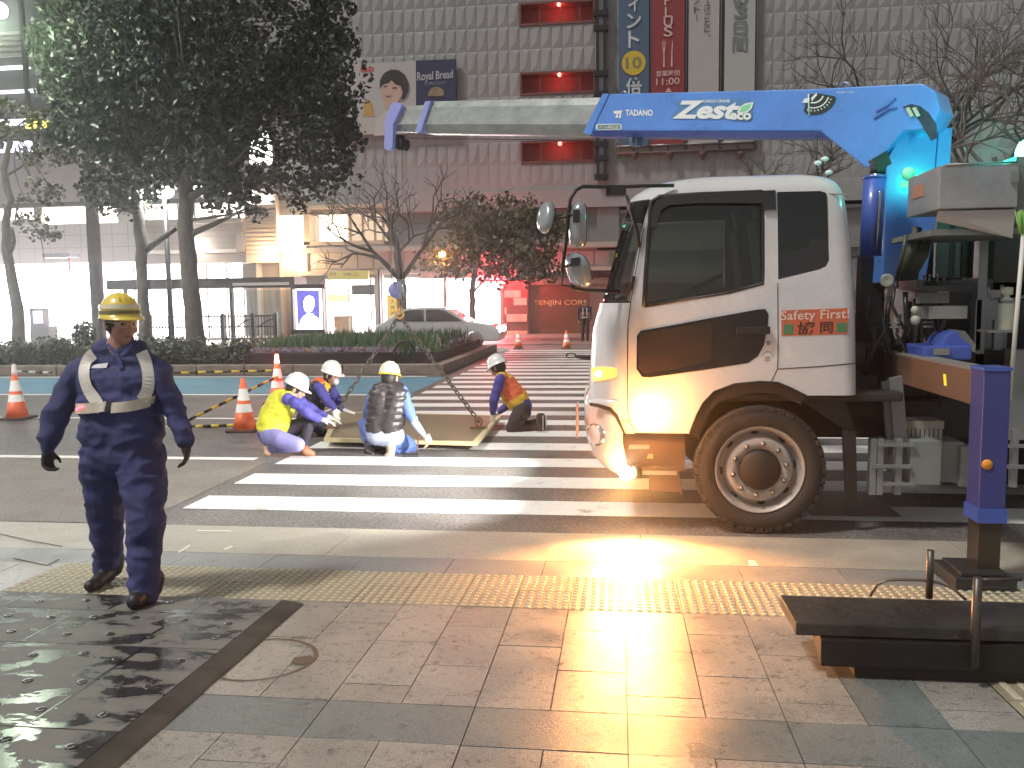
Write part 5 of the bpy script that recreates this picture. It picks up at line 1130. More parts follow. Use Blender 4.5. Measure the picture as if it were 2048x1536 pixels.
# -- outriggers
leg_f, leg_b = 5.05, 5.23
def OL(px, py, Y=leg_f): return W(px, py, Y)
mb = MB(); xa, xb = OL(1963,880).x, OL(2017,880).x; mb.box((xa,leg_f,OL(1990,1040).z),(xb,leg_b,OL(1990,738).z)); og = mb.build('outrigger_leg', M('leg_violet', (.05,.055,.205), .35, var=.06, vs=3), truck, bevel=.006)
mb = MB(); mb.box((xa-.008,leg_f-.01,OL(1990,1046).z),(xb+.008,leg_b+.01,OL(1990,1018).z)); mb.box((xa-.005,leg_f-.006,OL(1990,742).z),(xb+.005,leg_b+.006,OL(1990,735).z)); parts(mb, 'leg_collar', blued, og)
zb_ = zs(5.1); mb = MB(); mb.box((xa+.012,leg_f+.012,zb_+.07),(xb-.012,leg_b-.012,OL(1990,1044).z)); mb.build('inner_leg', M('inner_leg', (.07,.055,.045), .35, .5), og)
mb = MB(); fa, fb = OL(1912,1150,4.95).x, OL(2036,1150,4.95).x; mb.box((fa,4.95,zb_+.004),(fb,5.32,zb_+.075)); mb.box((fa+.04,4.99,zb_+.075),(fb-.04,5.28,zb_+.10)); mb.obox(((fa+fb)/2,4.9,zb_+.045), ((fb-fa)*.28,0,0), (0,.008,0), (0,0,.006)); mb.build('foot_pad', M('pad_black', (.03,.03,.03), .45), og, bevel=.008)
mb = MB(); c = OL(1974,929,leg_f-.003); mb.lathe(c, (0,-1,0), [(0,.03),(.006,.029),(.008,0)], 20); mb.build('reflector', M('reflector_amber', (.8,.3,.04), .3), og)
mb = MB(); 
mb.box((xa+.0,leg_b,OL(1990,806,5.3).z),(xb-.0,6.9,OL(1990,738,5.3).z)); ob = mb.build('outrigger_beam', M('beam_lamplit', (.14,.085,.06), .45, var=.15, vs=3), truck, bevel=.006)  # tan puts the orange lamp's light into the grey steel's colour
mb = MB(); mb.box((xa+.0,leg_b+.001,OL(1990,738,5.3).z),(xb-.0,6.9,OL(1990,738,5.3).z+.012)); mb.build('beam_top', M('beam_grey', (.2,.19,.17), .5), ob)
p = Vector((xa-.003, 5.62, (OL(1990,770,5.3).z))); mb = MB(); mb.prism([p+Vector((0,-.03,-.035)),p+Vector((0,.01,-.035)),p+Vector((0,.03,.035)),p+Vector((0,-.01,.035))], (.002,0,0)); mb.build('reflector', M('reflector_yellow', (.95,.7,.03), .3, emit=(1,.7,.05), es=.2), ob)
# -- crane column, lift cylinder
YCc = 7.2
def C(px, py, d=0.0): return W(px, py, YCc+d)
mb = MB(); mb.prism([C(*q) for q in [(1763,566),(1766,530),(1770,400),(1772,324),(1800,272),(1866,206),(1880,220),(1889,254),(1898,256),(1893,330),(1850,566)]], (0,.34,0)); cl = mb.build('crane_column', blue, truck, bevel=.01)
mb = MB(); mb.prism([C(*q,-.02) for q in [(1878,258),(1905,255),(1900,330),(1880,420),(1862,420),(1872,330)]], (0,.38,0)); mb.build('column_flange', blue, cl, bevel=.006)
mb = MB(); mb.lathe(C(1817,348,-.004), (0,-1,0), [(0,.052),(.003,.052),(.003,0)], 28); mb.prism([C(*q,-.005) for q in [(1801,362),(1822,362),(1822,375),(1801,375)]], (0,.004,0)); mb.build('round_sticker', M('sticker_mint', (.45,.72,.5), .5), cl)
mb = MB(); a, b_ = C(1750,352,-.2), C(1740,512,-.2); mb.tube([a, b_], .082, 20); mb.tube([a, a+Vector((0,0,-.02))], .086, 20); lc = mb.build('lift_cylinder', blued, truck)
mb = MB(); mb.tube([C(1753,368,-.2), C(1755,345,-.2)], .055, 16); mb.build('piston_rod', chrome, lc)
mb = MB(); mb.tube([C(1755,347,-.2), C(1757,333,-.2)], .06, 12); mb.obox(C(1760,325,-.2), (.05,0,.03), (0,.06,0), (-.02,0,.05)); mb.build('clevis', dark, lc)
mb = MB(); mb.tube([C(1759,382,-.3),C(1760,385,-.3),C(1753,505,-.3)], .01, 6); mb.build('pipe', chrome, lc)
# -- boom: swung out over the road towards the panel
A0 = W(1830,225,7.2); T0 = W(786,235,11.3)
ba = Vector((T0.x-A0.x, T0.y-A0.y, 0)).normalized(); bn = Vector((-ba.y, ba.x, 0))
if bn.dot(EYE-A0) < 0: bn = -bn                          # horizontal normal pointing at the camera
b0 = A0+bn*.15; baxis = (T0-A0).normalized()
def BP(px, py, off=0.0): return PL(px, py, b0+bn*off, bn)
mb = MB(); pf = [(1172,262),(1176,250),(1205,188),(1620,178),(1807,168),(1845,167),(1870,182),(1881,222),(1860,258),(1807,262),(1757,320),(1744,333),(1731,335),(1640,262)]
mb.prism([BP(*q) for q in pf], -bn*.30); bm_ = mb.build('boom', blue, truck, bevel=.012)
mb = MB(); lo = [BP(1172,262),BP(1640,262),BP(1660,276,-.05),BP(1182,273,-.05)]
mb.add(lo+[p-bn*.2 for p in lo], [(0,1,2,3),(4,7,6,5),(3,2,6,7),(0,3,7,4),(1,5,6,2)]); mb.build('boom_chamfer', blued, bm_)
mb = MB(); mb.prism([BP(*q,.012) for q in [(1166,266),(1174,248),(1205,187),(1218,187),(1188,250),(1182,270)]], -bn*.33); mb.build('boom_collar', blue, bm_, bevel=.004)
mb = MB(); sq = [(1186,262),(1640,258),(1640,260)]
bx = BP(1500,180)-BP(1300,184); bx.normalize(); by = Vector((0,0,1))
def btxt(s, px, py, hpx, wpx, mat, name='lettering', **k):
    mb = MB(); o = BP(px, py, .004); hh = (BP(px,py-hpx/2)-BP(px,py+hpx/2)).length; ww = (BP(px-wpx/2,py)-BP(px+wpx/2,py)).length
    put_text(mb, s, o, bx, by, hh, ww, **k); return mb.build(name, mat, bm_)
lw = M('letter_white', (.82,.84,.84), .4, emit=(.8,.85,.85), es=.0); 
btxt('TADANO', 1278, 225.5, 12.5, 55, lw, weight=.035)
mb = MB()
for q in ([(1227,222),(1245,221),(1241,227.5),(1236,227.5),(1236,236),(1230,236),(1234,227),(1228,227.5)],[(1239,229),(1243,226),(1241,236.5),(1237,236.5)]): mb.prism([BP(*p_,.006) for p_ in q], -bn*.004)
mb.build('emblem', lw, bm_)
shad = M('letter_shadow', (.16,.24,.22), .5)
mb = MB(); mb.prism([BP(*q,.003) for q in [(1340,236),(1356,214),(1345,203),(1372,200),(1475,197),(1507,204),(1505,238),(1450,238),(1420,240)]], -bn*.004); mb.build('logo_glow', M('logo_back', (.10,.25,.48), .5), bm_)
mb = MB(); o = BP(1410,219.5,.006); hh = (BP(1412,200)-BP(1412,237)).length; ww = (BP(1342,219)-BP(1476,219)).length
put_text(mb, 'Zest', o+Vector((.012,0,-.012)), bx, by, hh, ww, weight=.05, shear=.32); mb.build('lettering', shad, bm_)
mb = MB(); put_text(mb, 'Zest', o+bn*.003, bx, by, hh, ww, weight=.04, shear=.32); mb.build('lettering', lw, bm_)
btxt('CARGO CRANE', 1432, 202, 6, 54, lw, weight=.02)
mb = MB(); put_text(mb, 'eco', BP(1481,232.5,.0095), bx, by, (BP(1481,224)-BP(1481,242)).length, (BP(1458,232)-BP(1504,232)).length, weight=.10); mb.build('lettering', shad, bm_)
mb = MB(); o = BP(1481,232.5,.012); put_text(mb, 'eco', o, bx, by, (BP(1481,226)-BP(1481,240)).length, (BP(1460,232)-BP(1502,232)).length, weight=.04); mb.build('lettering', lw, bm_)
mb = MB(); mb.prism([BP(*q,.010) for q in [(1474,225),(1479,214),(1490,207),(1507,204),(1504,216),(1496,224),(1484,227)]], -bn*.004); lf = mb.build('leaf_emblem', lw, bm_)
mb = MB(); mb.prism([BP(*q,.012) for q in [(1479,223),(1483,214),(1491,209.5),(1503,207),(1499,216),(1492,222),(1484,224)]], -bn*.002); mb.build('leaf_green', M('leaf_emblem_green', (.25,.68,.35), .5), lf)
mb = MB(); mb.prism([BP(*q,.003) for q in [(1195,248),(1240,247.5),(1243,250),(1243,257),(1240,259.5),(1195,260),(1192,257),(1192,250.5)]], -bn*.004); wb = mb.build('warning_label', lw, bm_)
mb = MB(); mb.prism([BP(*q,.005) for q in [(1195,249.5),(1240,249),(1241,257.5),(1195,258.5)]], -bn*.002); mb.build('label_dark', shad, wb); mb = MB(); put_text(mb, 'ブーム昇降注意', BP(1218,253.8,.008), bx, by, .03, .24); mb.build('lettering', lw, wb)
btxt('吊り荷の下入るな', 1691, 184.5, 5.5, 34, lw)
mb = MB()                                                     # load angle gauge
def gp(an, rad): return BP(1627+rad*math.cos(R(an)), 187+rad*.93*math.sin(R(an)), .005)
gcx = [gp(8,42)]+[gp(a_,46) for a_ in range(12,116,8)]+[gp(118,42)]+[BP(1612,205,.005), BP(1618,190,.005), BP(1634,186,.005)]
mb.prism(gcx, -bn*.006); lg = mb.build('angle_gauge', M('gauge_black', (.03,.045,.04), .4), bm_)
mb = MB()
for rad, wd in ((20,1.5),(31,1.2)): mb.add([gp(a_, rr_)+bn*.003 for a_ in range(15,106,9) for rr_ in (rad-wd,rad+wd)], [(2*i,2*i+1,2*i+3,2*i+2) for i in range(10)])
for a_ in range(20,110,11): mb.add([gp(a_-1.5,35)+bn*.003, gp(a_+1.5,35)+bn*.003, gp(a_+1.5,39)+bn*.003, gp(a_-1.5,39)+bn*.003], [(0,1,2,3)])
mb.prism([BP(*q,.008) for q in [(1604,206),(1609,197),(1620,196),(1618,205)]], -bn*.003); mb.prism([BP(*q,.008) for q in [(1622,196),(1633,185),(1634,190),(1624,202)]], -bn*.003); mb.tube([BP(1617,188,.012), BP(1618,230,.012)], .006, 5); mb.build('gauge_marks', lw, lg)
mb = MB()
for (x,y) in ((1690,171),): mb.tube([BP(x+10*math.cos(k*math.pi/8), y+4-10*math.sin(k*math.pi/8), -.1) for k in range(9)], .008, 6)
mb.tube([BP(1248+5*math.cos(k*math.pi/6), 188-5*math.sin(k*math.pi/6), -.1) for k in range(7)], .009, 6); parts(mb, 'lifting_eye', M('eye_steel', (.3,.35,.45), .3, .6), bm_)
mb = MB(); mb.prism([BP(*q,.0) for q in [(1258,274),(1264,274),(1264,284),(1258,284)]], -bn*.05); mb.obox(BP(1272,280,-.1), ba*.045, bn*.05, (0,0,.06)); parts(mb, 'camera_box', M('camera_box', (.1,.14,.2), .4), bm_)
mb = MB(); mb.tube([BP(1748,238,.006),BP(1780,218,.006),BP(1794,216,.006)], .008, 5); mb.tube([BP(1752,224,.006),BP(1775,212,.006),BP(1792,196,.006)], .005, 5); parts(mb, 'weld_line', blued, bm_)
c = [(1806,214),(1822,208),(1840,212),(1858,226),(1872,248),(1874,275),(1862,282),(1850,262),(1838,240),(1822,226)]
mb = MB(); mb.prism([BP(*q,.004) for q in c], -bn*.01); hp = mb.build('hinge_recess', M('recess_dark', (.03,.05,.09), .5, var=.5, vs=14), bm_)
mb = MB(); 
for x in (1811,1824): mb.prism([BP(*q,.02) for q in [(x,216),(x+7,214),(x+16,231),(x+9,234)]], -bn*.02)
parts(mb, 'pin', M('pin_pale', (.55,.65,.5), .4, .3), hp)
# telescoping sections (octagonal, polished)
steel = M('boom_steel', (.44,.47,.45), .32, .45, var=.25, vs=3.5, stretch=(1,1,2.5))
def oct(mb, xa_, ya0, ya1, xb_, yb0, yb1, th, off, mi=0):
    rows = []
    for x, y0, y1 in ((xa_,ya0,ya1),(xb_,yb0,yb1)):
        t_, b_ = BP(x,y0,off), BP(x,y1,off); h = t_.z-b_.z; c_ = (t_+b_)/2-bn*th/2; s = []
        for u, v in ((-.5,-.22),(-.5,.30),(-.36,.5),(.36,.5),(.5,.30),(.5,-.22),(.28,-.5),(-.28,-.5)): s.append(c_-bn*(-u)*th*1.0+Vector((0,0,v*h)))
        rows.append(s)
    n = 8; b = len(mb.v); mb.v += rows[0]+rows[1]
    for k in range(n): mb.f.append([b+k, b+(k+1)%n, b+n+(k+1)%n, b+n+k]); mb.m.append(mi); mb.sm.append(False)
    mb.f.append([b+k for k in range(n)]); mb.m.append(mi); mb.sm.append(False); mb.f.append([b+n+k for k in range(n)][::-1]); mb.m.append(mi); mb.sm.append(False)
mb = MB(); oct(mb, 1196,194,270, 846,202,266, .27, -.02); mb.build('boom_section', steel, bm_)
mb = MB(); oct(mb, 850,209,264, 786,213,262, .22, -.045); mb.build('boom_section', M('boom_steel_pale', (.55,.57,.53), .25, .7, var=.25, vs=5), bm_)
mb = MB(); mb.prism([BP(*q,.01) for q in [(852,202),(861,202),(842,262),(836,266),(830,262)]], -bn*.33); mb.build('section_collar', M('collar_violet', (.30,.34,.72), .35), bm_, bevel=.005)
mb = MB(); mb.prism([BP(*q,.01) for q in [(770,236),(783,207),(790,204),(800,207),(803,212),(796,228),(786,248),(785,292),(782,299),(775,301),(768,297)]], -bn*.06); mb.prism([BP(*q,-.24) for q in [(770,236),(783,207),(790,204),(800,207),(803,212),(796,228),(786,248),(785,292),(782,299),(775,301),(768,297)]], -bn*.06); hd = mb.build('boom_head', M('collar_violet'), bm_, bevel=.006)
mb = MB(); mb.lathe(BP(796,288,-.06), -bn, [(0,.06),(.02,.075),(.05,.06),(.08,.075),(.11,.06),(.14,.075),(.15,.0)], 20); mb.obox(BP(798,284,-.1), ba*.05, bn*.06, (0,0,.08)); mb.build('sheave', dark, hd)
mb = MB(); mb.tube([BP(800,276,-.1), BP(1180,281,-.1)], .005, 5); mb.build('winch_rope', dark, bm_)
# -- stowage box on the right, green work lamp
mb = MB(); yf, yb = 6.1, 6.74; xa = W(1879,380,yf).x; xb = W(2036,380,yf).x; z0, z1 = W(1879,418,yf).z, W(1879,331,yf).z; mb.box((xa,yf,z0),(xb,yb,z1)); sb = mb.build('stowage_box', M('box_steel', (.33,.32,.31), .5, .2, var=.25, vs=2.5, dark=(.22,.22,.25)), truck, bevel=.006)
mb = MB(); mb.add([(xa,yf+.02,z0-.012),(xb,yf+.02,z0-.012),(xb,yf+.05,z0-.20),(xa,yf+.05,z0-.075)], [(0,1,2,3)]); mb.box((xa-.02,yf+.06,z0-.17),(xb+.4,yb+.3,z0-.13), 1); mb.box((xb,yf+.05,z0-.1),(xb+.06,yb,z1+.05), 1); mb.build('box_flap', [M('flap_pale', (.42,.39,.38), .5), M('flap_grey', (.16,.165,.155), .5)], sb)
mb = MB(); p = W(1842,385,6.45); mb.box((xa-.004,6.4,p.z-.03),(xa,6.62,p.z+.06)); mb.build('reflector', M('dull_orange', (.5,.2,.1), .5), sb)
mb = MB(); p = W(2030,354,yf-.012); mb.obox(p, (.02,0,0), (0,.012,0), (0,0,.035)); mb.tube([W(1890,330,yf),W(1950,327,yf),W(2035,324,yf)], .008, 5, 0); mb.build('latch', metal, sb)
p = W(2049,306,6.3); mb = MB(); mb.lathe(p-Vector((0,0,.08)), (0,0,1), [(0,.06),(.10,.055),(.15,.035),(.17,0)], 18); wl = mb.build('work_lamp', emis('lamp_turquoise', (.12,1,.72), 6), truck)
lamp('turquoise_light', W(1988,300,6.35), 13, (.0,1,.74), wl, .1)
# -- loose things carried on the deck
r = thing('broom', 'white handled broom with green bristles stood upright behind the outrigger', 'broom', W(2020,800,5.9))
mb = MB(); mb.tube([W(2047,468,5.9), W(2019,800,5.9)], .014, 10); mb.build('handle', M('broom_white', (.6,.6,.56), .4), r)
mb = MB(); a, b_ = W(2040,425,5.9), W(2046,468,5.9)
for k in range(60): x = rnd.uniform(-.04,.075); mb.tube([b_+Vector((x*.35,rnd.uniform(-.02,.02),0)), a+Vector((x+.02,rnd.uniform(-.04,.04),rnd.uniform(-.02,.02)))], .004, 4)
mb.build('bristles', M('bristle_green', (.2,.4,.1), .6), r)
r = thing('gas_bottle', 'cream gas bottle standing on the rack behind the outrigger', 'bottle', W(2010,664,6.45))
mb = MB(); p = W(2010,663,6.45); mb.lathe(p, (0,0,1), [(0,.045),(.01,.05),(.2,.05),(.235,.035),(.24,.02),(.255,.02),(.26,.04),(.31,.04),(.315,0)], 20); mb.build('body', M('bottle_cream', (.6,.6,.48), .4), r); mb = MB(); mb.lathe(p+Vector((0,0,.2)), (0,0,1), [(0,.052),(.02,.052)], 20); mb.build('strap', metal, r)
# ---------------------------------------------------------------- hook, chains, panel
HK = W(795,580,11.35)
r = thing('hook_block', 'violet crane hook block hanging from the boom tip above the panel', 'hook block', HK)
mb = MB(); mb.lathe(HK+Vector((0,-.09,0)), (0,1,0), [(0,.0),(0,.105),(.05,.115),(.07,.09),(.09,.115),(.14,.115),(.18,.105),(.18,0)], 24); mb.build('sheave_housing', M('block_violet', (.28,.3,.62), .35), r)
mb = MB(); mb.obox(HK+Vector((.06,0,0)), (.02,0,0), (0,.1,0), (0,0,.12)); mb.lathe(HK+Vector((.09,-.06,0)), (1,0,0), [(0,.1),(.03,.1),(.04,.08),(.04,0)], 18); mb.obox(HK+Vector((-.02,-.1,.05)), (.012,0,0), (0,.01,0), (0,0,.1)); mb.build('side_plate', M('block_grey', (.34,.35,.42), .35, .4), r)
mb = MB(); mb.tube([HK+Vector((0,0,-.1)), HK+Vector((0,0,-.22))], .022, 8); h0 = HK+Vector((.0,0,-.27)); mb.tube([h0+Vector((.05*math.cos(a_),0,.06*math.sin(a_))) for a_ in [math.pi*.5-k*.42 for k in range(12)]], [.02]*9+[.016,.012,.008], 8); mb.build('hook', M('hook_tan', (.5,.33,.16), .4, .3), r)
mb = MB()
for x0, x1 in ((779,783),(788,795),(804,806)): mb.tube([W(x0,298,11.3), W(x1,565,11.35)], .006, 6)
mb.build('rope', M('rope_grey', (.25,.24,.23), .5, .3), r)
zp = .10
c4 = [G(648,878,zp), G(954,886,zp), G(1003,832,zp), G(676,824,zp)]; cen = sum(c4, Vector())/4
r = thing('form_panel', 'big brown plywood panel with cream edges lowered onto the crossing', 'panel', (cen.x,cen.y,zp))
def inset(t): return [c_.lerp(cen, t) for c_ in c4]
mb = MB(); i_ = inset(.02); mb.prism([p+Vector((0,0,-.012)) for p in i_], (0,0,.018)); mb.build('board', M('brown_plywood', (.19,.15,.09), .5, var=.18, vs=1.5, fine=.1), r)
mb = MB()
for k in range(4):
    a, b_ = c4[k], c4[(k+1)%4]; d_ = (b_-a).normalized(); n_ = Vector((-d_.y,d_.x,0)); m_ = (a+b_)/2
    if (cen-m_).dot(n_) < 0: n_ = -n_
    e_ = .0 if k % 2 else .03
    mb.obox(m_+n_*.03+Vector((0,0,-.012)), d_*((b_-a).length/2-e_), n_*.03, (0,0,.022))
mb.build('edge_batten', M('cream_batten', (.6,.52,.30), .5, var=.1, vs=3), r)
chm = M('chain_steel', (.14,.12,.10), .4, .6)
def chain(a, b_, label, pit=.075, rr_=.0095):
    a, b_ = Vector(a), Vector(b_); d_ = b_-a; L = d_.length; d_.normalize(); u = d_.orthogonal().normalized(); v = d_.cross(u); n = int(L/pit); mb = MB()
    for k in range(n):
        c_ = a+d_*(k+.5)*L/n; w_ = u if k % 2 else v; hl = pit*.68; hw = pit*.34; pts = []
        for q in range(13):
            an = 2*math.pi*q/12; pts.append(c_+d_*hl*math.cos(an)*1.0+w_*hw*math.sin(an))
        mb.tube(pts, rr_, 5, cap=False)
    return mb
MR = HK+Vector((.02,0,-.36))
E1 = G(660,842,zp+.1); E2 = G(957,842,zp+.1)
r = thing('lifting_chain', 'rusty two legged lifting chain from the hook down to the panel', 'chain', MR)
mb = chain(MR+Vector((-.03,0,-.03)), E1, ''); mb.build('chain_leg', chm, r); mb = chain(MR+Vector((.03,0,-.03)), E2, ''); mb.build('chain_leg', chm, r)
mb = MB(); mb.tube([MR+Vector((.055*math.cos(k*math.pi/8),0,.055*math.sin(k*math.pi/8)+.03)) for k in range(17)], .014, 8, cap=False); mb.tube([MR+Vector((0,0,.06)),MR+Vector((0,0,.12))], .02, 8); mb.build('master_ring', M('ring_amber', (.75,.42,.12), .4, .2), r)
mb = MB()
for e_ in (E1, E2):
    mb.tube([e_+Vector((.04*math.cos(k*math.pi/8),0,.055*math.sin(k*math.pi/8)-.01)) for k in range(17)], .012, 8, cap=False); mb.obox(e_+Vector((0,0,-.075)), (.1,0,0), (0,.07,0), (0,0,.012))
parts(mb, 'shackle', M('shackle_rust', (.2,.13,.07), .45, .5), r)
# ---------------------------------------------------------------- steel decking stack on the pavement, right
def deck(quad, z0, z1, label, mat, name='steel_deck'):
    c_ = sum(quad, Vector())/len(quad); r = thing(name, label, 'steel plate', (c_.x,c_.y,z0), 'stacked steel deck plates')
    mb = MB(); mb.prism([Vector((p.x,p.y,z0)) for p in quad], (0,0,z1-z0)); mb.build('plate', mat, r, bevel=.006); return r
deckm = M('deck_steel', (.04,.037,.031), .36, .1, var=.55, vs=3, bump=.3, bs=25)
zt = zs(4.3)+.26
def ST(px, py): d = ray(px, py); return EYE+d*((zt-CAMH)/d.z)
fl, bl = ST(1592,1246), ST(1560,1190); fr = ST(2300,1268); br = ST(2300,1212)
r1_ = deck([fl, fr, br, bl], zt-.055, zt, 'upper wet steel deck plate with two upright lifting pins', deckm)
q2 = [fl+Vector((.10,-.02,0)), fr+Vector((.1,-.02,0)), br+Vector((0,-.02,0)), bl+Vector((.14,-.05,0))]
r2_ = deck(q2, zs(fl.y)+.06, zt-.06, 'lower dark steel deck plate lying beneath the pinned one', M('deck_dark', (.018,.017,.016), .5, .3, var=.3, vs=5))
r3_ = thing('timber_bearer', 'dark timber bearer under the stacked steel deck plates', 'timber', (fl.x+1,fl.y+.1,0)); mb = MB(); mb.box((fl.x+.25,fl.y+.02,zs(fl.y)+.003),(fr.x,fl.y+.12,zs(fl.y)+.055)); mb.box((bl.x+.3,bl.y-.12,zs(bl.y)+.003),(br.x,bl.y-.03,zs(bl.y)+.055)); mb.build('beam', M('bearer', (.03,.026,.022), .8), r3_)
mb = MB(); pn_ = M('pin_steel', (.1,.085,.07), .4, .5, var=.3, vs=10)
a = ST(1858,1196); mb.tube([a, a+Vector((0,0,W(1858,1100,a.y).z-a.z))], .016, 10); 
b_ = ST(1945,1262); b_.y -= .03; top = W(1950,1155,b_.y); mb.tube([Vector((b_.x,b_.y,zt-.14)), Vector((b_.x,b_.y,top.z))], .018, 10); mb.tube([Vector((b_.x,b_.y,top.z-.01)), Vector((b_.x+.06,b_.y,top.z-.006)), Vector((b_.x+.17,b_.y+.01,top.z-.006))], .007, 6)
mb.build('lifting_pin', pn_, r1_)
mb = MB(); p0 = ST(1740,1192); p1 = ST(1932,1200); m_ = W(1800,1159,p0.y); m2 = W(1880,1166,p0.y); mb.tube([p0, W(1755,1168,p0.y), W(1775,1160,p0.y), m_, W(1845,1160,p0.y), m2, W(1908,1178,p0.y), p1], .007, 6); mb.build('wire_loop', M('wire_steel', (.2,.17,.13), .4, .5), r1_)
# ================================================================ people
def seg_dist(p, a, ra, b, rb):
    d = b-a; L2 = d.length_squared; t = 0 if L2 < 1e-12 else max(0, min(1, (p-a).dot(d)/L2))
    return (p-(a+d*t)).length-(ra+(rb-ra)*t)
class Fig:
    """a body grown from tapered limbs into one continuous skin"""
    def __init__(s): s.p = []
    def cap(s, a, ra, b, rb, mi): s.p.append((Vector(a), ra, Vector(b), rb, mi)); return s
    def ball(s, a, r, mi): return s.cap(a, r, a, r, mi)
    def chain(s, pts, mi):
        for (a, ra), (b, rb) in zip(pts[:-1], pts[1:]): s.cap(a, ra, b, rb, mi)
        return s
    def head(s, c, up, fwd, skin, hair, k=1.0):
        c = Vector(c); fwd = Vector(fwd).normalized(); up = (Vector(up)-fwd*Vector(up).dot(fwd)).normalized(); sd = fwd.cross(up)
        s.ball(c+up*.02*k, .092*k, hair); s.ball(c-fwd*.02*k+up*.005*k, .09*k, hair)
        s.cap(c+fwd*.022*k+up*.02*k, .080*k, c+fwd*.03*k-up*.05*k, .066*k, skin); s.cap(c+fwd*.055*k-up*.085*k, .034*k, c+fwd*.045*k-up*.06*k, .05*k, skin)
        s.cap(c+fwd*.098*k+up*.012*k, .010*k, c+fwd*.118*k-up*.032*k, .016*k, skin); s.cap(c+fwd*.09*k+up*.03*k+sd*.035*k, .014*k, c+fwd*.09*k+up*.03*k-sd*.035*k, .014*k, skin)
        s.cap(c+fwd*.094*k-up*.062*k+sd*.02*k, .010*k, c+fwd*.094*k-up*.062*k-sd*.02*k, .010*k, skin)
        for q in (-1, 1): s.cap(c+sd*q*.090*k+up*.015*k, .016*k, c+sd*q*.090*k-up*.03*k, .011*k, skin); s.ball(c+fwd*.062*k+sd*q*.045*k-up*.03*k, .03*k, skin)
        return sd, up, fwd
    def hand(s, wr, d, palm, mi, side=1, curl=.5, k=1.0, fr=.0095):
        wr = Vector(wr); d = Vector(d).normalized(); pn = Vector(palm); pn = (pn-d*pn.dot(d)).normalized(); ac = d.cross(pn)*side
        s.cap(wr, .026*k, wr+d*.045*k-ac*.0*k, .027*k, mi)
        for q in (-.026,-.009,.009,.026): s.cap(wr+d*.035*k+ac*q*.8*k, .017*k, wr+d*.082*k+ac*q*k, .014*k, mi)
        for q, L in ((-.030,.062),(-.0105,.076),(.0105,.072),(.031,.056)):
            a = wr+d*.085*k+ac*q*k; a1 = (d*math.cos(curl)+pn*math.sin(curl)); a2 = (d*math.cos(curl*2.1)+pn*math.sin(curl*2.1)); b = a+a1*L*.52*k; s.cap(a, fr*1.08*k, b, fr*k, mi); s.cap(b, fr*k, b+a2*L*.48*k, fr*.85*k, mi)
        t0 = wr+d*.025*k-ac*.03*k; t1 = t0+(d*.6-ac*.7+pn*.3).normalized()*.04*k; s.cap(t0, .014*k, t1, .011*k, mi); s.cap(t1, .011*k, t1+(d*.9-ac*.15+pn*.4).normalized()*.032*k, .009*k, mi)
        return s
    def grow(s, name, mats, parent, voxel=.011, smooth=3, folds=(), amp=.006, freq=8., inflate=0., recolor=None, quilt=0.):
        mb = MB()
        for a, ra, b, rb, mi in s.p:
            ra += inflate; rb += inflate
            mb.ball(a, ra, 14)
            if (b-a).length > 1e-6: mb.ball(b, rb, 14); mb.tube([a, b], [ra, rb], 14)
        o = mb.build(name, mats, parent)
        md = o.modifiers.new('r', 'REMESH'); md.mode = 'VOXEL'; md.voxel_size = voxel; md.use_smooth_shade = True
        m2 = o.modifiers.new('s', 'SMOOTH'); m2.factor = .5; m2.iterations = smooth
        me = evalmesh(o); o.modifiers.clear(); old = o.data; o.data = me; bpy.data.meshes.remove(old); me.materials.clear()
        for m in mats: me.materials.append(m)
        base = WL[parent.name]; me.update()
        P = [v.co+base for v in me.vertices]; Nn = [v.normal.copy() for v in me.vertices]
        mi_of = []
        for p in P:
            best = 9; bm_i = 0
            for a, ra, b, rb, mi in s.p:
                dd = seg_dist(p, a, ra, b, rb)
                if dd < best: best = dd; bm_i = mi
            mi_of.append(bm_i)
        if amp:
            for i, v in enumerate(me.vertices):
                if mi_of[i] in folds:
                    q = P[i]*freq; n1 = .6*noise.noise(Vector((q.x*1.3, q.y*1.3, q.z*2.2)))+1.1*(1-abs(noise.noise(Vector((q.x*.9+q.z*.8, q.y*.9, q.z*1.5-q.x*.5))))*2.6)+.4*noise.noise(Vector((q.x*3, q.y*3, q.z*4)))-.5
                    if quilt: n1 = .5*n1+1.6*(abs(math.sin(P[i].z*math.pi/quilt+.5*noise.noise(P[i]*3)))**.6-.6)
                    v.co += Nn[i]*amp*n1
        for pl in me.polygons:
            c = {}
            for vi in pl.vertices: c[mi_of[vi]] = c.get(mi_of[vi], 0)+1
            pl.material_index = max(c, key=c.get); pl.use_smooth = True
            if recolor:
                k = recolor(pl.center+base, pl.normal, pl.material_index)
                if k is not None: pl.material_index = k
        me.update(); return o
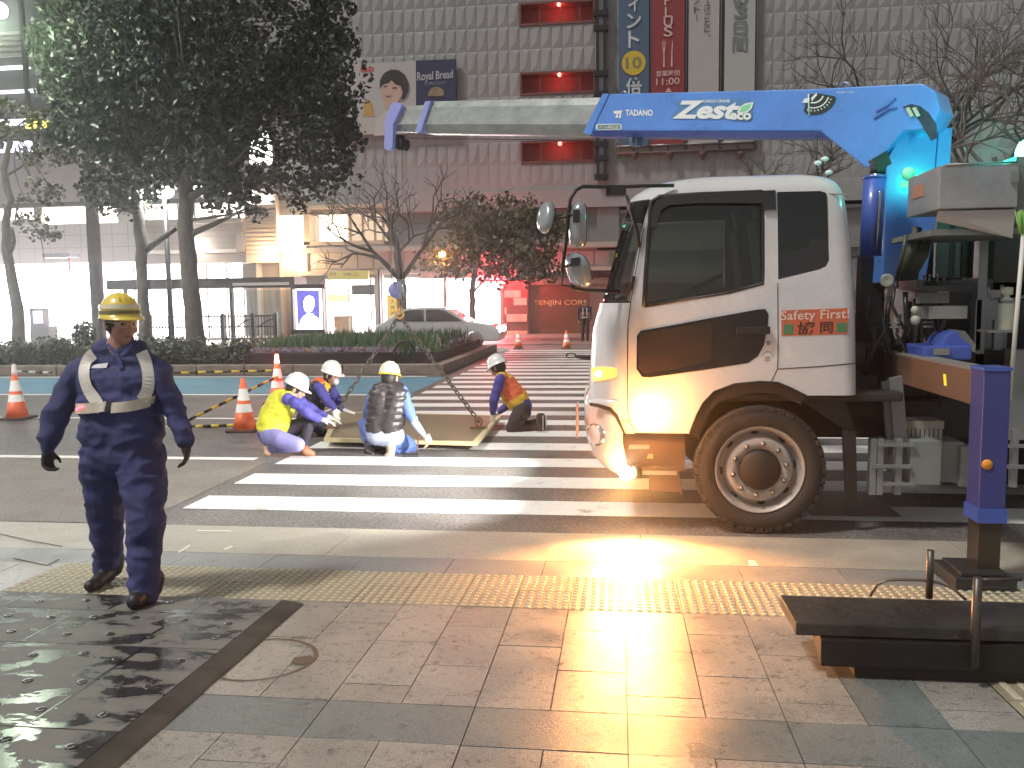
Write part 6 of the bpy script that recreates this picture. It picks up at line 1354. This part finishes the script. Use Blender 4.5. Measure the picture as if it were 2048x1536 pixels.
def helmet(parent, c, up, fwd, shell, k=1.0, band=None, liner=None, full=True):
    c = Vector(c); fwd = Vector(fwd).normalized(); up = (Vector(up)-fwd*Vector(up).dot(fwd)).normalized(); sd = fwd.cross(up); mb = MB(); n = 28; rows = []
    for h, r_ in ((-.012,1.04),(-.01,1.0),(.03,.97),(.065,.87),(.095,.70),(.115,.47),(.125,.2),(.127,.02)):
        row = []
        for i in range(n):
            an = 2*math.pi*i/n; fx, sx_ = math.cos(an), math.sin(an); row.append(c+(fwd*fx*.128*r_+sd*sx_*.108*r_+up*h)*k)
        rows.append(row)
    b = len(mb.v); mb.v += [p for r_ in rows for p in r_]
    for i in range(len(rows)-1):
        for j in range(n):
            q = (j+1) % n; mb.f.append([b+i*n+j, b+i*n+q, b+(i+1)*n+q, b+(i+1)*n+j]); mb.m.append(0); mb.sm.append(True)
    mb.f.append([b+j for j in range(n)][::-1]); mb.m.append(0); mb.sm.append(False); mb.f.append([b+(len(rows)-1)*n+j for j in range(n)]); mb.m.append(0); mb.sm.append(True)
    o = mb.build('helmet', shell, parent)
    mb = MB(); ra, rb = [], []                               # brim, longer at the front
    for i in range(n):
        an = 2*math.pi*i/n; fx, sx_ = math.cos(an), math.sin(an); ext = .008+.045*max(0, fx)**1.5
        ra.append(c+(fwd*fx*.126+sd*sx_*.106+up*-.008)*k); rb.append(c+(fwd*fx*(.128+ext)+sd*sx_*(.108+ext*.6)+up*(-.014-.012*max(0,fx)))*k)
    th = up*.006*k
    mb.v += ra+rb+[p-th for p in ra]+[p-th for p in rb]
    for j in range(n):
        q = (j+1) % n
        for f in ((j,q,n+q,n+j),(2*n+q,2*n+j,3*n+j,3*n+q),(n+j,n+q,3*n+q,3*n+j)): mb.f.append(list(f)); mb.m.append(0); mb.sm.append(True)
    mb.build('brim', band or shell, o)
    mb = MB()
    for q in (-.03,0,.03): mb.tube([c+(fwd*x*.128+sd*q+up*(.128*math.sqrt(max(0,1-x*x-(q/.11)**2))*1.0-.0))*k for x in (-.75,-.5,-.25,0,.25,.5,.75)], .006*k, 6)
    mb.build('ridge', shell, o)
    return o
skin = M('skin', (.42,.24,.17), .5, var=.08, vs=14); skinw = M('skin_red', (.40,.20,.145), .5, var=.1, vs=12); hairm = M('hair_black', (.018,.015,.014), .6)
ov = M('overall_blue', (.044,.048,.145), .8, var=.3, vs=5, bump=.25, bs=220)
ovl = M('jacket_blue', (.075,.07,.33), .75, var=.18, vs=6, bump=.2, bs=200); navy = M('jacket_navy', (.028,.026,.045), .8, var=.2, vs=6, bump=.2, bs=200)
bluew = M('workwear_blue', (.10,.17,.46), .75, var=.2, vs=6, bump=.2, bs=200); bluel = M('workwear_pale', (.34,.38,.52), .75, var=.15, vs=6)
gloved = M('glove_dark', (.035,.028,.025), .8); glovew = M('glove_white', (.72,.70,.66), .8, var=.08, vs=20); shoe = M('shoe_dark', (.02,.018,.018), .5); boot = M('boot_tan', (.42,.17,.09), .6, var=.15, vs=12); sole = M('sole_pale', (.36,.30,.24), .7, var=.2, vs=14)
helw = M('helmet_white', (.78,.78,.76), .22, coat=.8); hely = M('helmet_yellow', (.78,.58,.07), .3, coat=.5); help = M('helmet_cream', (.72,.68,.5), .3, coat=.5); helg = M('helmet_olive', (.16,.16,.07), .5)
reflm = M('reflective_tape', (.66,.62,.55), .35, var=.12, vs=30); vyel = M('vest_yellow', (.70,.68,.05), .7, var=.08, vs=8); vora = M('vest_orange', (.85,.16,.06), .7, var=.1, vs=8); vgold = M('vest_gold', (.85,.52,.05), .6); puf = M('puffer_black', (.032,.029,.032), .42, var=.25, vs=9)
UP = Vector((0,0,1))
# ---- the man walking towards the camera
Yw = 4.42
def Q(px, py, Y=Yw): return W(px, py, Y)
g1, g2 = S(286,1219), S(200,1178)
person = thing('person', 'man in dark blue overalls and yellow helmet walking with a reflective harness', 'person', (g1.x-.08, 4.42, zs(4.4)+.02))
f = Fig()
f.cap(Q(200,772),.128,Q(282,772),.126,0).cap(Q(207,812),.15,Q(272,812),.15,0).cap(Q(210,858),.152,Q(276,858),.152,0).cap(Q(212,905),.142,Q(276,905),.142,0)
f.cap(Q(214,692),.048,Q(172,736),.068,0).cap(Q(266,692),.048,Q(310,736),.064,0).cap(Q(172,742),.074,Q(308,740),.07,0).cap(Q(196,724),.07,Q(284,722),.068,0).cap(Q(216,704),.055,Q(262,703),.055,0)
f.chain([(Q(160,748),.078),(Q(142,775),.076),(Q(113,830,Yw-.02),.074),(Q(98,872,Yw-.06),.062),(Q(95,892,Yw-.08),.05)], 0)
f.chain([(Q(318,744),.072),(Q(333,780),.064),(Q(349,822,Yw+.02),.06),(Q(364,860,Yw-.02),.055),(Q(371,879,Yw-.04),.048)], 0)
f.chain([(Q(207,915),.135),(Q(209,975,4.47),.118),(Q(213,1035,4.50),.097),(Q(215,1098,4.58),.083),(Q(214,1146,4.64),.072)], 0)
f.chain([(Q(281,915),.138),(Q(288,980,4.36),.118),(Q(293,1045,4.30),.097),(Q(288,1115,4.27),.090),(Q(286,1184,4.24),.082)], 0)
f.cap(Q(238,700),.058,Q(240,670),.055,1)
hc = Q(241,647,4.40); wf_ = Vector((.85,-.52,-.12)); sd_, up_, fw_ = f.head(hc, UP, wf_, 1, 4, .9)
f.hand(Q(95,899,Yw-.08), (.02,-.12,-1), (.75,-.2,0), 2, 1, .75, 1.0); f.hand(Q(371,884,Yw-.04), (.12,-.12,-1), (-.75,-.25,0), 2, -1, .55, 1.0)
a = g1.copy(); a.z = zs(a.y)+.022
f.cap(a+Vector((0,.10,.055)),.052,a+Vector((-.008,-.06,.045)),.045,3).cap(a+Vector((0,.12,.11)),.06,a+Vector((0,.10,.06)),.055,3)
b_ = g2.copy(); b_.z = zs(b_.y)
f.cap(b_+Vector((.025,.13,.10)),.046,b_+Vector((.0,-.02,.05)),.043,3).cap(b_+Vector((.03,.12,.15)),.055,b_+Vector((.025,.11,.09)),.05,3).cap(b_+Vector((.0,-.02,.045)),.04,b_+Vector((-.012,-.07,.042)),.036,3)
body = f.grow('body', [ov, skinw, gloved, shoe, hairm], person, .0085, 4, (0,), .011, 6.5)
hp_ = hc+UP*.047; hf = Vector((.8,-.6,.0))
h = helmet(person, hp_, UP, hf, hely, .95, hely)
mb = MB(); n = 28; sd2 = hf.normalized().cross(UP)
for i in range(n):
    for lo, hi, mi in ((.006,.026,0),(.036,.06,1)):
        def pt(i_, h_):
            an = 2*math.pi*i_/n; r_ = 1.012-(max(0,h_-.03)/.095)**2*.32; return hp_+(hf.normalized()*math.cos(an)*.128*r_+sd2*math.sin(an)*.108*r_+UP*h_)*.95
        if mi == 1 or True: mb.quad(pt(i,lo),pt(i+1,lo),pt(i+1,hi),pt(i,hi),mi)
mb.build('helmet_band', [helg, help], h)
mb = MB()
for q in (-1,1): mb.ball(hc+fw_*.080+sd_*q*.031+up_*.008, .0075, 10)
parts(mb, 'eye', M('eye_dark', (.02,.015,.012), .2), person)
mb = MB(); mb.cap_ = None; mb.tube([hc+fw_*.094-up_*.058+sd_*.02, hc+fw_*.097-up_*.06, hc+fw_*.094-up_*.058-sd_*.02], .0045, 6); mb.build('mouth', M('lip', (.26,.09,.07), .5), person)
mb = MB()
for q in (-1,1):
    cg = hc+fw_*.098+sd_*q*.031+up_*.008; mb.tube([cg+(sd_*math.cos(k*.393)*.024+up_*math.sin(k*.393)*.018) for k in range(17)], .0016, 5, cap=False); mb.tube([cg+sd_*q*.024+up_*.006, hc+sd_*q*.088+up_*.014+fw_*.02], .0025, 5)
mb.build('glasses', M('glasses_frame', (.55,.55,.52), .3, .6), person)
# collar, undershirt, name tag and harness lie on the cloth
dgm = body.data; bv = BVHTree.FromPolygons([v.co+WL[person.name] for v in dgm.vertices], [tuple(p.vertices) for p in dgm.polygons])
def onbody(px, py, lift):
    d = ray(px, py).normalized(); h_ = bv.ray_cast(EYE, d)
    return (h_[0]+h_[1]*lift, h_[1]) if h_[0] else (W(px,py,Yw-.15), Vector((0,-1,0)))
def ribbon(mb, pts, wd, lift=.007, mi=0):
    fine = []
    for (x0,y0),(x1,y1) in zip(pts[:-1], pts[1:]):
        k = max(1, int(math.hypot(x1-x0,y1-y0)/7)); fine += [(x0+(x1-x0)*i/k, y0+(y1-y0)*i/k) for i in range(k)]
    fine.append(pts[-1]); P_ = [onbody(x,y,lift) for x, y in fine]; L_, R_ = [], []
    for _ in range(7):
        P_ = [P_[0]]+[((P_[i-1][0]+P_[i][0]*2+P_[i+1][0])/4, (P_[i-1][1]+P_[i][1]+P_[i+1][1]).normalized()) for i in range(1, len(P_)-1)]+[P_[-1]]
    P_ = [(p+n_*.006, n_) for p, n_ in P_]; P_[0] = (P_[0][0], P_[1][1]); P_[-1] = (P_[-1][0], P_[-2][1])
    for i, (p, n_) in enumerate(P_):
        t = (P_[min(i+1,len(P_)-1)][0]-P_[max(i-1,0)][0]).normalized(); s_ = t.cross(n_).normalized()*wd/2; L_.append(p+s_); R_.append(p-s_)
    for i in range(len(P_)-1):
        nn = P_[i][1]*.004
        mb.add([L_[i],R_[i],R_[i+1],L_[i+1],L_[i]-nn,R_[i]-nn,R_[i+1]-nn,L_[i+1]-nn], [(0,1,2,3),(0,4,5,1),(3,2,6,7),(0,3,7,4),(1,5,6,2)], mi, False)
mb = MB(); ribbon(mb, [(190,706),(182,712),(172,722),(169,745),(172,768),(183,788),(197,806),(206,818)], .066); ribbon(mb, [(283,704),(288,710),(293,720),(299,745),(299,768),(293,790),(282,802)], .062)
hs_ = parts(mb, 'harness_strap', reflm, person)
mb = MB(); ribbon(mb, [(156,818),(180,816),(214,814)], .056, .009); ribbon(mb, [(224,817),(260,812),(290,806),(313,797)], .056, .009); mb.build('harness_belt', M('reflective_belt', (.62,.55,.46), .4, var=.14, vs=30), person)
mb = MB(); ribbon(mb, [(214,815),(224,816)], .05, .013); mb.build('buckle', trim, person)
mb = MB(); 
for x in (158,163,168): p, n_ = onbody(x, 812+(x%3)*4, .017); mb.ball(p, .006, 8)
mb.build('red_light', emis('harness_red', (1,.05,.08), 5), person)
mb = MB(); ribbon(mb, [(181,737),(200,735),(217,732)], .03, .006); mb.build('name_tag', M('name_tag', (.6,.6,.66), .6), person)
mb = MB(); ribbon(mb, [(216,690),(228,700),(241,712),(243,740)], .022, .006); ribbon(mb, [(266,690),(256,700),(244,712)], .022, .006); mb.build('collar', M('collar_blue', (.05,.05,.17), .8), person)
# ---- crew around the panel
def crew(label, Yb, base, prims, hands, head, hel, mats, vest=None, vmats=None, vrec=None, folds=(0,3), hmats=None, band=None, quilt=0., voxel=.011):
    r = thing('person', label, 'person', base, 'crew around the panel'); f = Fig()
    for ch in prims:
        mi, pts = ch; f.chain([(W(x,y,Yb+dy), rd) for x, y, dy, rd in pts], mi)
    for (x,y,dy,d,pn,side,curl,mi) in hands: f.hand(W(x,y,Yb+dy), d, pn, mi, side, curl, 1.08, .0115)
    hx, hy, hdy, fwd = head; c_ = W(hx,hy,Yb+hdy); f.head(c_, UP, fwd, 1, 2)
    o = f.grow('body', mats, r, voxel, 3, folds, .006, 8.)
    fw2 = Vector(fwd).normalized(); up2 = (UP-fw2*UP.dot(fw2)).normalized()
    helmet(r, c_+up2*.055, up2, fw2, hel, 1.05, band)
    sd2 = fw2.cross(up2)
    mb = MB(); 
    for q in (-1,1): mb.ball(c_+fw2*.088+sd2*q*.034+up2*.006, .010, 8)
    parts(mb, 'eye', M('eye_dark', (.02,.015,.012), .2), r)
    mb = MB()
    for q in (-1,1): mb.tube([c_+sd2*q*.1+up2*.04, c_+sd2*q*.085-up2*.06, c_+fw2*.04-up2*.12], .006, 5)
    mb.build('chin_strap', M('strap_black', (.02,.02,.02), .6), r)
    if vest:
        fv = Fig()
        for pts in vest: fv.chain([(W(x,y,Yb+dy), rd) for x, y, dy, rd in pts], 0)
        fv.grow('vest', vmats, r, .012, 3, (0,), .010 if quilt else .005, 9., inflate=.007, recolor=vrec, quilt=quilt)
    return r, c_, fw2, up2
def gz(x, y): return G(x, y)
# crouching in a yellow vest
Y1 = 9.1
r, c_, fw2, up2 = crew('crouching worker in a bright yellow vest and white helmet seen from behind', Y1, (G(575,910).x, Y1, 0),
  [(0,[(566,805,0,.14),(552,835,0,.155),(541,865,0,.15)]),(0,[(576,798,-.14,.07),(588,795,.16,.07)]),(0,[(572,792,0,.075),(586,786,0,.055)]),
   (0,[(590,806,-.17,.07),(617,826,-.2,.062),(638,838,-.02,.045)]),(3,[(600,803,.2,.07),(630,822,.26,.058),(652,834,.2,.042)]),
   (8,[(541,872,-.10,.115),(562,880,-.2,.10),(596,889,-.24,.078)]),(8,[(594,892,-.22,.07),(560,896,-.12,.058),(545,898,-.05,.05)]),  # near leg paler than the navy one: light on it put into the colour
   (4,[(546,872,.12,.11),(590,855,.16,.095),(617,842,.14,.076)]),(4,[(618,844,.14,.075),(613,868,.08,.06),(608,890,.05,.055)]),
   (5,[(608,897,.05,.052),(611,903,-.02,.048),(624,908,.0,.042)]),(6,[(536,893,-.02,.045),(535,906,-.06,.04)])],
  [(642,839,0,(.9,.3,-.25),(0,0,-1),1,.3,7),(656,834,.2,(.9,.2,-.3),(0,0,-1),-1,.3,7)], (590,778,.02,(.86,.25,-.42)), helw, [ovl, skin, hairm, ovl, navy, boot, M('boot_sole', (.62,.40,.26), .7), glovew, M('trouser_lit', (.24,.23,.50), .75, var=.25, vs=5)],
  vest=[[(564,806,0,.158),(551,832,0,.172),(545,850,0,.172)],[(574,797,-.10,.078),(586,795,.12,.078)]], vmats=[vyel, reflm])
mb = MB(); mb.obox(W(546,866,Y1-.165)+Vector((0,0,0)), (.07,0,.016), (0,.006,0), (0,0,.008)); parts(mb, 'reflective_strip', reflm, r)
# kneeling with a face mask
Y2 = 10.5
r, c_, fw2, up2 = crew('kneeling worker in a navy jacket with white face mask and white gloves', Y2, (G(640,888).x, Y2, 0),
  [(0,[(642,778,0,.13),(628,808,0,.145),(615,840,.02,.145)]),(0,[(632,771,-.15,.068),(660,768,.16,.065)]),(0,[(648,768,0,.07),(655,760,0,.052)]),
   (3,[(638,776,-.18,.07),(655,802,-.22,.062),(667,814,-.2,.046)]),(3,[(660,776,.18,.066),(676,802,.2,.058),(683,818,.1,.043)]),  # sleeves of the navy jacket in brighter blue, with the light painted in
   (0,[(616,845,-.1,.115),(638,852,-.14,.09),(641,856,-.14,.082)]),(0,[(641,858,-.13,.075),(645,873,-.08,.06),(646,884,-.05,.052)]),(4,[(646,886,-.05,.048),(654,889,-.07,.04)]),
   (0,[(612,848,.12,.115),(604,868,.0,.09),(600,880,-.05,.08)]),(0,[(600,884,-.05,.07),(585,888,.2,.055)])],
  [(668,816,-.2,(.25,-.05,-1),(.6,-.3,0),1,.25,5),(685,820,.1,(.95,-.1,-.18),(0,0,-1),-1,.12,5)], (662,750,.0,(.93,-.25,-.22)), helw, [navy, skin, hairm, ovl, shoe, glovew],
  vest=[[(640,777,0,.142),(632,796,0,.15)],[(636,770,-.1,.075),(656,768,.1,.075)]], vmats=[navy, vora, vgold], vrec=lambda p,n_,k: (1 if n_.z > .55 else (2 if abs(n_.x-.75) < .2 and n_.z > -.2 else 0)))
mb = MB(); mb.ball(c_+fw2*.085-up2*.06, .048, 12, sc=(.9,1.,1.)); mb.build('face_mask', M('mask_white', (.8,.8,.8), .8), r)
mb = MB(); mb.tube([W(663,818,Y2-.3), W(646,824,Y2-.32)], .005, 6); mb.build('marker_pen', M('mask_white'), r)
# black padded vest, back to the camera
Y3 = 9.2
r, c_, fw2, up2 = crew('worker in a black padded vest kneeling with his back to the camera', Y3, (G(775,915).x, Y3, 0),
  [(0,[(762,790,0,.12),(762,825,0,.13),(757,855,0,.13)]),(0,[(793,790,0,.12),(786,825,0,.13),(780,855,0,.13)]),(0,[(752,782,0,.075),(803,782,0,.075)]),(1,[(778,775,0,.055),(779,762,.02,.055)]),
   (0,[(806,789,0,.072),(821,830,-.03,.064),(826,838,-.04,.056)]),(4,[(825,838,-.04,.05),(838,857,-.06,.043),(846,868,-.08,.034)]),(0,[(748,788,.05,.07),(735,828,.3,.06),(750,850,.5,.05)]),
   (4,[(756,868,0,.135),(786,870,0,.135)]),(0,[(790,878,.03,.115),(812,888,.2,.098),(824,898,.32,.078)]),(0,[(824,902,.30,.072),(800,900,.12,.062),(784,896,.0,.055)]),
   (0,[(752,872,.08,.11),(735,855,.38,.09),(729,848,.5,.078)]),(0,[(729,850,.5,.075),(733,872,.3,.065),(736,884,.2,.06)]),(3,[(738,884,.18,.055),(741,902,.06,.05),(744,909,.0,.042)]),(3,[(776,890,.0,.052),(774,906,-.0,.045)]),(5,[(779,890,-.05,.05),(783,894,-.05,.046),(781,913,-.09,.044),(775,913,-.09,.042)]),(3,[(738,886,.15,.055),(738,908,.02,.05)])],
  [(848,870,-.08,(.45,-.1,-.88),(-.8,-.3,-.2),1,.7,1)], (779,756,.05,(.12,.97,-.22)), help, [bluew, skin, hairm, shoe, bluel, sole],
  vest=[[(762,790,0,.135),(762,825,0,.146),(757,850,0,.143)],[(793,790,0,.135),(786,825,0,.146),(780,850,0,.143)],[(757,783,0,.085),(798,783,0,.085)],[(768,776,0,.075),(790,776,0,.075)]], vmats=[puf], band=hely, quilt=.075)
mb = MB()
p = W(856,878,Y3-.12); mb.obox(p, (.035,0,.02), (0,.006,0), (-.02,0,.045)); mb.build('phone', M('phone_silver', (.5,.5,.5), .3, .5), r)
mb = MB(); mb.tube([W(838,868,Y3-.1), W(835,890,Y3-.12), W(834,909,Y3-.15)], .008, 6); mb.build('lanyard', M('lanyard_brown', (.09,.03,.025), .7), r)
hb = c_+up2*.04; mb = MB(); mb.tube([hb+(fw2*math.cos(k*.2618)*.132+fw2.cross(up2)*math.sin(k*.2618)*.113) for k in range(25)], .012, 6, cap=False); mb.build('helmet_band', hely, r)
o = thing('pouch', 'flat black pouch on the road beside the padded vest worker', 'pouch', G(822,914)); p = G(822,914); mb = MB(); mb.obox(p+Vector((0,0,.018)), (.085,.02,0), (-.01,.05,0), (0,0,.014)); mb.build('body', M('pouch_black', (.02,.02,.022), .6), o, bevel=.008)
# orange vest, kneeling on the right
Y4 = 11.0
r, c_, fw2, up2 = crew('worker kneeling beside the panel in an orange and yellow vest', Y4, (G(1045,862).x, Y4, 0),
  [(0,[(1010,768,0,.13),(1027,790,0,.14),(1043,812,0,.14)]),(0,[(1001,757,-.15,.066),(1003,753,.16,.066)]),(0,[(1004,754,0,.07),(999,745,0,.05)]),
   (0,[(999,762,-.17,.07),(988,800,-.2,.062),(986,824,-.1,.045)]),(0,[(1004,762,.17,.066),(1016,808,.2,.056),(1001,822,.1,.043)]),
   (3,[(1044,822,-.09,.118),(1032,842,-.12,.1),(1024,856,-.14,.082)]),(3,[(1024,858,-.14,.078),(1050,856,-.08,.066),(1072,851,-.04,.058)]),
   (3,[(1046,822,.1,.115),(1034,840,.14,.1),(1028,850,.16,.08)]),(3,[(1028,852,.16,.075),(1056,850,.14,.062),(1074,846,.14,.055)]),
   (4,[(1080,858,-.06,.046),(1079,832,-.04,.043)]),(4,[(1086,854,.12,.045),(1084,832,.14,.042)])],
  [(986,827,-.1,(-.2,.35,-1),(.4,.6,-.3),1,.35,5),(1000,824,.1,(-.8,.2,-.35),(0,0,-1),-1,.25,5)], (997,736,.0,(-.82,.35,-.42)), helw, [ovl, skin, hairm, M('trouser_charcoal', (.035,.03,.034), .8, var=.2, vs=7), shoe, glovew],
  vest=[[(1011,769,0,.143),(1026,789,0,.153),(1034,799,0,.153)],[(1003,757,-.09,.078),(1005,754,.1,.078)]], vmats=[vora, vgold, reflm],
  vrec=lambda p,n_,k: (1 if (p-W(1035,800,Y4)).dot(Vector((-.45,0,.9))) < .045 or n_.z > .72 else (1 if n_.y < -.2 and n_.x < -.55 else 0)))
mb = MB()
for x0, yo in ((1084,-.06),(1090,.12)):
    for k in range(6): y = 833+5*k; a = W(x0+2,y,Y4+yo-.01); mb.obox(a, (.006,0,0), (0,.035,0), (0,0,.009))
mb.build('shoe_sole', M('sole_white', (.7,.68,.62), .6), r)
# ---- bystanders far off
def standing(label, x, yh, Yf, h, mats, look=(.5,-.85,0)):
    p = W(x, yh, Yf); gx = p.x; r = thing('person', label, 'person', (gx,Yf,.03), None); f = Fig(); k = h/1.7; q = lambda u, v, z: Vector((gx+u*k, Yf+v*k, .03+z*k))
    f.cap(q(-.09,0,1.3),.12*k,q(.09,0,1.3),.12*k,0).cap(q(-.06,0,1.0),.13*k,q(.06,0,1.0),.13*k,0).cap(q(-.2,0,1.38),.06*k,q(.2,0,1.38),.06*k,0)
    for s_ in (-1,1): f.chain([(q(.22*s_,0,1.36),.06*k),(q(.27*s_,-.02,1.1),.05*k),(q(.25*s_,-.1,.86),.04*k)], 0); f.hand(q(.25*s_,-.1,.84), (0,-.1,-1), (-s_,0,0), 1, s_, .5, k, .012); f.chain([(q(.09*s_,0,.9),.1*k),(q(.1*s_,-.02,.5),.075*k),(q(.1*s_,0,.1),.06*k)], 3); f.cap(q(.1*s_,.04,.045),.045*k,q(.1*s_,-.12,.04),.04*k,3)
    f.cap(q(0,0,1.44),.05*k,q(0,0,1.5),.05*k,1); f.head(q(0,-.01,1.58), UP, look, 1, 2, k); f.grow('body', mats, r, .014, 3, (0,), .01, 8.); return r, q
dk = M('dark_coat', (.03,.028,.04), .8)
r, q = standing('distant guard in dark clothes with light stripes beside the truck front', 1170, 640, 33.5, 1.62, [dk, skin, hairm, dk])
mb = MB()
for s_ in (-1,1): mb.obox(q(.08*s_,-.135,1.2), (.02,0,0), (0,.01,0), (0,0,.16))
mb.obox(q(0,-.145,.98), (.14,0,0), (0,.01,0), (0,0,.02)); parts(mb, 'reflective_strip', reflm, r)
r = thing('stand_in', 'small round leafy stand-in for a dark head-like shape behind the walking man', 'stand_in', W(168,700,20.3)); mb = MB(); c_ = W(168,668,20.3)  # leafy ball added in place of an unclear head-like silhouette
for _ in range(420): d_ = Vector((rnd.gauss(0,1),rnd.gauss(0,1),rnd.gauss(0,1))).normalized()*rnd.random()**.35; leaf(mb, c_+Vector((d_.x*.3,d_.y*.3,d_.z*.33)), .11)
mb.build('foliage', MATS['hedge_leaf'], r); mb = MB(); mb.tube([c_, Vector((c_.x,c_.y,.2))], .03, 6); mb.build('stem', barkd, r)
# ---------------------------------------------------------------- thin scattering volume added to imitate lens bloom around the lights
mb = MB(); mb.box((-125,-65,-1.2),(125,145,42))
hz_ = bpy.data.materials.new('bloom_volume'); hz_.use_nodes = True; n = hz_.node_tree; n.nodes.clear(); o_ = n.nodes.new('ShaderNodeOutputMaterial'); v_ = n.nodes.new('ShaderNodeVolumePrincipled')
v_.inputs['Color'].default_value = (.9,.9,.92,1); v_.inputs['Density'].default_value = .0026; v_.inputs['Anisotropy'].default_value = .86; n.links.new(v_.outputs[0], o_.inputs['Volume'])
tag(mb.build('bloom_haze', hz_), kind='stuff')
